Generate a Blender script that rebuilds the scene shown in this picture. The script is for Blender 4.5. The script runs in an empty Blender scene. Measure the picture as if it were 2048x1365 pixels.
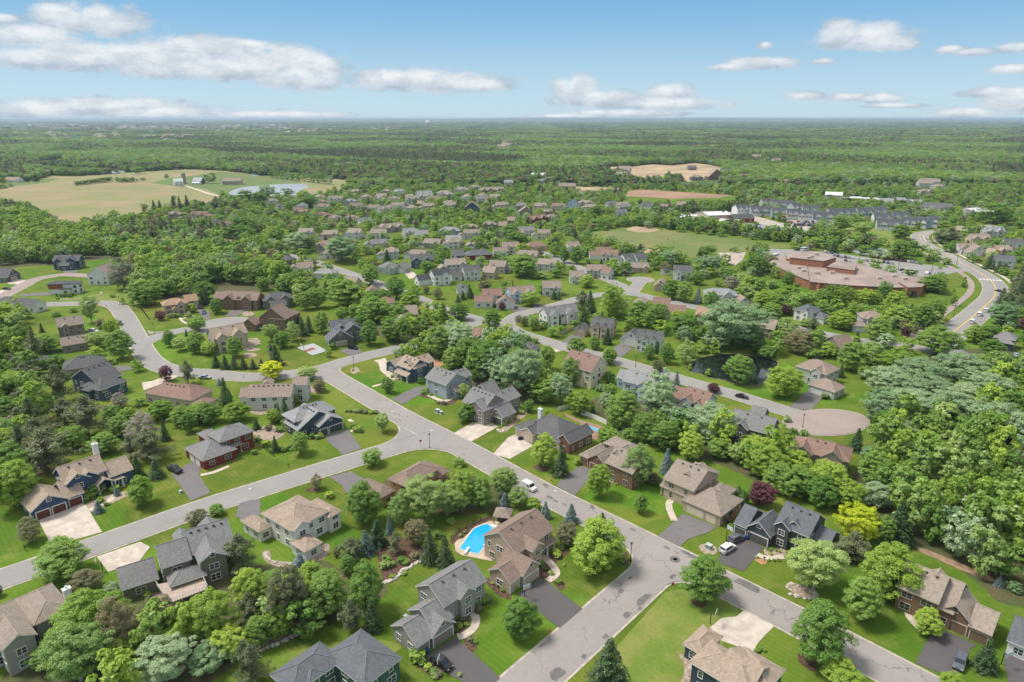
import bpy, bmesh, math, random
import numpy as np
from mathutils import Vector, Matrix
from math import radians as R, pi

# ---------------------------------------------------------------- camera, sky, sun, exposure
S = bpy.context.scene
C = S.collection
F, YH, CAMH = 1365.0, 236.0, 100.0
TILT = math.atan((682.5 - YH) / F)
cam = bpy.data.cameras.new('camera')
co = bpy.data.objects.new('camera', cam); C.objects.link(co)
co.location = (0, 0, CAMH); co.rotation_euler = (pi / 2 - TILT, 0, 0)
cam.sensor_width = 36; cam.lens = 36 * F / 2048; cam.clip_start = 1; cam.clip_end = 90000
S.camera = co
SUN_EL, SUN_AZ = R(60), R(-78)          # azimuth from the view direction, negative = to the left
sun_dir = Vector((math.sin(SUN_AZ) * math.cos(SUN_EL), math.cos(SUN_AZ) * math.cos(SUN_EL), math.sin(SUN_EL)))
sl = bpy.data.lights.new('sun', 'SUN'); sl.energy = 2.8; sl.angle = R(16); sl.color = (1.0, .96, .89)
so = bpy.data.objects.new('sun', sl); C.objects.link(so)
so.rotation_euler = (-sun_dir).to_track_quat('-Z', 'Y').to_euler()
S.view_settings.view_transform = 'Standard'; S.view_settings.look = 'None'
S.view_settings.exposure = 0.56; S.view_settings.gamma = 1

W = bpy.data.worlds.new('World'); S.world = W; W.use_nodes = True

def px_dir(x, y):
    dx = (x - 1024) / F; dy = (682.5 - y) / F
    c, s = math.cos(TILT), math.sin(TILT)
    return Vector((dx, c + dy * s, -s + dy * c))

class NT:
    "small helper to write node trees"
    def __init__(s, nt):
        s.nt = nt; s.N = nt.nodes; s.L = nt.links
    def n(s, t, **k):
        o = s.N.new(t)
        for a, b in k.items(): setattr(o, a, b)
        return o
    def put(s, sock, v):
        if isinstance(v, bpy.types.NodeSocket): s.L.new(v, sock)
        else:
            try: sock.default_value = v
            except Exception: sock.default_value = (*v, 1)
    def m(s, op, *a, clamp=False):
        o = s.n('ShaderNodeMath', operation=op, use_clamp=clamp)
        for i, v in enumerate(a): s.put(o.inputs[i], v)
        return o.outputs[0]
    def mix(s, f, a, b, mode='MIX'):
        o = s.n('ShaderNodeMix', data_type='RGBA', blend_type=mode)
        s.put(o.inputs[0], f); s.put(o.inputs[6], a); s.put(o.inputs[7], b)
        return o.outputs[2]
    def noise(s, vec, scale, detail=3, rough=.55, dist=0):
        o = s.n('ShaderNodeTexNoise'); s.put(o.inputs['Vector'], vec) if vec is not None else None
        o.inputs['Scale'].default_value = scale; o.inputs['Detail'].default_value = detail
        o.inputs['Roughness'].default_value = rough; o.inputs['Distortion'].default_value = dist
        return o.outputs['Fac']
    def ramp(s, f, lo, hi):
        o = s.n('ShaderNodeMapRange', interpolation_type='SMOOTHSTEP')
        s.put(o.inputs['Value'], f); s.put(o.inputs['From Min'], lo); s.put(o.inputs['From Max'], hi)
        return o.outputs[0]
    def comb(s, x, y, z):
        o = s.n('ShaderNodeCombineXYZ')
        for i, v in enumerate((x, y, z)): s.put(o.inputs[i], v)
        return o.outputs[0]

def build_world():
    t = NT(W.node_tree)
    for n in list(t.N): t.N.remove(n)
    out = t.n('ShaderNodeOutputWorld'); bg = t.n('ShaderNodeBackground')
    sky = t.n('ShaderNodeTexSky', sky_type='NISHITA'); sky.sun_disc = False
    sky.sun_elevation = SUN_EL; sky.sun_rotation = SUN_AZ
    sky.altitude = 300; sky.air_density = 1.0; sky.dust_density = .6; sky.ozone_density = 2.5
    tc = t.n('ShaderNodeTexCoord').outputs['Generated']
    sp = t.n('ShaderNodeSeparateXYZ'); t.put(sp.inputs[0], tc)
    x, y, z = sp.outputs
    az = t.m('ARCTAN2', x, y)
    el = t.m('ARCSINE', z)
    # azimuth/elevation in degrees
    azd = t.m('MULTIPLY', az, 180 / pi); eld = t.m('MULTIPLY', el, 180 / pi)
    nv = t.comb(azd, t.m('MULTIPLY', eld, 1.35), 3.1)
    wob1 = t.noise(nv, .62, 9, .66)
    wob2 = t.noise(t.comb(azd, t.m('MULTIPLY', eld, 1.8), 9.7), .3, 5, .55)
    # the clouds stand at these azimuths and elevations: (x, y, half width, half height) read off as directions
    blobs = [(180,45,120,30),(60,75,100,20),(120,25,60,14),(10,38,30,9),
             (250,118,270,26),(400,100,170,26),(560,132,150,38),(100,120,140,20),(420,140,200,22),(600,160,110,24),(500,92,60,12),(640,140,60,30),
             (860,165,190,24),(780,160,100,20),(950,172,100,15),
             (230,215,190,17),(60,222,110,18),(560,231,170,9),(330,228,140,12),
             (1150,182,70,30),(1200,200,120,20),(1340,185,60,17),(1330,210,160,14),(1240,228,160,9),(1120,233,110,5),
             (1720,75,105,26),(1690,58,50,16),(1780,88,60,14),(1515,128,95,13),(1450,135,45,8),(1645,124,24,7),(1530,92,15,7),
             (1610,193,45,9),(1700,195,50,9),(1760,198,50,10),(1780,212,70,5),(1900,100,30,8),(1950,105,40,7),(2030,97,38,10),(2020,140,40,9),
             (2010,186,80,10),(2030,205,60,25),(1930,228,60,10), (-300,60,200,40),(-260,150,180,40),(2300,120,120,40),(2500,60,200,40)]
    total = None
    shade = None
    for bx, by, hw, hh in blobs:
        d = px_dir(bx, by).normalized()
        a0 = math.degrees(math.atan2(d.x, d.y)); e0 = math.degrees(math.asin(d.z))
        k = 180 / pi / F * .93
        wa, we = hw * k * 1.02, hh * k * 1.12
        e0 -= we * .1
        u = t.m('DIVIDE', t.m('SUBTRACT', azd, a0), wa)
        v0 = t.m('SUBTRACT', eld, e0)
        # flat bottoms: shrink faster below the centre
        v = t.m('MAXIMUM', t.m('DIVIDE', v0, we * 1.25), t.m('DIVIDE', v0, -we * .8))
        r2 = t.m('ADD', t.m('MULTIPLY', u, u), t.m('MULTIPLY', v, v))
        f = t.m('SUBTRACT', 1.0, r2)
        total = f if total is None else t.m('MAXIMUM', total, f)
        s_ = t.m('MULTIPLY_ADD', t.m('DIVIDE', v0, we), .5, .5, clamp=True)
        w_ = t.m('MAXIMUM', f, 0.0)
        shade = t.m('MULTIPLY', s_, w_) if shade is None else t.m('MAXIMUM', shade, t.m('MULTIPLY', s_, w_))
    dens = t.m('ADD', total, t.m('MULTIPLY', t.m('SUBTRACT', wob1, .5), 2.1))
    dens = t.m('ADD', dens, t.m('MULTIPLY', t.m('SUBTRACT', wob2, .5), .8))
    mask = t.ramp(dens, .0, .8)
    # bright random cumulus added overhead, out of view, to raise the ambient light
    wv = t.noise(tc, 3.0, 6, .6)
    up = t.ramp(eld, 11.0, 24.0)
    fill_mask = t.m('MULTIPLY', t.ramp(wv, .34, .56), t.m('MULTIPLY', up, .95))
    fine = t.noise(t.comb(azd, t.m('MULTIPLY', eld, 2.0), 1.3), .55, 7, .62)
    lit = t.m('ADD', t.m('MULTIPLY', t.ramp(shade, .18, .80), .60), t.m('MULTIPLY', t.ramp(fine, .36, .62), .38))
    ccol = t.mix(lit, (3.5, 4.2, 5.0, 1), (7.6, 7.8, 7.9, 1))
    # pale band towards the horizon
    hz = t.m('MULTIPLY', t.ramp(eld, 9.0, -0.5), .75)
    grad = t.mix(t.ramp(eld, -0.5, 9.5), (4.3, 6.0, 7.1, 1), (1.45, 3.65, 6.0, 1))
    base = t.mix(t.ramp(eld, 30.0, 12.0), sky.outputs[0], t.mix(.85, sky.outputs[0], grad))
    col = t.mix(t.m('MULTIPLY', mask, .94), base, ccol)
    col = t.mix(fill_mask, col, (8.2, 8.4, 8.5, 1))
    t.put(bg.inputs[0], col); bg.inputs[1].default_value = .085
    t.L.new(bg.outputs[0], out.inputs[0])
build_world()

# ---------------------------------------------------------------- measuring the place
CR = {'b1': (0, 880, .3552), 'b2': (500, 880, .3552), 'b3': (1000, 880, .3552), 'b4': (1500, 880, .3554),
      'm1': (0, 560, .2638), 'm2': (400, 560, .2638), 'm3': (800, 560, .2638), 'm4': (1200, 560, .2638), 'm5': (1620, 560, .2637),
      'u1': (0, 380, .2051), 'u2': (400, 380, .2051), 'u3': (800, 380, .2051), 'u4': (1200, 380, .2148), 'u5': (1620, 380, .209),
      't1': (0, 220, .25), 't2': (512, 220, .25), 't3': (1024, 220, .25), 't4': (1536, 220, .25),
      'z1': (900, 1000, .14656), 'z2': (770, 1100, .16119), 'z3': (1300, 890, .1953), 'z4': (1340, 1180, .1465),
      'z5': (1780, 1090, .2015), 'z6': (1020, 800, .15625), 'z7': (740, 690, .15625), 'p': (0, 0, 1)}
def K(code, x, y):
    a, b, s = CR[code]; return (a + x * s, b + y * s)
def G(x, y, z=0.0):
    "the point at height z seen in direction (x, y) of the photograph"
    d = px_dir(x, y); t = (CAMH - z) / -d.z
    return Vector((d.x * t, d.y * t, z))
def proj(p):
    c, s = math.cos(TILT), math.sin(TILT)
    q = Vector(p) - Vector((0, 0, CAMH))
    f = q.y * c - q.z * s; u = q.y * s + q.z * c
    return (1024 + F * q.x / f, 682.5 - F * u / f, f)
def height_at(p, ytop):
    "height of a thing standing at ground point p whose top is seen at row ytop"
    d = px_dir(1024, ytop)
    return CAMH + d.z * (p[1] / d.y)

# ---------------------------------------------------------------- materials
MATS = {}
def mat(name, col, rough=.8, vary=.0, scale=1.0, col2=None, spec=.3, bump=0, metal=0, fine=None, coords='Object'):
    if name in MATS: return MATS[name]
    m = bpy.data.materials.new(name); m.use_nodes = True; MATS[name] = m
    t = NT(m.node_tree); b = t.N['Principled BSDF']
    b.inputs['Roughness'].default_value = rough
    b.inputs['Specular IOR Level'].default_value = spec
    b.inputs['Metallic'].default_value = metal
    c = (*col, 1)
    if vary or col2:
        g = t.n('ShaderNodeNewGeometry').outputs['Position'] if coords == 'World' else t.n('ShaderNodeTexCoord').outputs['Object']
        n = t.noise(g, scale, 4, .6)
        c2 = (*(col2 or tuple(v * (1 - vary) for v in col)), 1)
        c1 = (*(col if col2 else tuple(min(1, v * (1 + vary)) for v in col)), 1)
        o = t.mix(t.ramp(n, .35, .65), c1, c2)
        if fine:
            n2 = t.noise(g, fine[0], 2, .6)
            k = t.m('MULTIPLY_ADD', t.m('SUBTRACT', n2, .5), fine[1], 1.0)
            o = t.mix(1.0, o, t.comb(k, k, k), 'MULTIPLY')
        t.put(b.inputs['Base Color'], o)
        if bump:
            bp = t.n('ShaderNodeBump'); bp.inputs['Strength'].default_value = bump; bp.inputs['Distance'].default_value = .1
            t.put(bp.inputs['Height'], n); t.L.new(bp.outputs[0], b.inputs['Normal'])
    else: b.inputs['Base Color'].default_value = c
    return m

def shingle(name, col):
    "asphalt shingles: blotchy tabs in courses"
    key = 'shingle_' + name
    if key in MATS: return MATS[key]
    m = bpy.data.materials.new(key); m.use_nodes = True; MATS[key] = m
    t = NT(m.node_tree); b = t.N['Principled BSDF']; b.inputs['Roughness'].default_value = .85; b.inputs['Specular IOR Level'].default_value = .35
    g = t.n('ShaderNodeTexCoord').outputs['Object']
    v = t.n('ShaderNodeTexVoronoi'); v.inputs['Scale'].default_value = 2.6; t.put(v.inputs['Vector'], g)
    sp = t.n('ShaderNodeSeparateColor'); t.L.new(v.outputs['Color'], sp.inputs[0])
    big = t.noise(g, .35, 3); mid = t.noise(g, 5.0, 2)
    k = t.m('ADD', t.m('MULTIPLY_ADD', sp.outputs[0], .30, .72), t.m('ADD', t.m('MULTIPLY', big, .28), t.m('MULTIPLY', t.m('SUBTRACT', mid, .5), .5)))
    t.put(b.inputs['Base Color'], t.mix(1.0, (*col, 1), t.comb(k, k, k), 'MULTIPLY'))
    return m

def siding(name, col, course=5.0):
    "horizontal lap siding"
    key = 'siding_' + name
    if key in MATS: return MATS[key]
    m = bpy.data.materials.new(key); m.use_nodes = True; MATS[key] = m
    t = NT(m.node_tree); b = t.N['Principled BSDF']; b.inputs['Roughness'].default_value = .6; b.inputs['Specular IOR Level'].default_value = .25
    g = t.n('ShaderNodeTexCoord').outputs['Object']
    sp = t.n('ShaderNodeSeparateXYZ'); t.put(sp.inputs[0], g)
    fr = t.m('FRACT', t.m('MULTIPLY', sp.outputs[2], course))
    k = t.m('ADD', t.m('MULTIPLY', t.ramp(fr, .0, .25), .16), t.m('MULTIPLY_ADD', t.noise(g, .6, 3), .16, .78))
    t.put(b.inputs['Base Color'], t.mix(1.0, (*col, 1), t.comb(k, k, k), 'MULTIPLY'))
    return m

def masonry(name, c1, c2, sc=4.0):
    key = 'masonry_' + name
    if key in MATS: return MATS[key]
    m = bpy.data.materials.new(key); m.use_nodes = True; MATS[key] = m
    t = NT(m.node_tree); b = t.N['Principled BSDF']; b.inputs['Roughness'].default_value = .85
    g = t.n('ShaderNodeTexCoord').outputs['Object']
    v = t.n('ShaderNodeTexVoronoi'); v.inputs['Scale'].default_value = sc; t.put(v.inputs['Vector'], g)
    sp = t.n('ShaderNodeSeparateColor'); t.L.new(v.outputs['Color'], sp.inputs[0])
    t.put(b.inputs['Base Color'], t.mix(sp.outputs[0], (*c1, 1), (*c2, 1)))
    return m

def leaf_mat(name, col, col2, trans=.34):
    key = 'leaf_' + name
    if key in MATS: return MATS[key]
    m = bpy.data.materials.new(key); m.use_nodes = True; MATS[key] = m
    t = NT(m.node_tree)
    for n in list(t.N): t.N.remove(n)
    out = t.n('ShaderNodeOutputMaterial')
    geo = t.n('ShaderNodeNewGeometry'); oi = t.n('ShaderNodeObjectInfo')
    tc = t.n('ShaderNodeTexCoord').outputs['Object']
    n = t.noise(tc, .55, 2)
    f = t.m('ADD', t.m('MULTIPLY', geo.outputs['Random Per Island'], .55), t.m('MULTIPLY_ADD', n, 1.1, -.3), clamp=True)
    c = t.mix(f, (*col, 1), (*col2, 1))
    k = t.m('MULTIPLY_ADD', oi.outputs['Random'], .62, .66)
    k2 = t.m('MULTIPLY_ADD', oi.outputs['Random'], .40, .78)
    c = t.mix(1.0, c, t.comb(k, k2, k), 'MULTIPLY')
    d = t.n('ShaderNodeBsdfDiffuse'); t.put(d.inputs[0], c)
    tr = t.n('ShaderNodeBsdfTranslucent'); t.put(tr.inputs[0], t.mix(1.0, c, (1.1, 1.25, .6, 1), 'MULTIPLY'))
    gl = t.n('ShaderNodeBsdfGlossy'); gl.inputs['Roughness'].default_value = .45; gl.inputs[0].default_value = (.8, .85, .9, 1)
    mx = t.n('ShaderNodeMixShader'); mx.inputs[0].default_value = trans
    t.L.new(d.outputs[0], mx.inputs[1]); t.L.new(tr.outputs[0], mx.inputs[2])
    m2 = t.n('ShaderNodeMixShader'); m2.inputs[0].default_value = .025
    t.L.new(mx.outputs[0], m2.inputs[1]); t.L.new(gl.outputs[0], m2.inputs[2])
    t.L.new(m2.outputs[0], out.inputs[0])
    return m

# ---------------------------------------------------------------- mesh + object helpers
class MB:
    "collects faces with materials, then makes one mesh"
    def __init__(s): s.v = []; s.f = []; s.mi = []
    def face(s, pts, mi=0):
        i = len(s.v); s.v += [tuple(p) for p in pts]; s.f.append(tuple(range(i, i + len(pts)))); s.mi.append(mi)
    def box(s, x0, x1, y0, y1, z0, z1, mi=0, M=None):
        p = [(x, y, z) for z in (z0, z1) for x, y in ((x0, y0), (x1, y0), (x1, y1), (x0, y1))]
        if M is not None: p = [tuple(M @ Vector(q)) for q in p]
        i = len(s.v); s.v += p
        for q in ((3, 2, 1, 0), (4, 5, 6, 7), (0, 1, 5, 4), (1, 2, 6, 5), (2, 3, 7, 6), (3, 0, 4, 7)):
            s.f.append(tuple(i + k for k in q)); s.mi.append(mi)
    def tube(s, p0, p1, r0, r1, n=8, mi=0, caps=True):
        p0 = Vector(p0); p1 = Vector(p1); d = (p1 - p0).normalized()
        a = d.orthogonal().normalized(); b = d.cross(a)
        i = len(s.v)
        for p, r in ((p0, r0), (p1, r1)):
            for k in range(n):
                w = 2 * pi * k / n; s.v.append(tuple(p + a * r * math.cos(w) + b * r * math.sin(w)))
        for k in range(n):
            s.f.append((i + k, i + (k + 1) % n, i + n + (k + 1) % n, i + n + k)); s.mi.append(mi)
        if caps:
            s.f.append(tuple(i + n + k for k in range(n))); s.mi.append(mi)
            s.f.append(tuple(i + k for k in reversed(range(n)))); s.mi.append(mi)
    def lathe(s, prof, n=16, mi=0, c=(0, 0)):
        i = len(s.v); m = len(prof)
        for k in range(n):
            w = 2 * pi * k / n
            for r, z in prof: s.v.append((c[0] + r * math.cos(w), c[1] + r * math.sin(w), z))
        for k in range(n):
            for j in range(m - 1):
                a = i + k * m + j; b = i + ((k + 1) % n) * m + j
                s.f.append((a, b, b + 1, a + 1)); s.mi.append(mi)
    def prism(s, pts, z0, z1, mi=0, mis=None):
        n = len(pts); i = len(s.v)
        s.v += [(p[0], p[1], z0) for p in pts] + [(p[0], p[1], z1) for p in pts]
        s.f.append(tuple(i + n + k for k in range(n))); s.mi.append(mi)
        for k in range(n):
            s.f.append((i + k, i + (k + 1) % n, i + n + (k + 1) % n, i + n + k)); s.mi.append(mi if mis is None else mis)
    def mesh(s, name, mats, smooth=False):
        me = bpy.data.meshes.new(name); me.from_pydata(s.v, [], s.f)
        for m in (mats if isinstance(mats, (list, tuple)) else [mats]): me.materials.append(m)
        me.polygons.foreach_set('material_index', s.mi)
        if smooth: me.polygons.foreach_set('use_smooth', [True] * len(s.f))
        me.update()
        return me

def obj(name, me, parent=None, loc=(0, 0, 0), rz=0, scale=None):
    o = bpy.data.objects.new(name, me); C.objects.link(o)
    o.location = loc; o.rotation_euler = (0, 0, rz)
    if scale is not None: o.scale = scale if isinstance(scale, (tuple, list)) else (scale,) * 3
    if parent is not None: o.parent = parent
    return o
def tag(o, label=None, cat=None, group=None, kind=None):
    if label: o['label'] = label
    if cat: o['category'] = cat
    if group: o['group'] = group
    if kind: o['kind'] = kind
    return o
def thing(name, label, cat, loc=(0, 0, 0), rz=0, group=None):
    return tag(obj(name, None, None, loc, rz), label, cat, group)
KIDS = {}
def copy_thing(o, loc, rz, label=None, scale=None):
    def cp(a, par):
        b = a.copy(); C.objects.link(b); b.parent = par
        for ch in a.children: cp(ch, b)
        return b
    r = cp(o, None); r.location = loc; r.rotation_euler = (0, 0, rz)
    if scale is not None: r.scale = (scale,) * 3
    if label: r['label'] = label
    return r

EXCL = []     # circles (x, y, r) where no scattered tree may stand
def excl_line(a, b, r):
    n = max(1, int((b - a).length / (r * .8)))
    for i in range(n + 1):
        p = a.lerp(b, i / n); EXCL.append((p.x, p.y, r))
# ---------------------------------------------------------------- the ground
def ground_mat():
    m = bpy.data.materials.new('lawn_grass'); m.use_nodes = True; MATS['lawn'] = m
    t = NT(m.node_tree); b = t.N['Principled BSDF']; b.inputs['Roughness'].default_value = .95; b.inputs['Specular IOR Level'].default_value = .1
    g = t.n('ShaderNodeNewGeometry').outputs['Position']
    a = t.noise(g, .028, 4, .6); c = t.noise(g, .16, 4, .65); f = t.noise(g, 1.1, 3, .7)
    col = t.mix(t.ramp(a, .36, .64), (.078, .150, .014, 1), (.128, .196, .022, 1))
    col = t.mix(t.m('MULTIPLY', t.ramp(c, .46, .70), .6), col, (.195, .215, .045, 1))
    vo = t.n('ShaderNodeTexVoronoi'); vo.inputs['Scale'].default_value = .03; t.put(vo.inputs['Vector'], g)
    sc_ = t.n('ShaderNodeSeparateColor'); t.L.new(vo.outputs['Color'], sc_.inputs[0])
    lot = t.m('MULTIPLY_ADD', sc_.outputs[0], .30, .86); lot2 = t.m('MULTIPLY_ADD', sc_.outputs[1], .22, .84)
    col = t.mix(1.0, col, t.comb(lot, lot2, lot), 'MULTIPLY')
    sp = t.n('ShaderNodeSeparateXYZ'); t.put(sp.inputs[0], g)
    st = t.m('SINE', t.m('MULTIPLY', t.m('ADD', sp.outputs[0], sp.outputs[1]), 3.6))
    k = t.m('ADD', t.m('MULTIPLY_ADD', f, .5, .75), t.m('MULTIPLY', st, .055))
    col = t.mix(1.0, col, t.comb(k, k, k), 'MULTIPLY')
    t.put(b.inputs['Base Color'], col)
    return m
LAWN = ground_mat()
def sheet(name, pts, z, m, kind='structure', label=None, cat=None):
    me = bpy.data.meshes.new(name); me.from_pydata([(p[0], p[1], 0) for p in pts], [], [tuple(range(len(pts)))])
    bm = bmesh.new(); bm.from_mesh(me); bmesh.ops.triangulate(bm, faces=bm.faces[:])
    bmesh.ops.recalc_face_normals(bm, faces=bm.faces[:])
    for f in bm.faces:
        if f.normal.z < 0: f.normal_flip()
    bm.to_mesh(me); bm.free()
    me.materials.append(m)
    o = obj(name, me, None, (0, 0, z)); o['kind'] = kind
    if label: o['label'] = label
    return o
sheet('ground', [(-24000, -300), (24000, -300), (24000, 26000), (-24000, 26000)], 0, LAWN)

def smooth(pts, n=6, closed=False):
    P = [Vector((p[0], p[1], 0)) for p in pts]; out = []; L = len(P)
    rng = range(L) if closed else range(L - 1)
    for i in rng:
        if closed: a, b, c, d = P[(i - 1) % L], P[i], P[(i + 1) % L], P[(i + 2) % L]
        else: a, b, c, d = P[max(i - 1, 0)], P[i], P[i + 1], P[min(i + 2, L - 1)]
        for k in range(n):
            t = k / n; t2 = t * t; t3 = t2 * t
            out.append(.5 * ((2 * b) + (c - a) * t + (2 * a - 5 * b + 4 * c - d) * t2 + (3 * b - a - 3 * c + d) * t3))
    if not closed: out.append(P[-1])
    return out
def pxs(pts, code='p'): return [G(*K(code, x, y)) for x, y in pts]
Z = {'floor': .02, 'field': .03, 'water': .05, 'bed': .045, 'kerb': .06, 'drive': .085, 'road': .11, 'patch': .13, 'mark': .145}
zc = [0]
def area(name, pts, m, z, code='p', curve=False, kind='structure', excl=0):
    w = pxs(pts, code)
    if curve: w = smooth(w, 5, True)
    zc[0] = (zc[0] + 1) % 5
    if excl:
        xs = [p.x for p in w]; ys = [p.y for p in w]
        POLY.append(w)
    return sheet(name, w, z + zc[0] * .0035, m, kind)
POLY = []
def in_poly(x, y, P):
    c = False; j = len(P) - 1
    for i in range(len(P)):
        if (P[i].y > y) != (P[j].y > y) and x < (P[j].x - P[i].x) * (y - P[i].y) / (P[j].y - P[i].y + 1e-12) + P[i].x: c = not c
        j = i
    return c

def asphalt(name, col, crack=.5):
    m = bpy.data.materials.new(name); m.use_nodes = True; MATS[name] = m
    t = NT(m.node_tree); b = t.N['Principled BSDF']; b.inputs['Roughness'].default_value = .9; b.inputs['Specular IOR Level'].default_value = .25
    g = t.n('ShaderNodeNewGeometry').outputs['Position']
    n1 = t.noise(g, .09, 4, .6, .5); n2 = t.noise(g, .7, 4, .7); n3 = t.noise(g, 9, 2)
    k = t.m('ADD', t.m('MULTIPLY', n1, .35), t.m('ADD', t.m('MULTIPLY', n2, .24), t.m('MULTIPLY_ADD', n3, .2, .62)))
    col_ = t.mix(1.0, (*col, 1), t.comb(k, k, k), 'MULTIPLY')
    if crack:
        v = t.n('ShaderNodeTexVoronoi', feature='DISTANCE_TO_EDGE'); v.inputs['Scale'].default_value = .085
        w = t.n('ShaderNodeVectorMath', operation='ADD'); t.put(w.inputs[0], g)
        nn = t.n('ShaderNodeTexNoise'); nn.inputs['Scale'].default_value = .35; nn.inputs['Detail'].default_value = 4
        t.put(nn.inputs['Vector'], g)
        sc = t.n('ShaderNodeVectorMath', operation='SCALE'); t.L.new(nn.outputs['Color'], sc.inputs[0]); sc.inputs[3].default_value = 5
        t.L.new(sc.outputs[0], w.inputs[1]); t.L.new(w.outputs[0], v.inputs['Vector'])
        e = t.m('MULTIPLY', t.ramp(v.outputs['Distance'], .011, .004), t.m('MULTIPLY', t.ramp(n1, .42, .6), crack))
        col_ = t.mix(e, col_, (.05, .05, .052, 1))
    t.put(b.inputs['Base Color'], col_)
    return m
ASPH = asphalt('asphalt_old', (.285, .255, .235), .5)
ASPH2 = asphalt('asphalt_street', (.270, .255, .238), .0)
ASPHP = asphalt('asphalt_pinkish', (.31, .25, .22), .0)
DRIVE = asphalt('asphalt_drive', (.165, .150, .148), .35)
DRIVED = asphalt('asphalt_drive_dark', (.105, .095, .095), .15)
CONC = mat('concrete_drive', (.50, .43, .36), .9, .14, .35, fine=(3, .25), coords='World')
KERB = mat('kerb_concrete', (.42, .37, .31), .9, .18, .5, fine=(2.5, .4), coords='World')
PATH = mat('path_concrete', (.52, .44, .36), .9, .14, .5, fine=(3, .25), coords='World')
MULCH = mat('mulch', (.105, .062, .042), .95, .35, 1.4, fine=(5, .8), coords='World')
MULCHR = mat('rock_bed', (.34, .26, .20), .95, .35, 1.8, fine=(5, .8), coords='World')
WFLOOR = mat('woodland_floor', (.075, .095, .03), .95, col2=(.11, .09, .045), scale=.12, fine=(1.2, .8), coords='World')
FARFLOOR = mat('far_woodland_floor', (.07, .12, .03), .95, col2=(.09, .13, .04), scale=.02, fine=(.2, .5), coords='World')
DRYGRASS = mat('dry_lawn', (.20, .215, .05), .95, col2=(.125, .195, .025), scale=.12, fine=(1.2, .5), coords='World')
FIELD = mat('ploughed_field', (.33, .235, .135), .95, col2=(.22, .225, .085), scale=.012, fine=(.25, .25), coords='World')
def streaks(m, c2, amt):
    t = NT(m.node_tree); b = t.N['Principled BSDF']; src = b.inputs['Base Color'].links[0].from_socket
    mp = t.n('ShaderNodeMapping'); mp.inputs['Scale'].default_value = (.004, .035, 1); mp.inputs['Rotation'].default_value = (0, 0, .25); t.put(mp.inputs['Vector'], t.n('ShaderNodeNewGeometry').outputs['Position'])
    t.put(b.inputs['Base Color'], t.mix(t.m('MULTIPLY', t.ramp(t.noise(mp.outputs[0], 1.0, 5, .7), .42, .62), amt), src, (*c2, 1)))
streaks(FIELD, (.17, .20, .07), .4)
FIELDG = mat('green_field', (.105, .175, .035), .95, col2=(.15, .17, .06), scale=.02, fine=(.3, .3), coords='World')
SANDY = mat('bare_sand', (.47, .34, .21), .95, col2=(.30, .22, .13), scale=.018, fine=(.08, .7), coords='World')
REDSOIL = mat('red_soil', (.35, .21, .135), .95, col2=(.28, .17, .11), scale=.02, fine=(.3, .3), coords='World')
WHITEP = mat('road_white_paint', (.72, .72, .68), .7, .1, 2)
YELLP = mat('road_yellow_paint', (.62, .42, .10), .7, .1, 2)

def strip(pts, hw, name, m, z, off=0.0):
    "a ribbon of half width hw along pts, shifted sideways by off"
    L = []; Rr = []
    for i, p in enumerate(pts):
        d = (pts[min(i + 1, len(pts) - 1)] - pts[max(i - 1, 0)]).normalized(); n = Vector((-d.y, d.x, 0))
        L.append(p + n * (off + hw)); Rr.append(p + n * (off - hw))
    mb = MB()
    for i in range(len(pts) - 1): mb.face([(Rr[i].x, Rr[i].y, 0), (Rr[i + 1].x, Rr[i + 1].y, 0), (L[i + 1].x, L[i + 1].y, 0), (L[i].x, L[i].y, 0)])
    o = obj(name, mb.mesh(name, m), None, (0, 0, z)); o['kind'] = 'structure'
    return o
rc = [0]
ROADS = {}
def road(key, px, hw=4.4, m=None, kerb=.55, bulb=None, n=8):
    pts = smooth([G(*p) for p in px], n); ROADS[key] = pts
    rc[0] += 1; dz = rc[0] * .0042
    strip(pts, hw + kerb, 'kerb', KERB, Z['kerb'] + dz * .4)
    strip(pts, hw, 'road', m or ASPH2, Z['road'] + dz)
    if bulb:
        c, r = bulb; c = G(*c)
        circ = lambda q: [(c.x + q * math.cos(2 * pi * k / 40), c.y + q * math.sin(2 * pi * k / 40)) for k in range(40)]
        sheet('kerb', circ(r + kerb), Z['kerb'] + dz * .4 + .002, KERB)
        sheet('road', circ(r), Z['road'] + dz + .002, m or ASPH2)
        EXCL.append((c.x, c.y, r + 2))
    for a, b in zip(pts, pts[1:]): excl_line(a, b, hw + 2.2)
    return pts
def edge_line(key, hint, hw, kerb):
    "the kerb line of a street nearest to a hint point: a point on it and its direction"
    pts = ROADS[key]; h = G(*hint); best = None
    for i in range(len(pts) - 1):
        d = (pts[i + 1] - pts[i]).normalized(); n = Vector((-d.y, d.x, 0))
        for sgn in (-1, 1):
            q = (pts[i] + pts[i + 1]) / 2 + n * sgn * (hw + kerb); e = (q - h).length
            if best is None or e < best[0]: best = (e, q, d)
    return best[1], best[2], h
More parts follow.
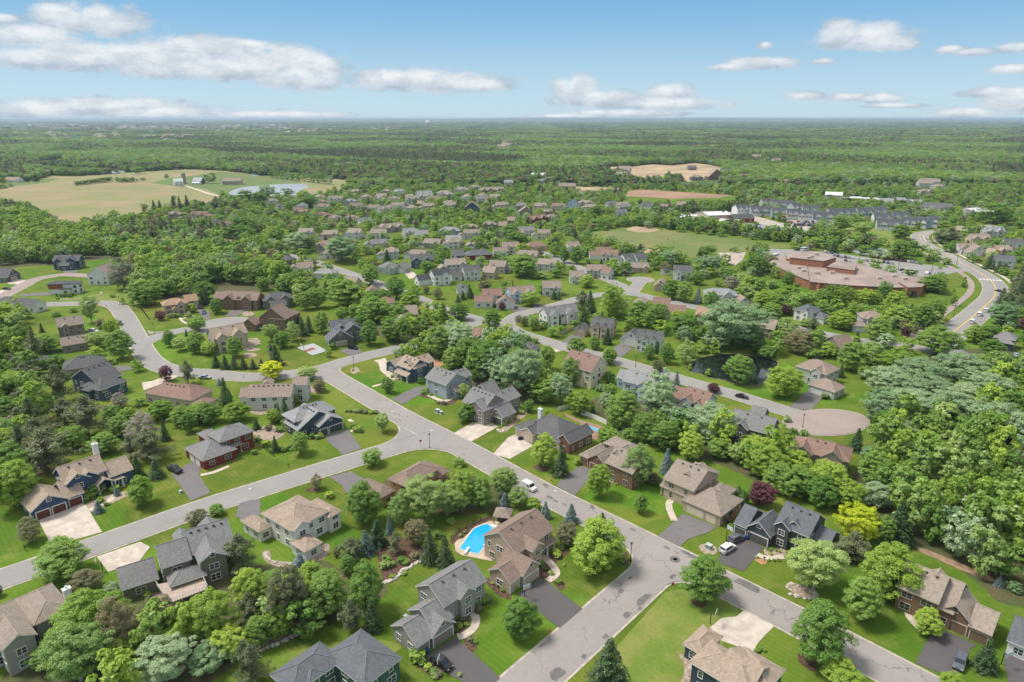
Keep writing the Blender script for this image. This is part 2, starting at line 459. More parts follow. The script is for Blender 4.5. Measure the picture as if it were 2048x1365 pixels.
def fillet(ka, pa, kb, pb, r, hwa=4.4, hwb=4.4, m=None, kerb=.55):
    "round the corner between street ka (its edge near pa) and street kb (its edge near pb)"
    qa, ta, ha = edge_line(ka, pa, hwa, kerb); qb, tb, hb = edge_line(kb, pb, hwb, kerb)
    den = ta.x * tb.y - ta.y * tb.x; w = qb - qa; s_ = (w.x * tb.y - w.y * tb.x) / den; c = qa + ta * s_
    da = ta if (ha - c).dot(ta) > 0 else -ta; db = tb if (hb - c).dot(tb) > 0 else -tb
    ang = da.angle(db); bis = (da + db).normalized()
    def arc(c0, rr):
        t = rr / math.tan(ang / 2); o = c0 + bis * (rr / math.sin(ang / 2)); p1 = c0 + da * t; p2 = c0 + db * t
        a1 = math.atan2(p1.y - o.y, p1.x - o.x); a2 = math.atan2(p2.y - o.y, p2.x - o.x); dd = (a2 - a1 + pi) % (2 * pi) - pi
        return [(o.x + rr * math.cos(a1 + dd * k / 12), o.y + rr * math.sin(a1 + dd * k / 12)) for k in range(13)]
    rc[0] += 1; dz = rc[0] * .0042
    b0 = c - bis * .06
    sheet('kerb', [(b0.x, b0.y)] + arc(c, r), Z['kerb'] + dz * .4, KERB)
    c2 = c - bis * (kerb / math.sin(ang / 2)); b1 = c2 - bis * .06
    sheet('road', [(b1.x, b1.y)] + arc(c2, r + kerb), Z['road'] + dz, m or ASPH2)

# woodland floors and fields lie under everything else
area('woodland_ground', [(-400, 372), (-400, 238.2), (2500, 238.2), (2500, 440), (1900, 440), (1500, 372), (900, 372), (640, 372), (420, 338), (100, 338)], FARFLOOR, .008)
area('field', [(-400, 398), (-200, 384), (0, 380), (37, 371), (100, 352), (150, 353), (245, 347), (295, 343), (370, 339), (450, 342), (512, 350), (512, 362), (420, 372), (424, 384), (440, 392), (455, 402), (400, 410), (300, 424), (160, 445), (60, 430), (-260, 430)], FIELD, Z['field'], excl=1)
area('plain', [(-400, 262), (-400, 249), (560, 247), (700, 249), (560, 258), (300, 262)], mat('brown_plain', (.30, .22, .17), .95, col2=(.16, .17, .10), scale=.0009), .3)
area('green_field', [(-260, 375), (-30, 370), (60, 362), (118, 356), (95, 366), (40, 372), (-100, 384)], FIELDG, Z['field'] + .03, excl=1)
area('green_field', [(300, 366), (345, 357), (440, 344), (520, 352), (600, 350), (690, 368), (640, 392), (560, 384), (470, 394), (440, 392), (424, 384), (400, 376), (360, 374)], FIELDG, Z['field'] + .03, excl=1)
area('dry_field', [(598, 355), (700, 360), (700, 376), (640, 390), (610, 386), (604, 372)], FIELD, Z['field'] + .05, excl=1)
area('track', [(372, 371), (420, 387), (446, 393), (444, 395), (416, 389), (368, 372)], PATH, .1)
area('green_field', [(1188, 372), (1110, 398), (1205, 386), (1245, 380), (1262, 384)], FIELDG, Z['field'], excl=1)
area('soil_field', [(1255, 384), (1275, 379), (1465, 391), (1440, 396), (1344, 398), (1300, 395), (1252, 393)], REDSOIL, Z['field'] + .02, excl=1)
POLY.append(pxs([(1230, 345), (1330, 345), (1335, 368), (1260, 366)])); POLY.append(pxs([(1350, 350), (1450, 345), (1440, 372), (1370, 374)])); POLY.append(pxs([(1245, 390), (1470, 392), (1480, 413), (1250, 410)])); POLY.append(pxs([(640, 388), (460, 392), (470, 402), (640, 396)]))
area('bare_ground', [(1180, 341), (1215, 334), (1262, 334), (1300, 329), (1345, 331), (1388, 326), (1432, 332), (1455, 340), (1440, 347), (1448, 356), (1400, 356), (1378, 364), (1330, 360), (1318, 350), (1282, 358), (1262, 348), (1235, 352)], SANDY, Z['field'], excl=1)
area('bare_ground', [(1100, 377), (1130, 373), (1245, 377), (1240, 380), (1170, 382), (1108, 382)], SANDY, Z['field'] + .02, excl=1)
strip(smooth(pxs([(1040, 318), (1080, 331), (1165, 344), (1210, 342)])), 5, 'road', PATH, .1)
strip(smooth(pxs([(1390, 368), (1440, 378), (1520, 385), (1580, 389)])), 4, 'road', PATH, .1)
# playing field by the school
area('playing_field', [(1180, 466), (1255, 455), (1330, 461), (1470, 477), (1560, 488), (1640, 494), (1530, 497), (1470, 505), (1440, 520), (1330, 510), (1260, 494), (1180, 476)], mat('playing_field', (.115, .165, .035), .95, col2=(.19, .19, .07), scale=.02, fine=(.5, .3), coords='World'), Z['field'], excl=1)
area('infield_dirt', [(1252, 460), (1268, 454), (1282, 452), (1318, 460), (1300, 465), (1275, 465)], SANDY, Z['field'] + .03, curve=True)
area('infield_dirt', [(1288, 504), (1300, 499), (1345, 500), (1350, 506), (1320, 512), (1292, 508)], SANDY, Z['field'] + .03, curve=True)
area('play_yard', [(1430, 506), (1492, 505), (1485, 520), (1470, 532), (1440, 522)], mat('yard_paving', (.42, .34, .29), .9, .1, .2), Z['kerb'], excl=1)
# plain asphalt and yards on the right
area('school_lot', [(1540, 498), (1600, 500), (1680, 508), (1760, 519), (1860, 531), (1905, 537), (1912, 545), (1870, 556), (1800, 552), (1740, 538), (1620, 540), (1560, 540), (1530, 515)], ASPH2, Z['drive'], excl=1)
area('school_lawn', [(1880, 552), (1925, 545), (1950, 566), (1945, 590), (1915, 615), (1870, 605), (1850, 580)], LAWN, Z['drive'] + .03, excl=1)
area('industrial_yard', [(1352, 430), (1400, 420), (1480, 424), (1560, 446), (1640, 456), (1590, 470), (1500, 465), (1430, 450)], mat('yard_gravel', (.40, .35, .29), .9, .15, .08, coords='World'), Z['field'], excl=1)
area('industrial_yard', [(1700, 399), (1760, 397), (1850, 400), (1835, 410), (1760, 411)], ASPH2, Z['field'], excl=1)
area('industrial_yard', [(1915, 418), (1960, 414), (1990, 424), (1960, 432), (1930, 430)], ASPH2, Z['field'], excl=1)
area('meadow', [(1640, 470), (1700, 455), (1790, 458), (1850, 466), (1830, 480), (1780, 492), (1700, 486)], DRYGRASS, Z['field'], excl=1)
area('gravel_lot', [(1570, 441), (1640, 440), (1690, 446), (1640, 452), (1580, 450)], MATS['yard_gravel'], Z['field'] + .04, excl=1)
# woodland floor close by
area('woodland_ground', [(0, 1365), (60, 1290), (130, 1235), (220, 1195), (330, 1195), (400, 1170), (470, 1135), (540, 1130), (640, 1120), (700, 1150), (770, 1160), (760, 1200), (640, 1260), (520, 1300), (420, 1365), (300, 1420), (0, 1450)], WFLOOR, Z['floor'], curve=True)
area('woodland_ground', [(1700, 1010), (1720, 930), (1790, 880), (1800, 760), (1900, 700), (2100, 720), (2400, 900), (2400, 1200), (2048, 1215), (1960, 1170), (1880, 1110), (1790, 1090)], WFLOOR, Z['floor'], curve=True)
area('woodland_ground', [(-300, 760), (-60, 720), (60, 720), (90, 800), (110, 880), (100, 930), (60, 970), (0, 990), (-300, 1000)], WFLOOR, Z['floor'], curve=True)
area('woodland_ground', [(700, 650), (860, 640), (960, 690), (1050, 760), (1090, 800), (1060, 810), (960, 790), (880, 720), (780, 680)], WFLOOR, Z['floor'], curve=True)
area('woodland_ground', [(1180, 800), (1300, 800), (1420, 880), (1560, 900), (1640, 960), (1560, 980), (1440, 930), (1340, 900), (1240, 860)], WFLOOR, Z['floor'], curve=True)
area('woodland_ground', [(-200, 450), (200, 430), (400, 470), (560, 560), (420, 590), (270, 600), (250, 560), (230, 520), (100, 530), (-200, 540)], WFLOOR, Z['floor'], curve=True)
area('woodland_ground', [(770, 960), (900, 940), (1010, 985), (1000, 1020), (900, 1030), (800, 1010)], WFLOOR, Z['floor'], curve=True)
area('dry_lawn', [(1170, 1365), (1330, 1185), (1400, 1170), (1480, 1215), (1440, 1300), (1360, 1420), (1180, 1420)], DRYGRASS, Z['floor'])
area('dry_lawn', [(545, 1320), (640, 1290), (760, 1280), (800, 1300), (700, 1330), (560, 1345)], DRYGRASS, Z['floor'] + .01, curve=True)
area('dry_lawn', [(100, 600), (180, 590), (250, 585), (290, 620), (200, 612)], DRYGRASS, Z['floor'])

# ---------------------------------------------------------------- streets
road('A', [(650, 742), (672, 757), (715, 782), (797, 830), (870, 868), (945, 908), (1003, 940), (1086, 986), (1220, 1053), (1375, 1131), (1460, 1175), (1596, 1244), (1760, 1330), (1900, 1405)], m=ASPH, hw=4.5)
road('B', [(1352, 1108), (1303, 1149), (1182, 1256), (1061, 1363), (960, 1455)], m=ASPH, hw=4.6)
road('C', [(-160, 1212), (0, 1160), (178, 1097), (376, 1026), (510, 982), (713, 919), (800, 893), (850, 878), (885, 868)], hw=4.3)
road('D', [(62, 610), (158, 608), (205, 606), (232, 613), (248, 630), (262, 655), (277, 683), (296, 715), (325, 735), (370, 745), (420, 748), (492, 755), (569, 750), (637, 740), (690, 724), (743, 710), (834, 689), (890, 672), (950, 645)], hw=4.4)
road('left', [(-60, 614), (0, 595), (40, 575), (70, 560), (103, 553), (131, 550), (175, 552), (230, 556)], hw=4.2, m=ASPHP)
road('G', [(280, 690), (320, 672), (360, 662), (405, 655), (440, 650)], hw=3.9, bulb=((450, 651), 14.5))
road('F', [(480, 484), (523, 498), (554, 505), (605, 518), (650, 531), (700, 548), (740, 562), (790, 580), (843, 600), (882, 618), (943, 636), (1010, 652), (1037, 666), (1085, 681), (1143, 698), (1204, 714), (1271, 733), (1369, 762), (1451, 785), (1516, 805), (1575, 824), (1620, 836)], hw=4.1)
road('H', [(1010, 650), (1035, 632), (1064, 623), (1117, 610), (1150, 600), (1200, 590), (1262, 588), (1320, 600), (1390, 615), (1470, 632), (1560, 650), (1665, 672), (1705, 680), (1800, 690), (1900, 708), (2080, 728)], hw=4)
road('K', [(1262, 588), (1272, 575), (1283, 562)], hw=3.6, bulb=((1281, 560), 8.5))
road('M', [(1040, 492), (1090, 508), (1122, 520), (1180, 545), (1262, 580)], hw=3.6)
c = G(1652, 851)
circ = [(1652 + 86 * math.cos(a) , 846 + 26 * math.sin(a)) for a in [k * pi / 20 for k in range(40)]]
area('kerb', [(1652 + (q[0] - 1652) * 1.025, 846 + (q[1] - 846) * 1.05) for q in circ], KERB, Z['kerb'] + .05)
area('road', circ, ASPHP, Z['road'] + .12); EXCL.append((c.x, c.y, 17)); EXCL.append((c.x - 12, c.y, 12)); EXCL.append((c.x + 12, c.y, 12))
# the wide avenue on the right, with its yellow line and the walk beside it
AV = road('R', [(1990, 452), (1905, 461), (1869, 464), (1840, 471), (1850, 489), (1881, 505), (1913, 522), (1946, 539), (1975, 556), (1990, 574), (1988, 594), (1965, 617), (1936, 642), (1908, 664), (1875, 692)], hw=6.4, n=10)
strip(AV, .28, 'road_marking', YELLP, Z['mark'] + .06)
strip(AV[:60], .18, 'road_marking', WHITEP, Z['mark'] + .06, off=3.2)
strip(AV[44:], 1.7, 'footpath', ASPHP, Z['road'] + .02, off=-12.5)
strip(AV[14:86], 1.2, 'footpath', PATH, Z['road'] + .02, off=10.5)
road('S', [(1790, 543), (1850, 537), (1905, 541), (1948, 541)], hw=4.5)
for k in range(7):
    p = G(1958, 543); d = (AV[84] - AV[78]).normalized(); n = Vector((-d.y, d.x, 0))
for k in range(-3, 4):
    c0 = AV[82] + n * (k * 1.8)
    strip([c0, c0 + d * 4], .45, 'road_marking', WHITEP, Z['mark'] + .07)
# rounded corners of the junctions (px of the corner and of points along each edge)
fillet('C', (760, 925), 'A', (976, 949), 12, 4.3, 4.5)
fillet('C', (740, 893), 'A', (760, 830), 11, 4.3, 4.5)
fillet('A', (1220, 1078), 'B', (1200, 1185), 6.5, 4.5, 4.6, m=ASPH)
fillet('A', (1430, 1190), 'B', (1290, 1215), 5, 4.5, 4.6, m=ASPH)
fillet('D', (760, 725), 'A', (727, 768), 7, 4.4, 4.5)
fillet('D', (560, 764), 'A', (680, 785), 14, 4.4, 4.5)
fillet('D', (258, 625), 'G', (340, 655), 7, 4.4, 3.9)
fillet('D', (318, 722), 'G', (345, 682), 10, 4.4, 3.9)
fillet('F', (940, 627), 'H', (1060, 616), 6, 4.1, 4)
fillet('F', (1085, 672), 'H', (1070, 634), 8, 4.1, 4)
# patches and repairs in the old asphalt of the near streets
PATCH = mat('asphalt_patch', (.145, .135, .13), .95, .2, 1)
def patch(code, x, y, w, h, a=-.8, m=PATCH, rough=.25):
    p = G(*K(code, x, y)); rd = random.Random(int(x * 7 + y)); q = []
    for k in range(10):
        t = 2 * pi * k / 10; ca, sa = math.cos(t), math.sin(t)
        kx = math.copysign(abs(ca) ** .5, ca) * w * (1 + rd.uniform(-rough, rough)); ky = math.copysign(abs(sa) ** .5, sa) * h * (1 + rd.uniform(-rough, rough))
        q.append((p.x + kx * math.cos(a) - ky * math.sin(a), p.y + kx * math.sin(a) + ky * math.cos(a)))
    sheet('asphalt_patch', q, Z['patch'] + .015 + rd.random() * .01, m)
for x, y, w, h in ((257, 257, .9, .5), (280, 326, 1.2, .6), (312, 347, .8, .3), (230, 350, .4, .4), (362, 366, .7, .3), (748, 507, .9, .4), (520, 352 + 35, .8, .5),
                   (1068, 650, 2.2, .6), (938, 610, .8, .4), (1400, 825, 3.2, 1.1), (1333, 804, .8, .4), (520, 375, .7, .4)):
    patch('b3', x, y, w, h)
for x, y, w, h in ((680, 855, .8, .5), (808, 902, 2.3, .9), (716, 988, 1.1, .6), (788, 952, .6, .4), (595, 1112, .7, .5), (325, 1318, 1.6, 1.1), (472, 1223, .6, .5), (985, 780, 1.1, 1.0), (732, 780, .6, .3)):
    patch('b3', x, y, w, h, .85)
def disc(x, y, r, m):
    c = G(x, y)
    sheet('manhole_cover', [(c.x + r * math.cos(k * pi / 8), c.y + r * math.sin(k * pi / 8)) for k in range(16)], Z['patch'] + .04, m)
disc(1350, 1120, 1.25, PATCH); disc(1350, 1120, .5, mat('cast_iron', (.16, .13, .12), .7)); bpy.data.objects[-1]
for x, y in ((1111, 983), (785, 824), (863, 862), (500, 979), (595, 745), (280, 683), (1120, 686)): disc(x, y, .5, mat('iron_light', (.42, .42, .42), .7))

# ---------------------------------------------------------------- driveways, walks, beds
def drive(code, pts, m=CONC, curve=False, name='driveway'):
    o = area(name, pts, m, Z['drive'], code, curve)
    w = pxs(pts, code)
    for i in range(len(w)): excl_line(w[i], w[(i + 1) % len(w)], 1.6)
    cx = sum(p.x for p in w) / len(w); cy = sum(p.y for p in w) / len(w); EXCL.append((cx, cy, 4))
    return o
drive('b1', [(215, 450), (460, 360), (480, 365), (575, 520), (290, 600)])
drive('b1', [(960, 190), (1090, 120), (1130, 150), (1120, 200), (1185, 300), (1075, 345), (1010, 250)], DRIVE)
drive('b1', [(545, 660), (790, 575), (845, 605), (780, 690), (610, 745)])
drive('b1', [(1340, 370), (1464, 330), (1464, 470), (1350, 460), (1350, 400)], DRIVE)
drive('b2', [(-60, 355), (0, 335), (60, 350), (60, 380), (0, 430), (-80, 440)], DRIVE)
drive('b2', [(445, 210), (565, 178), (640, 220), (690, 240), (700, 300), (540, 300), (520, 260)], DRIVE)
drive('b2', [(430, 0), (590, 0), (620, 50), (530, 80), (470, 40)], DRIVE)
drive('z2', [(485, 1340), (870, 1085), (1180, 1365), (1500, 1660), (1250, 1800), (700, 1500)], DRIVED)
drive('z1', [(915, 1290), (1230, 1060), (1310, 1110), (1800, 1480), (2100, 1800), (1750, 1960), (1300, 1600)], DRIVED)
drive('b3', [(890, 545), (1030, 415), (1220, 490), (1180, 520), (1060, 560), (1010, 605)], DRIVE)
drive('z3', [(700, 1170), (760, 1010), (860, 960), (990, 960), (1170, 1055), (1060, 1180), (960, 1300), (700, 1210)], DRIVED)
drive('z5', [(255, 1175), (420, 840), (500, 830), (870, 1000), (800, 1030), (760, 1180), (640, 1330), (520, 1290)], DRIVED)
drive('z5', [(1140, 1060), (1400, 1180), (1400, 1500), (1200, 1480), (1130, 1180)], DRIVED)
drive('z4', [(545, 520), (700, 390), (900, 370), (1000, 290), (1420, 500), (1200, 730), (1130, 850), (700, 700)])
drive('z6', [(-20, 480), (60, 450), (300, 590), (0, 760), (-220, 700)])
drive('z6', [(590, 1105), (720, 960), (900, 850), (1000, 880), (1080, 940), (900, 1150), (830, 1225)], DRIVE)
drive('z7', [(1080, 1130), (1380, 960), (1460, 940), (1640, 1050), (1300, 1240)])
drive('z7', [(270, 690), (620, 530), (760, 540), (640, 640), (415, 765)], DRIVE)
drive('z7', [(50, 205), (200, 170), (240, 300), (330, 430), (440, 440), (520, 480), (560, 480), (430, 430), (280, 450), (210, 400), (130, 330), (110, 240)], PATH)
drive('z7', [(20, 530), (250, 470), (260, 485), (40, 545)], PATH, name='path')
drive('m2', [(935, 1180), (1120, 1135), (1225, 1280), (1080, 1330), (1020, 1260)], DRIVE)
drive('m2', [(1060, 540), (1130, 515), (1200, 500), (1240, 575), (1150, 585)], DRIVE)
drive('m2', [(190, 275), (250, 210), (355, 205), (345, 240), (270, 280)], DRIVE)
drive('m1', [(1075, 780), (1090, 840), (1230, 790), (1370, 725), (1310, 715), (1150, 770)], PATH)
drive('m1', [(1000, 655), (870, 655), (900, 700), (1010, 680)], DRIVE)
drive('m1', [(1490, 220), (1592, 240), (1592, 300), (1545, 300)], DRIVE)
drive('u1', [(610, 790), (760, 785), (730, 825), (630, 825)], DRIVE)
drive('u1', [(60, 905), (170, 870), (345, 900), (300, 930), (90, 920)], CONC)
drive('u1', [(-60, 1010), (60, 960), (210, 975), (100, 1020)], CONC)
drive('u1', [(200, 1020), (500, 995), (500, 1030), (180, 1040)], DRIVE)
drive('m3', [(805, 215), (870, 190), (985, 235), (910, 260)], DRIVE)
drive('m3', [(985, 185), (1050, 180), (1090, 200), (1030, 220)], DRIVE)
drive('m3', [(1225, 475), (1300, 415), (1400, 440), (1270, 495)], DRIVE)
drive('m3', [(1150, 515), (1230, 540), (1180, 550)], CONC)
drive('m4', [(95, 520), (145, 490), (250, 520), (160, 590), (110, 560)], DRIVE)
drive('m4', [(1430, 975), (1560, 850), (1700, 880), (1600, 990)], DRIVE)
drive('u3', [(40, 810), (110, 790), (190, 850), (90, 870)], CONC)
drive('u3', [(1040, 1130), (1120, 1115), (1290, 1180), (1170, 1210)], DRIVE)
drive('m4', [(890, 190), (950, 180), (1000, 200), (930, 220)], CONC)
# walks
def walk(code, pts, w=.75, m=PATH): 
    q = smooth(pxs(pts, code)); strip(q, w, 'path', m, Z['drive'] + .02)
walk('z2', [(900, 1085), (985, 1060), (1090, 980), (1130, 880), (1100, 800), (1050, 770)], .9)
walk('z1', [(1330, 1110), (1440, 1030), (1440, 960), (1380, 880), (1300, 800), (1230, 760)], .9)
walk('z3', [(250, 780), (200, 660), (200, 590), (250, 540), (300, 500)], .9)
walk('z3', [(1100, 1125), (1200, 1160), (1370, 1150)], .8)
walk('z5', [(330, 860), (200, 720), (180, 600)], .9)
walk('b1', [(500, 400), (600, 355), (650, 310)], .9)
walk('b1', [(1130, 200), (1200, 185), (1290, 150)], .7)
walk('m2', [(1140, 1150), (1170, 1140), (1160, 1090), (1130, 1060)], .7)
walk('m1', [(1440, 340), (1390, 320), (1360, 285)], .7)
walk('z7', [(720, 630), (930, 720), (1060, 680)], .9)
walk('z6', [(1270, 1070), (1350, 1000), (1450, 1040)], .9)
walk('u1', [(1780, 1260), (1850, 1240), (1900, 1230)], .7)
# planting beds
def bed(code, pts, m=MULCH, name='planting_bed'): area(name, pts, m, Z['bed'], code, True)
bed('z2', [(850, 830), (960, 800), (1050, 850), (1000, 980), (900, 1070), (870, 1000)])
bed('z2', [(1000, 1090), (1130, 1120), (1130, 1240), (1060, 1260), (990, 1170)])
bed('z1', [(1225, 850), (1330, 880), (1410, 980), (1400, 1060), (1300, 1080), (1220, 1040)])
bed('z1', [(1310, 780), (1600, 640), (1600, 740), (1430, 870), (1380, 860)])
bed('z1', [(1400, 1100), (1480, 1050), (1560, 1130), (1560, 1210), (1500, 1230)])
bed('z1', [(480, 1120), (560, 1080), (820, 1290), (800, 1360), (640, 1290)])
bed('z1', [(0, 560), (120, 430), (420, 270), (560, 230), (560, 300), (330, 400), (200, 530), (60, 600)])
bed('b2', [(730, 640), (860, 600), (960, 680), (860, 730), (780, 800), (740, 760)], MULCH)
bed('b2', [(740, 560), (900, 560), (990, 640), (900, 700), (740, 700)], MULCH)
bed('b2', [(60, 1180), (250, 1090), (330, 1060), (300, 1010), (120, 1060), (40, 1140)], MULCHR)
bed('b2', [(900, 1210), (960, 1200), (1080, 1320), (1060, 1350), (960, 1290)])
bed('b3', [(1120, 600), (1170, 585), (1220, 610), (1210, 645), (1150, 640)], MULCHR)
bed('b3', [(690, 640), (720, 640), (720, 700), (690, 710)])
bed('b3', [(1070, 900), (1140, 890), (1160, 935), (1110, 940)])
bed('z3', [(1180, 1060), (1370, 1070), (1370, 1140), (1200, 1140)], MULCHR)
bed('z3', [(1070, 1170), (1180, 1180), (1200, 1210), (1140, 1225)], mat('orange_mulch', (.42, .22, .11), .95, .2, 2))
bed('z4', [(110, 870), (200, 900), (420, 1000), (420, 1300), (160, 1300), (200, 1060)], MULCHR)
bed('z4', [(1740, 900), (1800, 890), (1950, 1050), (1900, 1080), (1780, 1010)])
bed('b4', [(200, 820), (240, 805), (370, 850), (370, 890), (300, 890), (210, 840)], MULCHR)
bed('b4', [(270, 1230), (330, 1210), (380, 1280), (340, 1300)])
bed('b4', [(480, 680), (560, 640), (600, 700), (520, 700)], MULCH)
bed('b4', [(940, 610), (1000, 620), (1350, 770), (1330, 790), (1000, 650)], mat('bare_earth', (.30, .20, .13), .95, .3, .5, fine=(2, .4), coords='World'))
bed('b1', [(480, 370), (560, 330), (700, 290), (730, 310), (600, 370), (510, 410)], MULCHR)
bed('b1', [(850, 870), (1000, 850), (1050, 900), (960, 970), (900, 930)], MULCHR)
bed('b2', [(310, 280), (370, 265), (395, 285), (340, 295)])
bed('b2', [(75, 630), (110, 625), (130, 680), (240, 690), (200, 720), (110, 700), (70, 660)], MULCHR)
bed('b2', [(410, 590), (450, 600), (420, 670), (340, 680)], MULCHR)
bed('m2', [(410, 1150), (520, 1100), (620, 1130), (640, 1170), (560, 1220), (470, 1210), (420, 1190)], MULCHR)
bed('m2', [(380, 970), (560, 970), (540, 1000), (460, 1025), (390, 1010)], MULCHR)
bed('m2', [(820, 810), (900, 810), (940, 840), (880, 860), (830, 840)], MULCHR)
bed('m2', [(335, 560), (400, 555), (435, 575), (380, 592), (340, 585)], MULCHR)
bed('m2', [(330, 480), (420, 440), (460, 480), (410, 510), (460, 530), (360, 540)], MULCHR)
bed('m2', [(320, 250), (380, 240), (410, 265), (340, 275)], MULCHR)
bed('m2', [(1140, 680), (1180, 660), (1210, 690), (1160, 715)], MULCHR)
bed('z7', [(640, 650), (720, 620), (880, 720), (1090, 700), (1090, 740), (980, 780), (860, 760), (800, 690), (700, 680)])
bed('z7', [(160, 330), (230, 310), (600, 450), (620, 480), (540, 480), (420, 440), (290, 460), (200, 390)], MULCHR)
bed('z7', [(1620, 1070), (1700, 1060), (1980, 820), (2000, 900), (1900, 980), (1720, 1120)], MULCHR)
bed('z7', [(830, 180), (940, 240), (850, 300), (800, 260)], mat('terracotta_soil', (.42, .22, .12), .95, .2, 1))
bed('z6', [(290, 860), (390, 840), (500, 870), (500, 910), (380, 915)])
bed('m5', [(990, 200), (1060, 195), (1095, 210), (1040, 230)], DRYGRASS)
# ---------------------------------------------------------------- houses
WALLS = {'blue': (.045, .075, .135), 'slate': (.045, .065, .085), 'navy': (.055, .085, .125), 'red': (.17, .035, .03), 'sage': (.15, .165, .12), 'greygreen': (.115, .13, .10),
         'white': (.68, .67, .64), 'offwhite': (.58, .57, .53), 'cream': (.60, .53, .38), 'tan': (.43, .33, .25), 'beige': (.48, .40, .31), 'grey': (.29, .275, .25),
         'darkgrey': (.11, .108, .10), 'brown': (.20, .125, .08), 'olive': (.13, .13, .075), 'ltblue': (.42, .53, .63), 'greyblue': (.30, .36, .39),
         'orange': (.42, .25, .11), 'taupe': (.24, .21, .18), 'ltgrey': (.45, .45, .43), 'charcoal': (.07, .08, .085), 'yellow': (.62, .55, .33), 'greenwall': (.06, .11, .085), 'wood': (.28, .10, .04)}
ROOFS = {k: tuple(q * .94 for q in v) for k, v in {'tan': (.345, .265, .20), 'tan2': (.31, .25, .20), 'brown': (.24, .17, .135), 'mauve': (.285, .215, .175), 'dark': (.112, .110, .112), 'grey': (.20, .195, .19),
         'ltgrey': (.27, .27, .268), 'red': (.25, .155, .12), 'orange': (.38, .245, .155), 'black': (.07, .07, .075), 'taupe': (.275, .225, .18), 'slate': (.125, .13, .142)}.items()}
TRIMW = mat('white_trim', (.70, .68, .64), .5)
TRIMD = mat('dark_trim', (.12, .11, .10), .5)
TRIMT = mat('tan_trim', (.50, .42, .33), .5)
GLASS = mat('window_glass', (.03, .04, .05), .08, spec=.8)
STONE = masonry('stone', (.40, .32, .26), (.22, .17, .14), 3.5)
BRICK = masonry('brick', (.22, .105, .07), (.15, .07, .05), 5)
GARWOOD = mat('door_wood', (.13, .04, .022), .5, .25, 3)
VENTM = mat('vent_metal', (.10, .095, .09), .6)
def wallmat(n): return {'brickw': BRICK, 'stonew': STONE}.get(n) or siding(n, WALLS[n])
WINC = {}
def window_meshes(w, h, trim):
    k = (round(w, 2), round(h, 2), trim.name)
    if k not in WINC:
        a = MB(); t = .11
        a.box(-w / 2 - t, w / 2 + t, -.07, .05, h / 2, h / 2 + t); a.box(-w / 2 - t, w / 2 + t, -.09, .05, -h / 2 - t, -h / 2)
        a.box(-w / 2 - t, -w / 2, -.07, .05, -h / 2, h / 2); a.box(w / 2, w / 2 + t, -.07, .05, -h / 2, h / 2)
        nm = 2 if w > 1.9 else 1
        for q in range(nm if w > 1.1 else 0):
            x = -w / 2 + w * (q + 1) / (nm + 1); a.box(x - .045, x + .045, -.05, .0, -h / 2, h / 2)
        a.box(-w / 2, w / 2, -.045, .0, -.03, .03)
        p = MB(); p.face([(-w / 2, -.02, -h / 2), (w / 2, -.02, -h / 2), (w / 2, -.02, h / 2), (-w / 2, -.02, h / 2)])
        WINC[k] = (a.mesh('window', trim), p.mesh('pane', GLASS))
    return WINC[k]
GARC = {}
def garage_meshes(w, h, m, trim):
    k = (w, h, m.name, trim.name)
    if k not in GARC:
        a = MB()
        for r in range(4):
            z0 = r * h / 4; a.box(-w / 2, w / 2, -.03, .03, z0 + .015, z0 + h / 4 - .015)
            n = max(2, int(w / .6))
            for c in range(n):
                x0 = -w / 2 + w * c / n
                a.box(x0 + .07, x0 + w / n - .07, -.05, -.02, z0 + .12, z0 + h / 4 - .12)
        a.box(-w / 2, w / 2, 0, .03, 0, h)
        f = MB(); f.box(-w / 2 - .2, w / 2 + .2, -.1, .04, h, h + .22); f.box(-w / 2 - .2, -w / 2, -.1, .04, 0, h); f.box(w / 2, w / 2 + .2, -.1, .04, 0, h)
        GARC[k] = (a.mesh('garage_door', m), f.mesh('frame', trim))
    return GARC[k]
VENT = MB(); VENT.box(-.22, .22, -.22, .22, -.15, .28); VENT = VENT.mesh('roof_vent', VENTM)
HOUSES = []
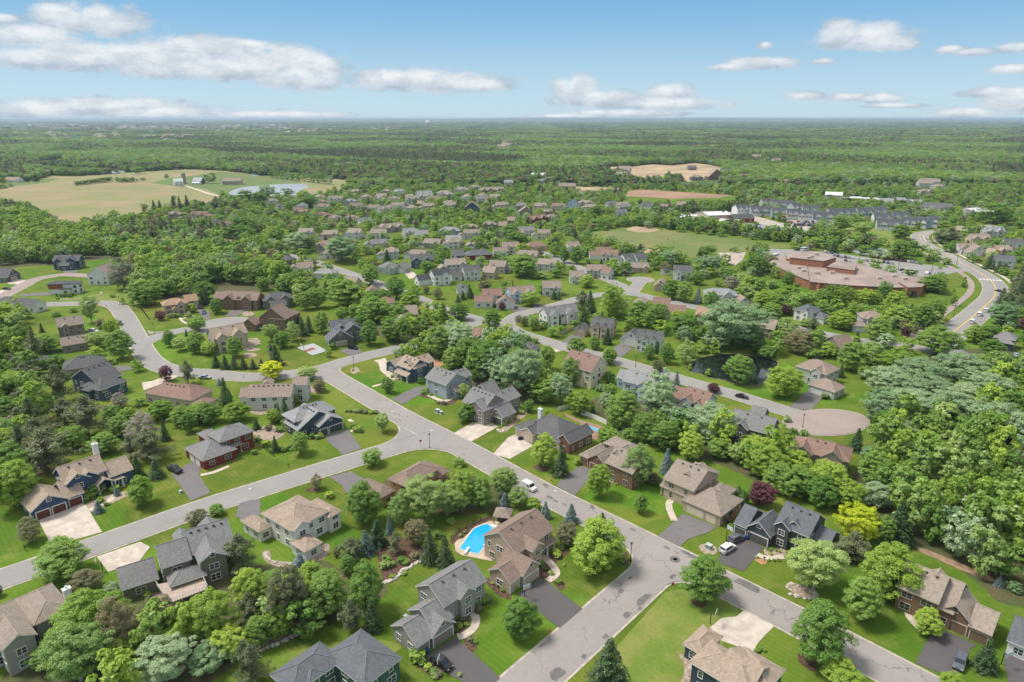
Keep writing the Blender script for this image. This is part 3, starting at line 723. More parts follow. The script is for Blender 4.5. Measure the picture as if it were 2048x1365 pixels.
def house(label, wall, roof, wings, trim='w', door='white', accent=None, cat='house', group=None, vents=3, name='house', detail=2, chim=None, ang=None):
    TR = {'w': TRIMW, 'd': TRIMD, 't': TRIMT}[trim]
    DM = {'wood': GARWOOD, 'wall': wallmat(wall)}.get(door) or mat('door_' + door, WALLS[door], .5)
    A0 = None; rects = []
    for wg in wings:
        code, A, B, dep, z, ty = wg[:6]; op = wg[6] if len(wg) > 6 else {}
        a = G(*K(code, *A), z); b = G(*K(code, *B), z)
        if A0 is None:
            A0 = Vector((a.x, a.y, 0)); th0 = math.atan2(b.y - a.y, b.x - a.x) if ang is None else R(ang)
        th = math.atan2(b.y - a.y, b.x - a.x); k = round((th - th0) / (pi / 2)); th = th0 + k * pi / 2
        U = Vector((math.cos(th), math.sin(th), 0)); V = Vector((-U.y, U.x, 0))
        L = (b - a).dot(U)
        D = (G(*K(code, *dep), z) - a).dot(V) if isinstance(dep, tuple) else dep
        o = Vector((a.x, a.y, 0)) - A0
        if op.get('back'): o = o + V * 0
        if D < 0: o = o + V * D; D = -D
        if L < 0: o = o + U * L; L = -L
        if op.get('proj') is None and wg[5] == 'v' and wg is not wings[0] and wg[4] > 4.6 and not isinstance(wg[3], tuple): op = dict(op, proj=.75)
        if op.get('proj'): o = o - V * op['proj']; D += op['proj']
        rects.append(dict(o=o, U=U, V=V, L=L, D=D, z=z, ty=ty, op=op))
    root = thing(name, label, cat, tuple(A0), 0, group)
    wb = MB(); rb = MB(); wins = []; gars = []; posts = MB(); nposts = 0
    H = dict(root=root, label=label, c=A0 + sum((r['o'] + r['U'] * r['L'] / 2 + r['V'] * r['D'] / 2 for r in rects), Vector()) / len(rects), A0=A0, rects=rects)
    HOUSES.append(H)
    def inside(p, z, me):
        for r in rects:
            if r is me or r['op'].get('posts'): continue
            q = p - r['o']; x = q.dot(r['U']); y = q.dot(r['V'])
            if .2 < x < r['L'] - .2 and .2 < y < r['D'] - .2 and z < r['z'] + .3: return True
            # under the roof of a lower wing in front
        return False
    for ri, r in enumerate(rects):
        o, U, V, L, D, z, ty, op = (r[k] for k in ('o', 'U', 'V', 'L', 'D', 'z', 'ty', 'op'))
        P = lambda x, y, h: tuple(o + U * x + V * y + Vector((0, 0, h)))
        s = op.get('s', .58) * (1 + .004 * ri); oh = op.get('oh', .45); th = .2
        z = z + ri * .003
        # roof
        if ty in ('u', 'v'):
            if ty == 'u': Q = P; w = D; ln = L
            else: Q = lambda x, y, h: P(y, x, h); w = L; ln = D
            rz_ = z + s * w / 2
            e0, e1 = 0, ln
            for (y0, y1, za, zb) in ((0, w / 2, z, rz_), (w, w / 2, z, rz_)):
                rb.face([Q(e0, y0, za), Q(e1, y0, za), Q(e1, y1, zb), Q(e0, y1, zb)], 0)
                rb.face([Q(e0, y0, za - th), Q(e1, y0, za - th), Q(e1, y1, zb - th), Q(e0, y1, zb - th)], 1)
                rb.face([Q(e0, y0, za - th), Q(e1, y0, za - th), Q(e1, y0, za), Q(e0, y0, za)], 1)
                for e in (e0, e1):
                    rb.face([Q(e, y0, za - th - .05), Q(e, y1, zb - th - .05), Q(e, y1, zb), Q(e, y0, za)], 1)
                    i_ = .12 if e == e0 else -.12
            wz = z + s * oh - .04
            if not op.get('posts'):
                i0, i1 = oh, w - oh; g0 = op.get('ohe', .35); gg0, gg1 = g0, ln - g0
                pk = rz_ - th - .02
                bz = op.get('base', -.3)
                for y in (i0, i1): wb.face([Q(gg0, y, bz), Q(gg1, y, bz), Q(gg1, y, wz - th), Q(gg0, y, wz - th)], op.get('wm', 0))
                for e in (gg0, gg1): wb.face([Q(e, i0, bz), Q(e, i1, bz), Q(e, i1, wz - th), Q(e, w / 2, pk), Q(e, i0, wz - th)], op.get('wm', 0))
            if ri < 2 and vents and detail > 1 and ln > 7:
                for k in range(vents):
                    e = ln * (k + 1) / (vents + 1); yy = w / 2 - .9 if ty == 'u' else w / 2 - .9
                    wins.append(('vent', Vector(Q(e, yy, rz_ - s * .9 + .1))))
            rb.tube(Q(e0, w / 2, rz_ + .02), Q(e1, w / 2, rz_ + .02), .10, .10, 4, 2, False)
        elif ty == 'h':
            hs = s; m_ = min(L, D) / 2; hz = z + hs * m_
            if L >= D: r0, r1 = (m_, D / 2), (L - m_, D / 2)
            else: r0, r1 = (L / 2, m_), (L / 2, D - m_)
            c = [(0, 0), (L, 0), (L, D), (0, D)]
            if L >= D: fs = [(c[0], c[1], r1, r0), (c[1], c[2], r1), (c[2], c[3], r0, r1), (c[3], c[0], r0)]
            else: fs = [(c[0], c[1], r0), (c[1], c[2], r1, r0), (c[2], c[3], r1), (c[3], c[0], r0, r1)]
            for f in fs: rb.face([P(q[0], q[1], z if j < 2 else hz) for j, q in enumerate(f)], 0)
            for j in range(4):
                a, b = c[j], c[(j + 1) % 4]; rb.face([P(*a, z - th), P(*b, z - th), P(*b, z), P(*a, z)], 1)
            rb.face([P(*q, z - th) for q in reversed(c)], 1)
            for e_, f_ in (((c[0], r0), (c[3], r0), (c[1], r1), (c[2], r1), (r0, r1)) if L >= D else ((c[0], r0), (c[1], r0), (c[2], r1), (c[3], r1), (r0, r1))):
                if (Vector(e_) - Vector(f_)).length > .2: rb.tube(P(*e_, (z if e_ in c else hz) + .02), P(*f_, hz + .02), .09, .09, 4, 2, False)
            if not op.get('posts'):
                bz = op.get('base', -.3)
                k = [(oh, oh), (L - oh, oh), (L - oh, D - oh), (oh, D - oh)]
                for j in range(4):
                    a, b = k[j], k[(j + 1) % 4]; wb.face([P(*a, bz), P(*b, bz), P(*b, z - th + .02), P(*a, z - th + .02)], op.get('wm', 0))
            if ri < 1 and vents and detail > 1 and abs(L - D) > vents * 1.3:
                for k in range(vents):
                    f = (k + 1) / (vents + 1)
                    q = (r0[0] + (r1[0] - r0[0]) * f, r0[1] + (r1[1] - r0[1]) * f)
                    wins.append(('vent', Vector(P(q[0] - (.0 if L >= D else .9), q[1] - (.9 if L >= D else 0), hz - hs * .9 + .1))))
        else:  # 's' lean-to falling towards the front, 'f' flat
            rise = s * D if ty == 's' else .05
            za, zb = z, z + rise
            rb.face([P(0, 0, za), P(L, 0, za), P(L, D, zb), P(0, D, zb)], 0)
            rb.face([P(0, 0, za - th), P(L, 0, za - th), P(L, D, zb - th), P(0, D, zb - th)], 1)
            rb.face([P(0, 0, za - th), P(L, 0, za - th), P(L, 0, za), P(0, 0, za)], 1)
            rb.face([P(0, D, zb - th), P(L, D, zb - th), P(L, D, zb), P(0, D, zb)], 1)
            for x in (0, L): rb.face([P(x, 0, za - th), P(x, D, zb - th), P(x, D, zb), P(x, 0, za)], 1)
            if not op.get('posts'):
                bz = op.get('base', -.3)
                wb.face([P(oh, oh, bz), P(L - oh, oh, bz), P(L - oh, oh, za - th), P(oh, oh, za - th)], op.get('wm', 0))
                wb.face([P(oh, D - .1, bz), P(L - oh, D - .1, bz), P(L - oh, D - .1, zb - th), P(oh, D - .1, zb - th)], op.get('wm', 0))
                for x in (oh, L - oh): wb.face([P(x, oh, bz), P(x, D - .1, bz), P(x, D - .1, zb - th), P(x, oh, za - th)], op.get('wm', 0))
        if op.get('posts'):
            n = max(2, int(L / 2.8) + 1)
            for k in range(n):
                x = .5 + (L - 1.0) * k / (n - 1); q = P(x, .5, 0)
                if ('post', round(z, 1), trim) not in WINC:
                    posts = MB(); posts.box(-.14, .14, -.14, .14, .8, z - .18); posts.box(-.24, .24, -.24, .24, -.1, .8); WINC[('post', round(z, 1), trim)] = posts.mesh('porch_post', TRIMW if trim == 'w' else TRIMT)
                obj('porch_post', WINC[('post', round(z, 1), trim)], root, (q[0], q[1], 0))
            continue
        # openings
        ohx = op.get('ohe', .35) if ty == 'u' else oh; ohy = op.get('ohe', .35) if ty == 'v' else oh
        faces = {'f': ((ohx, ohy), (L - ohx, ohy), -V), 'b': ((L - ohx, D - ohy), (ohx, D - ohy), V), 'l': ((ohx, D - ohy), (ohx, ohy), -U), 'r': ((L - ohx, ohy), (L - ohx, D - ohy), U)}
        gspec = op.get('g')
        for fk, (p0, p1, nrm) in faces.items():
            a = o + U * p0[0] + V * p0[1]; b = o + U * p1[0] + V * p1[1]; fl = (b - a).length
            mid = A0 + (a + b) / 2; view = Vector((0, 0, CAMH)) - mid; view.z = 0; view.normalize()
            if nrm.dot(view) < -.1: continue
            dirv = (b - a).normalized(); rot = math.atan2(dirv.y, dirv.x)
            hasg = gspec and gspec[0] == fk
            if hasg:
                ws = [float(q) for q in gspec[1:].split(',')]; tot = sum(ws) + .75 * (len(ws) - 1)
                x = (fl - tot) / 2 + op.get('gx', 0)
                for wd in ws:
                    gars.append((a + dirv * (x + wd / 2) + nrm * .02, rot, wd)); x += wd + .75
            if op.get('nowin'): continue
            nst = 1 if z < 4.6 else (2 if z < 7.3 else 3)
            gable_end = (ty == 'u' and fk in 'lr') or (ty == 'v' and fk in 'fb')
            for stn in range(nst):
                zc_ = 1.55 + stn * 2.75
                if zc_ + .7 > z + s * oh - .25: zc_ = z + s * oh - 1.0
                if hasg and stn == 0: continue
                nw = max(1, int(fl / (3.3 if stn else 3.6)))
                if fl < 1.9: continue
                rd = random.Random(int(ri * 31 + stn * 7 + fl * 10))
                for k in range(nw):
                    if rd.random() < .12 and nw > 2: continue
                    x = fl * (k + .5) / nw; p = a + dirv * x
                    if inside(p + nrm * .3, zc_, r): continue
                    wd = rd.choice([.85, 1.5, 1.5, 1.9]) if nw > 1 else (1.5 if fl < 5 else 1.9)
                    if nw == 1 and fl < 3: wd = 1.0
                    hh = 1.3 if stn or z < 4.6 else 1.5
                    wins.append((wd, hh, p + nrm * .03 + Vector((0, 0, zc_)), rot))
            if gable_end and (op.get('gw') or (hasg and fl > 5)):
                zz = z + s * (L if ty == 'v' else D) * .22
                if zz > nst * 2.75 + .9 or hasg:
                    wins.append((1.0, 1.1, (a + b) / 2 + nrm * .03 + Vector((0, 0, zz + .3)), rot))
    mw = obj('wall', wb.mesh('wall', [wallmat(wall), wallmat(accent or wall)]), root)
    ro = obj('roof', rb.mesh('roof', [shingle(roof, ROOFS[roof]), TR, shingle(roof + '_ridge', tuple(min(.8, q * 1.35) for q in ROOFS[roof]))]), root)
    for q in wins:
        if q[0] == 'vent': obj('roof_vent', VENT, ro, tuple(q[1])); continue
        wd, hh, p, rot = q
        fm, pm = window_meshes(wd, hh, TR)
        w_ = obj('window', fm, root, tuple(p), rot)
        if detail > 1: obj('pane', pm, w_)
        else:
            obj('pane', pm, w_)
    for p, rot, wd in gars:
        dm, fm = garage_meshes(wd, 2.25, DM, TR)
        g = obj('garage_door', dm, root, tuple(p), rot); obj('frame', fm, g)
    if chim:
        code, x, y, zt, cm = chim; p = G(*K(code, x, y), zt) - A0
        c_ = MB(); c_.box(-.7, .7, -.5, .5, zt - 6, zt - .25); c_.box(-.8, .8, -.6, .6, zt - .25, zt - .05)
        c_.lathe([(.0, zt + .55), (.22, zt + .5), (.2, zt - .06), (.3, zt - .06)], 10)
        obj('chimney', c_.mesh('chimney', wallmat(cm)), ro, (p.x, p.y, 0), rects[0]['U'].to_2d().angle_signed(Vector((1, 0))) if 0 else math.atan2(rects[0]['U'].y, rects[0]['U'].x))
    for r in rects:
        n1 = max(1, int(r['L'] / 4)); n2 = max(1, int(r['D'] / 4))
        for i in range(n1 + 1):
            for j in range(n2 + 1):
                p = A0 + r['o'] + r['U'] * (r['L'] * i / n1) + r['V'] * (r['D'] * j / n2); EXCL.append((p.x, p.y, 3.0))
    return root

# ---- near houses, wing by wing (first wing sets the direction)
house('navy blue two-storey house with tan roof, white chimney and two brown garage doors', 'blue', 'tan', [
    ('b1', (362, 252), (605, 168), 9.5, 5.7, 'u', {'s': .7}),
    ('b1', (615, 213), (756, 165), 9, 3.9, 'u', {'s': .62}),
    ('b1', (366, 250), (508, 202), 5.5, 5.9, 'v', {'s': .72, 'gw': 1}),
    ('b1', (442, 226), (555, 190), 5.5, 5.6, 'v', {'s': .72}),
    ('b1', (545, 262), (648, 232), 3.5, 3.1, 'v', {'s': .6, 'posts': 1}),
    ('b1', (365, 335), (484, 300), 10, 3.1, 'u', {'s': .6, 'g': 'f3.0'}),
    ('b1', (170, 412), (396, 330), 9.5, 3.1, 'v', {'s': .66, 'g': 'f3,3', 'ohe': .5}),
    ('b1', (640, 232), (695, 205), 2.5, 2.9, 's', {'s': .1, 'posts': 1})], door='wood', chim=('b1', 531, 20, 11.2, 'white'))
house('red two-storey house with grey hip roof beside the parked dark car', 'red', 'grey', [
    ('m2', (150, 1236), (412, 1145), 9.5, 5.7, 'h', {'s': .5}),
    ('b1', (1140, 122), (1345, 56), 13, 3.2, 'h', {'s': .5, 'g': 'l3,3'}),
    ('m2', (60, 1222), (175, 1180), 8, 4.6, 'h', {'s': .5, 'nowin': 1}),
    ('m2', (205, 1285), (330, 1245), 4.5, 3.0, 'h', {'s': .5, 'posts': 1}),
    ('m2', (120, 1300), (230, 1275), 5, 3.1, 'h', {'s': .5})], accent='stonew', trim='t')
house('large sage green house with dark roof, glazed sunroom and raised rear deck', 'sage', 'grey', [
    ('b1', (1062, 655), (1322, 572), 11, 6.2, 'u', {'s': .62}),
    ('b1', (905, 728), (1078, 660), 10, 6.0, 'u', {'s': .6}),
    ('b1', (1113, 692), (1272, 618), 7, 6.2, 'v', {'s': .62, 'gw': 1}),
    ('b1', (680, 853), (892, 765), 9.5, 3.2, 'u', {'s': .6}),
    ('b1', (955, 832), (1160, 742), 5.5, 3.6, 'h', {'s': .55}),
    ('b1', (985, 580), (1075, 550), 4, 6.2, 'v', {'s': .7}), ('b1', (1130, 525), (1240, 485), 4, 6.6, 'v', {'s': .7})], vents=5, accent='sage')
house('pale grey house with white trim and tall stacked windows at the corner', 'grey', 'taupe', [
    ('b1', (190, 1047), (412, 942), 12, 6.0, 'h', {'s': .52}),
    ('b1', (-120, 1190), (195, 1047), 12, 6.0, 'h', {'s': .54}),
    ('b1', (0, 1182), (206, 1085), 8, 6.4, 'v', {'s': .6}),], vents=4, chim=('b1', 372, 835, 8, 'white'))
house('white two-storey house with tan hip roof and screened porch on its lawn side', 'white', 'tan', [
    ('b2', (230, 515), (446, 401), (85, 400), 5.8, 'h', {'s': .5}),
    ('b2', (445, 440), (530, 404), (362, 335), 4.8, 'h', {'s': .5}),
    ('b2', (50, 522), (140, 488), (-25, 440), 3.3, 'h', {'s': .5}),
    ('b2', (310, 634), (416, 578), (230, 572), 3.1, 'h', {'s': .42, 'wm': 1}),
    ('b2', (238, 512), (338, 462), 5, 6.0, 'v', {'s': .6}),
    ], accent='white', vents=4, trim='w')
house('brown roofed house with orange brown walls at the street corner', 'orange', 'brown', [
    ('b2', (885, 268), (1068, 162), (785, 213), 5.6, 'h', {'s': .5}),
    ('b2', (1062, 212), (1165, 182), 10, 3.6, 'h', {'s': .5}),
    ('b2', (738, 330), (836, 287), (682, 205), 3.4, 'h', {'s': .5})], trim='t', vents=5)
# the tan house: ridge runs up-right, front faces lower right
house('tan two-storey house with brown roof standing by the swimming pool', 'tan', 'brown', [
    ('z1', (905, 745), (1425, 395), 11, 5.6, 'u', {'s': .62}),
    ('z1', (1095, 695), (1255, 585), 6, 5.6, 'v', {'s': .66}),
    ('z1', (825, 1145), (1000, 1040), (520, 950), 3.2, 'u', {'s': .62, 'g': 'f2.9'}),
    ('z1', (1000, 1045), (1235, 868), 8, 3.4, 'v', {'s': .8, 'g': 'f4.9'}),
    ('z1', (1245, 700), (1465, 550), 2.6, 3.0, 's', {'s': .45, 'posts': 1})], trim='w', door='beige', accent='stonew')
house('taupe house with dark grey roof, paired garages and white trim beside the black car', 'grey', 'grey', [
    ('z2', (730, 715), (1268, 375), 9.5, 5.6, 'u', {'s': .62}),
    ('z2', (905, 600), (1120, 478), 6, 5.7, 'v', {'s': .72, 'ohe': .3}),
    ('z2', (600, 1000), (850, 830), 8.5, 3.7, 'u', {'s': .62}),
    ('z2', (388, 1212), (600, 1085), 8.5, 3.0, 'u', {'s': .62, 'g': 'f2.6'}),
    ('z2', (585, 1098), (895, 905), 6.5, 3.1, 'v', {'s': .78, 'g': 'f4.9', 'ohe': .5})], door='taupe', accent='stonew')
house('dark roofed green house at the bottom edge with two small dormers', 'greenwall', 'slate', [
    ('b2', (640, 1395), (858, 1228), 12, 5.0, 'h', {'s': .5}),
    ('b2', (240, 1440), (578, 1278), (90, 1335), 5.0, 'h', {'s': .5}),
    ('b2', (335, 1370), (425, 1310), 4, 5.3, 'h', {'s': .55}),
    ('b2', (640, 1300), (710, 1262), 3.5, 5.4, 'h', {'s': .55})], vents=5)
house('broad taupe roofed house with tan double garage between spruce and fence', 'tan', 'taupe', [
    ('z3', (130, 345), (500, 445), (305, 140), 5.7, 'u', {'s': .55}),
    ('z3', (240, 300), (500, 440), 8, 5.9, 'v', {'s': .55, 'gw': 1}),
    ('z3', (610, 350), (838, 318), 8, 5.2, 'h', {'s': .5}),
    ('z3', (95, 415), (470, 470), 3, 3.1, 's', {'s': .4, 'posts': 1}),
    ('z3', (540, 480), (830, 500), 8, 4.2, 'h', {'s': .5}),
    ('z3', (320, 560), (740, 730), (560, 395), 3.3, 'h', {'s': .5, 'g': 'f4.9,2.8'})], accent='stonew', trim='t', door='cream', ang=-45.5)
house('charcoal grey house with white trim and a wide garage by the white car', 'charcoal', 'slate', [
    ('z3', (1275, 800), (1655, 925), 10.5, 5.7, 'u', {'s': .75}),
    ('z3', (855, 800), (1000, 850), 10, 3.3, 'u', {'s': .68, 'g': 'f2.8'}),
    ('z3', (970, 838), (1240, 950), 8, 3.4, 'v', {'s': .85, 'g': 'f5', 'ohe': .5}),
    ('z3', (1275, 800), (1450, 872), 6, 5.8, 'v', {'s': .8, 'ohe': .3}),
    ('z3', (1400, 800), (1555, 890), 5, 6.0, 'v', {'s': .85}),
    ('z3', (1390, 945), (1560, 1000), 3, 3.0, 's', {'s': .45, 'posts': 1}),
    ('z3', (1640, 1000), (1830, 1060), 9, 3.4, 'u', {'s': .6})], accent='stonew', door='darkgrey', ang=-45.5)
house('brown sided house with tan shingle roof, gabled entry and two garage doors', 'brown', 'tan2', [
    ('z5', (60, 410), (530, 520), 10.5, 5.6, 'u', {'s': .72}),
    ('z5', (270, 380), (528, 508), 6, 5.8, 'v', {'s': .8, 'gw': 0, 'ohe': .3}),
    ('z5', (460, 620), (640, 680), 12, 4.2, 'u', {'s': .7}),
    ('z5', (440, 640), (820, 800), 8, 3.4, 'v', {'s': .85, 'g': 'f5', 'ohe': .5}),
    ('z5', (770, 800), (1020, 895), 8.5, 3.1, 'u', {'s': .68, 'g': 'f2.9'}),
    ('z5', (200, 440), (335, 505), 3.5, 3.4, 'v', {'s': .8, 'posts': 1})], trim='t', door='brown', accent='stonew', ang=-45.5)
house('white sided house with blue grey roof cut by the right edge', 'white', 'slate', [
    ('z5', (1155, 945), (1420, 1060), 10, 3.2, 'u', {'s': .6}), ('z5', (1290, 900), (1600, 1040), 10, 3.4, 'h', {'s': .6})], ang=-45.5)
house('dark blue-grey house with tan roof seen from behind at the bottom edge', 'slate', 'tan', [
    ('z4', (630, 1095), (1110, 1390), (1110, 855), 6.2, 'u', {'s': .5}),
    ('z4', (350, 940), (640, 1110), (560, 715), 6.1, 'h', {'s': .5}),
    ('z4', (165, 738), (460, 905), (420, 460), 3.2, 'h', {'s': .5}),
    ('z4', (740, 1050), (1330, 1400), (945, 730), 6.0, 'h', {'s': .55}),
    ('z4', (1100, 1500), (1700, 1330), 12, 6.0, 'h', {'s': .5}),
    ], vents=1, ang=-45.5)
house('low dark roofed brick house with two gables and a brick front beside the concrete drive', 'beige', 'dark', [
    ('z6', (150, 335), (640, 540), 14, 3.6, 'h', {'s': .55}),
    ('z6', (50, 340), (310, 455), 8, 3.3, 'h', {'s': .58, 'g': 'f2.6,4.6'}),
    ('z6', (132, 384), (308, 450), 6, 3.35, 'v', {'s': .62, 'ohe': .3, 'nowin': 1}),
    ('z6', (590, 492), (775, 562), (1068, 415), 3.9, 'v', {'s': .8, 'ohe': .3, 'wm': 1})], accent='brickw', door='tan', chim=('z6', 388, 110, 7.2, 'white'), ang=-45.5, vents=5)
house('brown brick house with taupe roof behind two bright green street trees', 'brown', 'taupe', [
    ('z6', (1210, 800), (1560, 960), 11, 5.4, 'u', {'s': .62}),
    ('z6', (1250, 700), (1440, 800), 6, 5.9, 'v', {'s': .78, 'ohe': .3}),
    ('z6', (1560, 700), (1925, 690), 11, 5.0, 'h', {'s': .5}),
    ('z6', (875, 700), (1010, 755), (1140, 545), 3.2, 'h', {'s': .5, 'g': 'f2.8'}),
    ('z6', (985, 750), (1225, 850), 8, 3.3, 'v', {'s': .75, 'wm': 1, 'g': 'f4.8'})], accent='brickw', trim='t', door='brown', ang=-45.5)
house('deep blue house with tan roof and stone porch at the street bend', 'navy', 'tan', [
    ('z7', (330, 250), (580, 300), 10, 5.6, 'u', {'s': .6}),
    ('z7', (545, 300), (830, 205), 8, 5.7, 'u', {'s': .62}),
    ('z7', (480, 270), (600, 300), 6, 5.8, 'v', {'s': .7}),
    ('z7', (190, 235), (325, 290), 9, 3.3, 'v', {'s': .62, 'ohe': .4}),
    ('z7', (300, 345), (500, 400), 3, 3.0, 's', {'s': .45, 'posts': 1})], accent='stonew', ang=-43)
house('blue-grey house with grey gables behind the long grey driveway', 'greyblue', 'grey', [
    ('z7', (700, 420), (1090, 480), 11, 5.8, 'u', {'s': .6}),
    ('z7', (1085, 465), (1380, 405), 8, 5.8, 'u', {'s': .5}),
    ('z7', (890, 420), (1040, 480), 6, 5.9, 'v', {'s': .75}),
    ('z7', (745, 505), (875, 560), 6, 3.3, 'v', {'s': .7}),
    ('z7', (985, 555), (1100, 600), 5, 3.3, 'v', {'s': .7}),
    ('z7', (700, 415), (800, 440), 9, 3.6, 'u', {'s': .6, 'g': 'f2.8'})], ang=-43, vents=4)
house('taupe two-storey house with steep grey gables and concrete drive', 'taupe', 'grey', [
    ('z7', (1175, 720), (1465, 830), 11, 5.6, 'u', {'s': .72}),
    ('z7', (1460, 850), (1870, 625), 8.5, 5.7, 'u', {'s': .6}),
    ('z7', (1290, 620), (1470, 775), 6, 5.8, 'v', {'s': .9, 'ohe': .3}),
    ('z7', (1520, 865), (1680, 945), (1885, 860), 3.2, 'v', {'s': .75, 'g': 'f4.6', 'ohe': .4}),
    ('z7', (1450, 860), (1540, 900), 6, 3.1, 'u', {'s': .6, 'g': 'f2.4'})], accent='stonew', door='darkgrey', ang=-43, vents=5)
house('dark slate blue house with pale grey roof and wide charcoal garage doors', 'slate', 'ltgrey', [
    ('m2', (715, 1080), (1035, 975), 9, 5.5, 'h', {'s': .6}),
    ('m2', (740, 1145), (1125, 1065), (915, 985), 3.4, 'v', {'s': .55, 'ohe': .5}),
    ('m2', (900, 1118), (1122, 1070), 4, 3.6, 'v', {'s': .55, 'g': 'f2.7,4.8'})], door='charcoal', vents=5)
house('off-white stucco house with long mauve roof and arched rear window', 'offwhite', 'mauve', [
    ('m2', (350, 895), (690, 885), 10.5, 5.2, 'u', {'s': .58}),
    ('m2', (690, 800), (810, 795), (690, 745), 6.8, 'u', {'s': .5}),
    ('m2', (292, 890), (362, 890), 8, 4.4, 'u', {'s': .55}),
    ('m2', (430, 905), (530, 900), 4, 4.2, 'h', {'s': .5}),
    ('m2', (470, 790), (545, 790), 4, 5.2, 'v', {'s': .6, 'nowin': 1, 'proj': 0})], vents=8)
house('dark slate blue house with grey roof and white framed rear porch', 'navy', 'dark', [
    ('m1', (735, 790), (930, 720), (650, 705), 5.8, 'u', {'s': .62}),
    ('m1', (755, 840), (1080, 785), 11, 4.6, 'h', {'s': .55}),
    ('m1', (610, 830), (700, 835), 5, 4.0, 'h', {'s': .5}),], vents=4)
house('house with rose brown roof and low gables beside the plum tree', 'beige', 'red', [
    ('m1', (1085, 855), (1450, 915), 11, 4.0, 'h', {'s': .52}),
    ('m1', (1260, 850), (1462, 850), 9, 4.2, 'h', {'s': .55}),
    ('m1', (1440, 940), (1620, 915), 7, 3.4, 'h', {'s': .5})], vents=5)
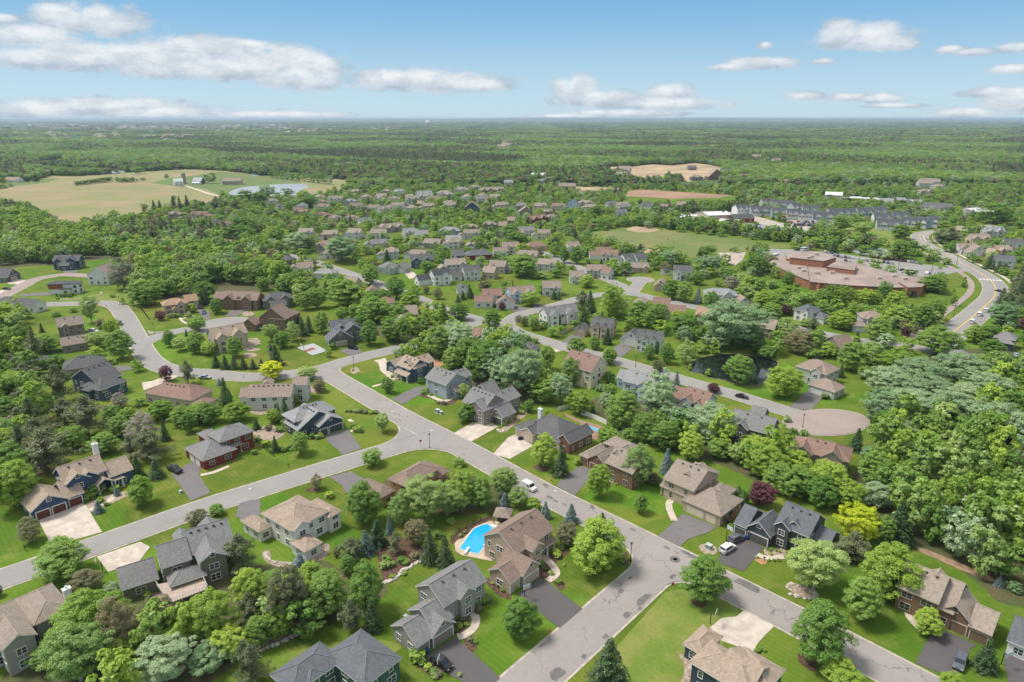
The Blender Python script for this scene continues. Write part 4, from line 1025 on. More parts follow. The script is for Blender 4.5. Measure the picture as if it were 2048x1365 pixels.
# ---- houses further off: each line is crop, front eave left, front eave right, depth, eave height, roof type, roof, wall, garage; a leading + adds a wing to the house above
MID = """
m1 432 362 640 332 9 5.6 u taupe taupe
+m1 462 506 668 470 8 3.4 u brown taupe
m1 468 690 795 642 12 3.8 h dark taupe
+m1 400 605 520 560 10 3.8 h grey taupe
m1 1235 200 1428 174 9 5.6 h orange tan
+m1 1405 168 1500 150 8 4.8 u tan tan
+m1 1300 232 1365 224 4 3.2 v tan tan
u1 840 832 1050 832 16 6.4 v taupe white
u1 505 696 770 690 9 6.0 u dark navy
+u1 672 738 818 712 7 3.6 v dark navy f4.6
+u1 535 690 605 690 4 6.1 v dark navy
+u1 620 690 690 690 4 6.1 v dark navy
u1 -80 850 72 850 10 3.6 h dark darkgrey
+u1 68 858 182 815 8 3.2 v dark darkgrey f4.6
m1 95 190 258 205 8 3.6 u dark white
+m1 -60 170 80 180 9 3.6 h dark white
m2 150 148 432 158 10 5.6 u brown brown
+m2 225 178 395 168 7 3.4 v brown brown f4.6,2.6
+m2 95 140 160 140 8 4.0 u brown brown
m2 478 160 712 132 10 5.2 h dark sage
+m2 540 200 655 180 6 4.2 u dark sage
m2 440 288 650 302 10 6.0 v brown brown
+m2 650 302 755 240 9 6.0 h brown brown
+m2 422 345 530 322 8 3.3 u brown brown
m2 100 452 366 400 10 6.6 u tan beige
m2 1000 382 1236 350 9 5.6 u slate greygreen
+m2 972 466 1172 440 8 3.3 v slate greygreen f4.6
+m2 1095 392 1222 362 5 5.7 v slate greygreen
m2 1240 112 1376 106 9 3.8 v red white
+m2 1335 180 1480 176 9 4.0 h red white
m3 20 270 140 262 10 4.2 u tan2 taupe
+m3 90 330 262 262 8 3.6 h tan2 taupe
m3 618 118 778 118 8 5.4 u red offwhite
+m3 560 170 705 178 8 3.4 u red offwhite
+m3 725 184 872 164 7 3.2 v red offwhite f4.6
m3 838 112 1034 92 9 5.2 u mauve ltblue
m3 1080 62 1226 62 9 5.0 u taupe offwhite
+m3 1128 82 1226 76 7 3.2 v taupe offwhite f4
m3 430 76 524 72 7 3.0 v dark white f3
m3 1115 276 1358 240 9 5.6 u grey white
m3 1440 345 1600 368 9 5.6 u dark beige
+m3 1312 376 1422 378 7 3.2 v dark beige f4.6
+m3 1450 352 1520 360 4 5.6 v dark beige
m3 572 432 716 410 10 4.0 h red taupe
m3 1000 532 1078 520 9 4.2 h dark taupe
m3 1450 700 1580 636 14 7.4 v red cream
m4 165 765 400 822 9 6.2 u ltgrey ltblue
+m4 120 740 200 750 7 4 u ltgrey ltblue
+m4 400 750 485 750 7 4.4 v slate ltblue
m4 610 900 800 958 9 6.6 u red ltgrey
+m4 525 880 640 908 8 3.6 u red ltgrey
+m4 608 906 702 934 5 6.7 v red ltgrey
m4 975 1092 1296 1176 10 6.3 u grey darkgrey
+m4 1120 1040 1240 1060 8 5.2 u grey darkgrey
b4 215 48 560 126 10 6.0 h red taupe
+b4 490 190 588 162 5 3.6 v red taupe
m4 264 445 462 470 9 5.8 u dark offwhite
+m4 150 446 302 482 8 3.2 v dark tan f4.8
+m4 300 452 375 462 5 5.8 v dark offwhite
m4 1480 652 1720 720 11 5.8 h mauve ltgrey
+m4 1572 790 1790 850 9 3.2 h mauve ltgrey f4.6,2.6
m4 790 110 1050 122 10 5.6 h ltgrey ltgrey
+m4 898 152 986 156 6 3.3 v ltgrey ltgrey f4
m4 1048 176 1152 172 8 3.2 v mauve offwhite f4
m4 395 190 530 200 9 5.0 u red offwhite
+m4 500 242 650 246 8 4.6 u red offwhite
m4 242 170 335 182 9 3.8 h tan2 tan
m4 715 268 856 292 9 4.2 u orange taupe
m4 1200 362 1322 382 10 5.0 u tan2 beige
m4 1465 222 1610 252 10 5.6 h slate white
+m5 0 272 142 282 8 3.3 h slate white f4
m4 408 48 482 52 8 3.2 v tan2 tan f4
m5 400 292 590 300 10 5.4 h mauve ltgrey
+m5 325 350 450 358 7 3.3 h mauve ltgrey f4
m5 90 465 232 520 9 4.6 v brown taupe
m5 1388 432 1562 462 9 5.0 h grey slate
+m5 1548 492 1720 480 8 3.6 h grey slate
m5 1100 592 1268 602 9 3.8 h grey taupe
u1 1605 236 1752 242 9 4.5 h taupe taupe f4
u1 1850 246 2012 248 9 4.6 u red beige
u2 78 312 190 330 9 4.2 h dark taupe
u2 190 332 304 334 8 4.2 h red offwhite
u2 -10 240 70 258 8 4.2 h red taupe
u2 198 520 282 532 8 4.2 u red taupe
u2 262 556 466 562 10 4.0 h slate grey
u2 1120 576 1226 576 10 4.2 v red taupe f4.6
u2 690 668 850 690 9 3.8 h dark taupe
u2 1090 815 1302 822 9 3.6 h ltgrey offwhite
u2 1370 912 1512 922 9 3.8 u tan2 beige
u2 1722 752 1885 765 10 4.4 h grey ltgrey
+u2 1888 762 2048 750 9 3.4 v grey ltgrey f4.6
u2 1245 90 1392 86 9 5.0 u taupe offwhite
u2 1395 112 1516 112 9 5.4 h ltgrey greyblue
u2 1690 86 1792 86 9 5.0 h taupe ltgrey
u2 1834 88 1950 86 9 5.6 h tan2 cream
u2 1760 192 1902 172 9 5.0 u taupe offwhite
u2 1150 122 1246 120 9 4.6 h brown tan
u2 760 158 828 152 9 5.0 h dark ltgrey
u2 640 110 756 108 9 4.6 h taupe offwhite
u2 918 202 1000 196 9 4.2 u brown taupe
u2 990 216 1078 206 9 4.2 h red taupe
u2 1130 238 1222 252 9 4.6 h red taupe
u2 1238 278 1372 276 10 4.5 h mauve cream
u2 1400 278 1542 276 10 4.5 h mauve cream
u2 1560 302 1700 292 10 5.0 h slate white
u2 1700 368 1832 372 10 4.4 h tan2 beige
u2 1832 372 1992 352 9 4.4 u tan2 grey
u2 2000 420 2110 410 9 4.4 u ltgrey ltgrey
u2 1910 150 2048 148 10 4.0 h slate grey
u3 110 136 272 136 11 3.0 h tan tan
u3 390 46 522 46 9 4.6 h ltgrey ltgrey
u3 172 66 322 60 9 5.0 u ltgrey ltgrey
u3 60 92 190 88 9 5.0 u taupe ltgrey
u3 422 128 546 126 9 5.4 h tan2 taupe
u3 628 172 776 172 9 5.0 v orange blue
u3 740 92 832 90 9 5.0 u grey offwhite
u3 1158 218 1300 216 9 5.2 v tan2 taupe
u3 1284 292 1442 266 9 4.5 u red red
u3 1400 216 1490 214 8 4.2 h taupe taupe
u3 1430 268 1545 262 8 4.2 h taupe taupe
u3 1618 138 1746 142 9 5.0 v slate ltblue
u3 1742 128 1892 128 10 4.8 h tan2 beige
u3 955 350 1042 352 9 4.6 u mauve taupe
u3 1040 300 1120 302 9 4.6 u mauve taupe
u3 930 420 1000 425 9 4.6 v mauve taupe
u3 1150 402 1316 400 9 5.2 u grey offwhite
u3 800 340 940 342 9 4.8 h taupe taupe
u3 372 398 582 402 10 4.8 h ltgrey greyblue
u3 588 368 762 366 9 4.8 h tan2 taupe
u3 48 410 190 404 10 4.8 h ltgrey offwhite
+u3 150 442 282 434 9 3.6 u slate beige f4
u3 438 488 592 492 9 3.4 u ltgrey white
u3 1004 560 1170 556 9 5.4 u mauve offwhite
+u3 908 602 1060 600 7 3.2 u tan2 cream f4
u3 1238 556 1442 546 10 3.8 h red tan f4
u3 655 642 906 628 11 3.8 h slate red f3,3
u3 1640 556 1762 552 9 4.0 u mauve offwhite
u3 1850 642 1962 642 8 3.4 u red white f4
+u3 1920 610 2060 612 9 4.4 u red white
u3 1818 788 2012 792 9 4.8 u mauve ltgrey
u3 1656 852 1806 852 9 4.4 u taupe offwhite
u3 505 642 626 640 9 5.4 u slate navy
+u3 505 690 580 688 7 3.3 v slate navy f4
u3 105 692 332 682 9 5.4 u dark navy
u3 330 842 500 822 9 6.4 u black white
+u3 180 890 340 884 8 3.3 u dark white f4
u3 622 802 792 792 9 6.0 u dark offwhite
+u3 500 842 626 850 8 3.5 u dark cream
u3 794 802 916 812 9 4.4 u tan2 beige
u3 858 742 1022 752 9 5.0 u taupe ltgrey
+u3 1010 765 1075 770 7 3.2 v taupe ltgrey
u4 72 128 172 124 9 5.0 h slate ltgrey
u4 164 146 276 142 9 5.0 u tan2 tan
u4 566 162 672 162 9 5.0 u taupe taupe
u4 140 212 248 216 9 4.4 u slate ltgrey
u4 236 652 350 640 9 4.8 u dark white
+u4 345 646 462 640 9 4.8 u dark white
+u4 178 665 262 662 8 3.4 v dark white f3
u4 0 602 162 612 9 4.8 u red offwhite
u4 680 758 864 766 9 5.8 u dark white
+u4 562 748 672 750 7 3.3 v dark white f4
u4 0 770 80 780 9 4.4 u red offwhite
u4 500 882 620 892 8 3.4 v tan2 tan f4
u5 1690 402 1876 402 9 5.4 u ltgrey ltgrey
+u5 1750 412 1888 410 6 4.0 v ltgrey ltgrey f4
u5 1545 470 1742 472 10 4.2 u tan2 beige
u5 1432 560 1622 560 9 4.4 u mauve offwhite
+u5 1530 602 1672 592 8 3.3 v mauve offwhite f4
u5 1864 520 2070 528 10 4.6 u dark offwhite
u5 1800 582 1942 578 9 4.6 u tan tan
+u5 1730 616 1872 622 8 3.4 v tan tan
u5 1758 682 1976 694 10 4.8 u slate offwhite
u5 1395 385 1465 390 9 5.0 u tan tan
u5 1390 470 1450 475 9 5.0 u tan tan
t2 1575 636 1690 640 11 4.8 h taupe ltgrey
t2 1700 622 1800 622 11 4.8 h taupe ltgrey
t2 1800 645 1905 640 11 4.8 h taupe taupe
t2 1982 585 2060 585 11 5.2 u ltgrey ltgrey
t2 1460 668 1572 664 11 5.0 h tan2 ltgrey
t2 1300 676 1418 668 10 5.0 u ltgrey ltgrey
t2 1120 655 1200 650 10 5.0 h ltgrey white
t2 1010 655 1090 652 10 5.0 h tan2 taupe
t2 770 655 850 650 10 5.0 h tan2 tan
t2 1200 695 1285 692 10 5.0 h tan2 ltgrey
t2 1830 645 1990 640 11 4.6 u taupe taupe
t3 70 560 152 560 11 4.6 u dark white
t3 195 570 290 570 12 4.8 h grey ltgrey
t3 280 560 340 555 11 5.0 u tan2 taupe
t3 432 535 540 535 12 6.0 h ltgrey white
t3 372 612 512 612 12 3.6 u taupe taupe
t3 850 468 955 468 12 4.4 u tan2 taupe
t3 1428 540 1530 540 12 5.2 h taupe taupe
t3 1574 535 1700 530 12 5.8 v tan brown
t3 1822 535 1985 530 13 5.0 h tan2 tan
t3 1700 490 1780 485 12 4.6 u dark taupe
t3 1410 465 1480 465 12 4.6 u slate taupe
t3 1985 545 2060 545 11 4.6 u taupe taupe
t3 60 295 118 295 12 6 h ltgrey white
t3 145 300 205 300 12 6 u dark white
t3 268 302 345 302 12 6 u ltgrey ltgrey
t3 385 300 440 300 12 6 u ltgrey white
t3 445 300 490 300 12 6 u grey white
t4 62 575 190 572 12 4.6 h taupe taupe
t4 1232 655 1330 655 12 5.0 h taupe ltgrey
t4 1345 615 1425 612 12 5.0 h taupe ltgrey
t1 1775 572 1928 570 13 5.6 u tan2 tan
t1 28 562 135 565 13 3.6 u taupe white
"""
CN = {'taupe': 'greyish brown', 'brown': 'brown', 'grey': 'grey', 'dark': 'dark grey', 'orange': 'orange', 'tan': 'tan', 'tan2': 'tan', 'red': 'rusty red', 'mauve': 'mauve brown', 'slate': 'slate blue',
      'ltgrey': 'pale grey', 'black': 'black', 'white': 'white', 'navy': 'navy blue', 'darkgrey': 'charcoal', 'sage': 'sage green', 'beige': 'beige', 'greygreen': 'grey green', 'offwhite': 'off-white',
      'ltblue': 'light blue', 'cream': 'cream', 'greyblue': 'grey blue', 'blue': 'deep blue'}
groups_ = []
for ln in MID.strip().split('\n'):
    w = ln.split(); plus = w[0][0] == '+'; code = w[0].lstrip('+')
    op = {'g': w[10 - 1]} if len(w) > 9 else {}
    op['s'] = .56 if w[7] == 'h' else .74
    wing = (code, (float(w[1]), float(w[2])), (float(w[3]), float(w[4])), float(w[5]), float(w[6]), w[7 - 0] if 0 else w[7], op)
    rf, wl = w[8], w[9]
    g = w[10] if len(w) > 10 else None
    op.pop('g', None)
    if g: op['g'] = g
    if plus: groups_[-1][2].append(wing)
    else: groups_.append((rf, wl, [wing]))
AUTO = []
for rf, wl, wings in groups_:
    far = G(*K(wings[0][0], *wings[0][1]), wings[0][4]).y
    st = 'two-storey' if wings[0][4] > 5 else 'low'
    for i, wg in enumerate(wings):
        if 'g' in wg[6]: wg[6]['g'] = wg[6]['g']
    w0 = wings[0]
    if w0[5] in 'uh' and w0[4] >= 4 and w0[3] <= 12:
        rg = random.Random(int(w0[1][0] * 3 + w0[1][1])); a_, b_ = G(*K(w0[0], *w0[1]), w0[4]), G(*K(w0[0], *w0[2]), w0[4]); L_ = (b_ - a_).length
        if L_ > 9:
            for fr in ((.24, .72) if L_ > 15 else ((.3,), (.68,))[rg.random() < .5] if len(wings) > 1 else (.26, .7)):
                hw_ = min(2.9, L_ * .17) * rg.uniform(.85, 1.15); f0, f1 = fr - hw_ / L_, fr + hw_ / L_
                lp = lambda f: (w0[1][0] + (w0[2][0] - w0[1][0]) * f, w0[1][1] + (w0[2][1] - w0[1][1]) * f)
                wings.append((w0[0], lp(f0), lp(f1), w0[3] * .52, w0[4] + .08, 'v', {'s': .82, 'ohe': .25, 'proj': rg.uniform(.6, 1.6)}))
    lab = '%s %s house with %s roof' % (st, CN[wl], CN[rf])
    r = house(lab, wl, rf, wings, vents=2 if far < 330 else 0, detail=2 if far < 420 else 1, trim='w' if wl not in ('taupe', 'tan', 'brown', 'beige') else 't',
              door='white' if wl in ('white', 'offwhite', 'navy', 'ltgrey', 'red', 'ltblue', 'slate') else 'tan')
    AUTO.append(r)
# further houses of the packed middle distance, set on the free lots
rx = random.Random(21); EXTRA = []
def lot_free(x, y, r):
    return all((a - x) ** 2 + (b - y) ** 2 > (c + r) ** 2 for a, b, c in EXCL)
for yy in (520, 478, 421, 545, 498, 402, 460, 432, 411, 445, 394, 572):
    for xx in range(610, 1390, 30 + (yy - 390) // 5):
        if len(EXTRA) > 44 or (xx > 1150 and yy > 440 and yy < 540): continue
        p = G(xx + rx.uniform(-8, 8), yy + rx.uniform(-2, 2))
        if any(in_poly(p.x, p.y, q) for q in POLY) or not lot_free(p.x, p.y, 7.5) or rx.random() < .15: continue
        L_ = rx.uniform(11, 15); D_ = rx.uniform(8.5, 10); z_ = rx.choice((3.4, 4.6, 5.4, 5.4)); an = rx.uniform(-22, 22)
        c_, s_ = math.cos(R(an)), math.sin(R(an)); wl = rx.choice(('ltgrey', 'offwhite', 'tan', 'beige', 'taupe', 'white', 'cream')); rf = rx.choice(('taupe', 'tan2', 'brown', 'grey', 'dark', 'tan2', 'taupe', 'mauve'))
        q = lambda u, z: proj((p.x + c_ * u, p.y + s_ * u, z))[:2]
        ws = [('p', q(-L_ / 2, z_), q(L_ / 2, z_), D_, z_, rx.choice('uuh'), {'s': .66}), ('p', q(L_ * .12, z_), q(L_ * .44, z_), 5, z_ + .08, 'v', {'s': .82, 'proj': 1.2}),
              ('p', q(-L_ / 2 - 5, 3.2), q(-L_ / 2 + 1.5, 3.2), 7.5, 3.2, 'v', {'s': .6, 'g': 'f4.6'})]
        r = house('%s %s house with %s roof' % ('two-storey' if z_ > 5 else 'low', CN[wl], CN[rf]), wl, rf, ws, vents=0, detail=1, trim='w'); AUTO.append(r); EXTRA.append((p.x, p.y)); EXCL.append((p.x - 4, p.y - 8, 5))
print('EXTRA houses', len(EXTRA))
# the modern flat-roofed house on the left
m = house('modern white and black house with cedar boarded upper floor and flat roofs', 'white', 'black', [
    ('u1', (462, 925), (690, 918), 9, 6.2, 'f', {'oh': .8}),
    ('u1', (440, 925), (600, 925), 7, 6.3, 'f', {'oh': .8, 'wm': 1, 'base': 3.1}),
    ('u1', (680, 968), (882, 915), 6, 3.6, 'f', {'oh': .7}),
    ('u1', (600, 918), (830, 880), 7, 6.4, 'f', {'oh': .8})], accent='wood', trim='d', vents=0)

for H_ in HOUSES:      # keep the view of each further house's front open
    c_ = H_['c']
    if c_.y > 200:
        d_ = Vector((-c_.x, -c_.y, 0)).normalized(); EXCL.append((c_.x + d_.x * 9, c_.y + d_.y * 9, 5.5)); EXCL.append((c_.x + d_.x * 15, c_.y + d_.y * 15, 4.0))
# ---- rows of townhouses, sheds and works behind the playing field
def simple_building(label, code, A, B, dep, z, ty, roofm, wallm, name='building', cat='building', s=.5, win=0, group=None, garages=0):
    a = G(*K(code, *A), z); b = G(*K(code, *B), z); th = math.atan2(b.y - a.y, b.x - a.x)
    root = thing(name, label, cat, (a.x, a.y, 0), th, group); L = (b - a).length; D = dep
    wb = MB(); rb = MB(); T = .2
    if ty == 'u':
        rz = z + s * D / 2
        for y0, y1 in ((0, D / 2), (D, D / 2)):
            rb.face([(-.3, y0, z), (L + .3, y0, z), (L + .3, y1, rz), (-.3, y1, rz)]); rb.face([(-.3, y0, z - T), (L + .3, y0, z - T), (L + .3, y0, z), (-.3, y0, z)], 1)
            for x in (-.3, L + .3): rb.face([(x, y0, z - T), (x, y1, rz - T), (x, y1, rz), (x, y0, z)], 1)
        for y in (.4, D - .4): wb.face([(0, y, 0), (L, y, 0), (L, y, z), (0, y, z)])
        for x in (0, L): wb.face([(x, .4, 0), (x, D - .4, 0), (x, D - .4, z), (x, D / 2, rz - T), (x, .4, z)])
    else:
        rb.box(-.2, L + .2, -.2, D + .2, z - .5, z, 1); rb.face([(0, 0, z + .004), (L, 0, z + .004), (L, D, z + .004), (0, D, z + .004)], 0)
        wb.box(0, L, 0, D, 0, z - .5)
    obj('wall', wb.mesh('wall', wallm), root); obj('roof', rb.mesh('roof', [roofm, TRIMW]), root)
    fm, pm = window_meshes(1.7, 1.3, TRIMW); gm, gf = garage_meshes(3.4, 2.4, mat('door_white', WALLS['white'], .5), TRIMW)
    for k in range(win):
        for st in range(1, 2 if z > 4.8 else 1):
            w_ = obj('window', fm, root, (L * (k + .5) / win, .33, 4.3)); obj('pane', pm, w_)
        if garages: g_ = obj('garage_door', gm, root, (L * (k + .5) / win, .3, 0)); obj('frame', gf, g_)
        else: w_ = obj('window', fm, root, (L * (k + .5) / win, .33, 1.6)); obj('pane', pm, w_)
    ux = Vector((math.cos(th), math.sin(th), 0)); uy = Vector((-ux.y, ux.x, 0)); o = Vector((a.x, a.y, 0))
    for i in range(int(L / 5) + 1):
        for j in range(int(D / 5) + 1):
            p = o + ux * min(L, i * 5) + uy * min(D, j * 5); EXCL.append((p.x, p.y, 4))
    return root
TOWN = [('u4', 1285, 180, 1405, 176), ('u4', 1412, 190, 1590, 192), ('u4', 1520, 120, 1625, 120), ('u4', 1630, 128, 1700, 130), ('u4', 1690, 135, 1800, 140), ('u4', 1815, 165, 1905, 160), ('u4', 1890, 180, 2030, 185),
        ('u4', 1605, 205, 1745, 208), ('u4', 1750, 220, 1850, 222), ('u4', 1850, 230, 1978, 236), ('u5', 30, 250, 255, 256), ('u5', 195, 222, 340, 222), ('u5', 345, 222, 450, 222), ('u5', 468, 215, 620, 215), ('u5', 622, 205, 748, 205),
        ('u5', 620, 265, 800, 270), ('u5', 805, 252, 960, 256), ('u5', 645, 320, 900, 332), ('u5', 905, 305, 1010, 312), ('u5', 1005, 300, 1110, 312), ('u5', 1115, 292, 1222, 300)]
for i, (cd, x0, y0, x1, y1) in enumerate(TOWN):
    w = ('white', 'greyblue', 'ltgrey')[i % 3]
    r = simple_building('%s townhouse row with dark roof and white gables' % CN[w], cd, (x0, y0), (x1, y1), 13, 6.4, 'u', shingle('town', (.075, .078, .09)), wallmat(w), 'townhouse', 'townhouse', .62, max(2, int((x1 - x0) / 30)), 'townhouses behind the playing field', 1)
    AUTO.append(r)
    # cross gables along the front, each a part of its row
    a = G(*K(cd, x0, y0), 6.4); b = G(*K(cd, x1, y1), 6.4); L = (b - a).length; n = max(2, int(L / 11))
    for k in range(n):
        gmb = MB(); x = L * (k + .5) / n; wd = 3.4
        gmb.face([(x - wd, -.6, 6.3), (x, -.6, 8.9), (x, 5.5, 8.9), (x - wd, 5.5, 6.3)], 0); gmb.face([(x, -.6, 8.9), (x + wd, -.6, 6.3), (x + wd, 5.5, 6.3), (x, 5.5, 8.9)], 0)
        gmb.face([(x - wd + .4, -.2, 5), (x + wd - .4, -.2, 5), (x + wd - .4, -.2, 6.4), (x, -.2, 8.6), (x - wd + .4, -.2, 6.4)], 1)
        obj('gable', gmb.mesh('gable', [shingle('town', (.075, .078, .09)), mat('white_gable', WALLS['white'], .6)]), r)
METW = mat('white_metal_roof', (.62, .61, .58), .5); METG = mat('grey_metal_roof', (.24, .25, .28), .5); METT = mat('tan_metal', (.46, .38, .30), .6)
AUTO.append(simple_building('long white metal roofed shed', 'u4', (740, 262), (900, 268), 22, 4.5, 'u', METW, METT, 'shed', 'shed', .2, 2))
AUTO.append(simple_building('tan shed with white metal roof', 'u4', (1010, 240), (1230, 232), 24, 5, 'u', METW, METT, 'shed', 'shed', .2, 3))
AUTO.append(simple_building('low white metal roofed shed', 'u4', (1110, 300), (1290, 308), 20, 4, 'u', METW, METT, 'shed', 'shed', .2, 2))
AUTO.append(simple_building('dark red shed with black roof', 'u4', (1245, 262), (1440, 262), 18, 5, 'u', shingle('black', ROOFS['black']), wallmat('red'), 'shed', 'shed', .3, 3))
AUTO.append(simple_building('grey metal roofed warehouse beyond the hedge', 'u4', (1385, 352), (1530, 358), 22, 5, 'u', METG, METT, 'warehouse', 'warehouse', .2, 2))
AUTO.append(simple_building('dark grey warehouse with pale metal roof', 'u4', (1540, 375), (1725, 388), 22, 5, 'u', METG, wallmat('darkgrey'), 'warehouse', 'warehouse', .2, 3))
AUTO.append(simple_building('white roofed shed at the end of the yard', 'u4', (1780, 412), (1945, 420), 16, 4, 'u', METW, wallmat('tan'), 'shed', 'shed', .2, 2))
AUTO.append(simple_building('white workshop with white metal roof', 'u5', (145, 48), (310, 55), 30, 6, 'u', METW, wallmat('offwhite'), 'workshop', 'workshop', .18, 3))
AUTO.append(simple_building('long low workshop with dark roof and white front', 'u5', (1062, 158), (1325, 178), 26, 5.5, 'u', shingle('dark', ROOFS['dark']), wallmat('offwhite'), 'workshop', 'workshop', .3, 6, None, 1))
AUTO.append(simple_building('grey flat roofed workshop with pale roof', 'u5', (1578, 205), (1862, 214), 28, 6.5, 'f', METW, wallmat('grey'), 'workshop', 'workshop', .3, 6, None, 1))
AUTO.append(simple_building('red and white yard building with dark canopy roof', 'u5', (840, 98), (925, 100), 16, 4, 'u', METG, wallmat('red'), 'shed', 'shed', .3, 2))
AUTO.append(simple_building('long white storage shed with flat roof', 'u5', (330, 78), (520, 82), 20, 4, 'f', METW, wallmat('red'), 'shed', 'shed', .3, 4))
AUTO.append(simple_building('white storage shed beside the long one', 'u5', (530, 88), (670, 92), 20, 4, 'f', METW, wallmat('offwhite'), 'shed', 'shed', .3, 4))
AUTO.append(simple_building('white barn with curved pale roof behind the houses', 't3', (158, 535), (272, 535), 26, 6, 'u', METW, wallmat('tan'), 'barn', 'barn', .4, 2))
AUTO.append(simple_building('white barn with pale green roof at the farm', 't1', (1392, 575), (1465, 572), 14, 6.5, 'u', mat('green_metal_roof', (.42, .50, .45), .5), wallmat('white'), 'barn', 'barn', .6, 2))
AUTO.append(simple_building('low white shed beside the farm barn', 't1', (1532, 585), (1590, 585), 10, 3, 'u', METW, wallmat('white'), 'shed', 'shed', .3, 2))
AUTO.append(simple_building('dark round-roofed farm shed behind the white one', 't1', (1538, 570), (1608, 570), 14, 5, 'u', METG, wallmat('darkgrey'), 'shed', 'shed', .7, 1))
p = G(*K('t1', 1475, 592)); sb = MB(); sb.lathe([(3.2, 0), (3.2, 15), (2.9, 16.4), (1.6, 17.8), (0, 18.3)], 20)
tag(obj('silo', sb.mesh('silo', mat('silo_concrete', (.30, .25, .22), .8, .2, .5)), None, tuple(p)), 'tall round concrete silo beside the farm barn', 'silo')
# far landmarks
def far_block(label, x0, x1, yb, h, dep, m=METW, name='warehouse'):
    a = G(x0, yb); b = G(x1, yb); L = b.x - a.x
    root = thing(name, label, name, tuple(a)); w = MB(); w.box(0, L, 0, dep, 0, h - 1.2); r = MB(); r.box(-1, L + 1, -1, dep + 1, h - 1.2, h)
    obj('wall', w.mesh('wall', mat('far_wall', (.5, .48, .45), .7)), root); obj('roof', r.mesh('roof', m), root)
far_block('long white warehouse far off in the plain', 252, 300, 262.5, 22, 80)
far_block('small white warehouse at the left end of the plain', 112, 126, 259.5, 20, 60)
far_block('white warehouse beside the longest one', 303, 316, 259, 20, 60)
far_block('pale flat warehouse near the left houses', 188, 210, 272, 12, 40)
far_block('white farm building alone in the right hand woods', 1684, 1692, 260, 20, 30)
far_block('tiny white building above the lone one in the woods', 1679, 1684, 250.5, 24, 30)
for k, (x0, x1) in enumerate(((1150, 1172), (1178, 1184), (1189, 1196), (1205, 1216), (1222, 1250))):
    far_block('white distant industrial building on the skyline, number %s of five from the left' % ('one', 'two', 'three', 'four', 'five')[k], x0, x1, 247, 34, 80)
fh = thing('distant_house', '', 'house', (0, 0, 0)); w_ = MB(); w_.box(0, 16, 0, 12, 0, 7); w_.face([(0, 0, 7), (0, 12, 7), (0, 6, 10.6)]); w_.face([(16, 0, 7), (16, 12, 7), (16, 6, 10.6)]); obj('wall', w_.mesh('wall', wallmat('ltgrey')), fh)
w_ = MB(); w_.face([(-.5, -.5, 6.9), (16.5, -.5, 6.9), (16.5, 6, 10.8), (-.5, 6, 10.8)]); w_.face([(-.5, 12.5, 6.9), (16.5, 12.5, 6.9), (16.5, 6, 10.8), (-.5, 6, 10.8)][::-1]); obj('roof', w_.mesh('roof', shingle('taupe', ROOFS['taupe'])), fh)
FARH = []; rf_ = random.Random(9)
for (x0, x1, y0, y1, n) in ((275, 380, 275, 286, 22), (40, 130, 268, 282, 9), (180, 240, 272, 280, 8), (580, 660, 262, 268, 9), (740, 800, 258, 264, 8), (980, 1016, 289, 300, 10), (430, 560, 256, 266, 10), (1800, 1880, 372, 384, 3), (1180, 1240, 350, 366, 3), (1500, 1560, 318, 330, 2)):
    for k in range(n):
        q = G(rf_.uniform(x0, x1), rf_.uniform(y0, y1)); o = fh if not FARH else copy_thing(fh, tuple(q), 0); o.location = tuple(q); o.rotation_euler = (0, 0, rf_.uniform(-.6, .6)); o['group'] = 'pale houses among the distant woods'
        z_ = 1 + q.y / 6000; o.scale = (z_, z_, z_); FARH.append(o); EXCL.append((q.x, q.y, 12)); EXCL.append((q.x, q.y - 20, 14)); EXCL.append((q.x * .985, q.y * .985, 14))
p = G(576, 268); sb = MB(); sb.lathe([(58, 0), (58, 7), (45, 13), (25, 17), (0, 19)], 32)
dm = thing('dome_hall', 'low white domed sports hall among the far woods', 'dome', tuple(p)); o_ = obj('roof', sb.mesh('roof', METW, True), dm); o_.scale = (.75, .75, .9)
p = G(856.5, 263); sb = MB(); sb.lathe([(5.5, 0), (5.0, 30), (6, 34), (12.5, 44), (14, 52), (13.5, 60), (9, 64), (0, 65.5)], 28)
wt = thing('water_tower', 'pale water tower rising above the distant woods', 'water tower', tuple(p))
k_ = MB(); k_.lathe([(5.5, 0), (5.0, 30), (6, 34)], 24); obj('stem', k_.mesh('stem', METT, True), wt)
k_ = MB(); k_.lathe([(6, 34), (12.5, 42), (14.5, 50), (14, 58), (9, 62.5), (0, 64)], 28); obj('tank', k_.mesh('tank', mat('tank_paint', (.66, .66, .63), .5), True), wt); wt.scale = (1.3, 1.3, 1.25)

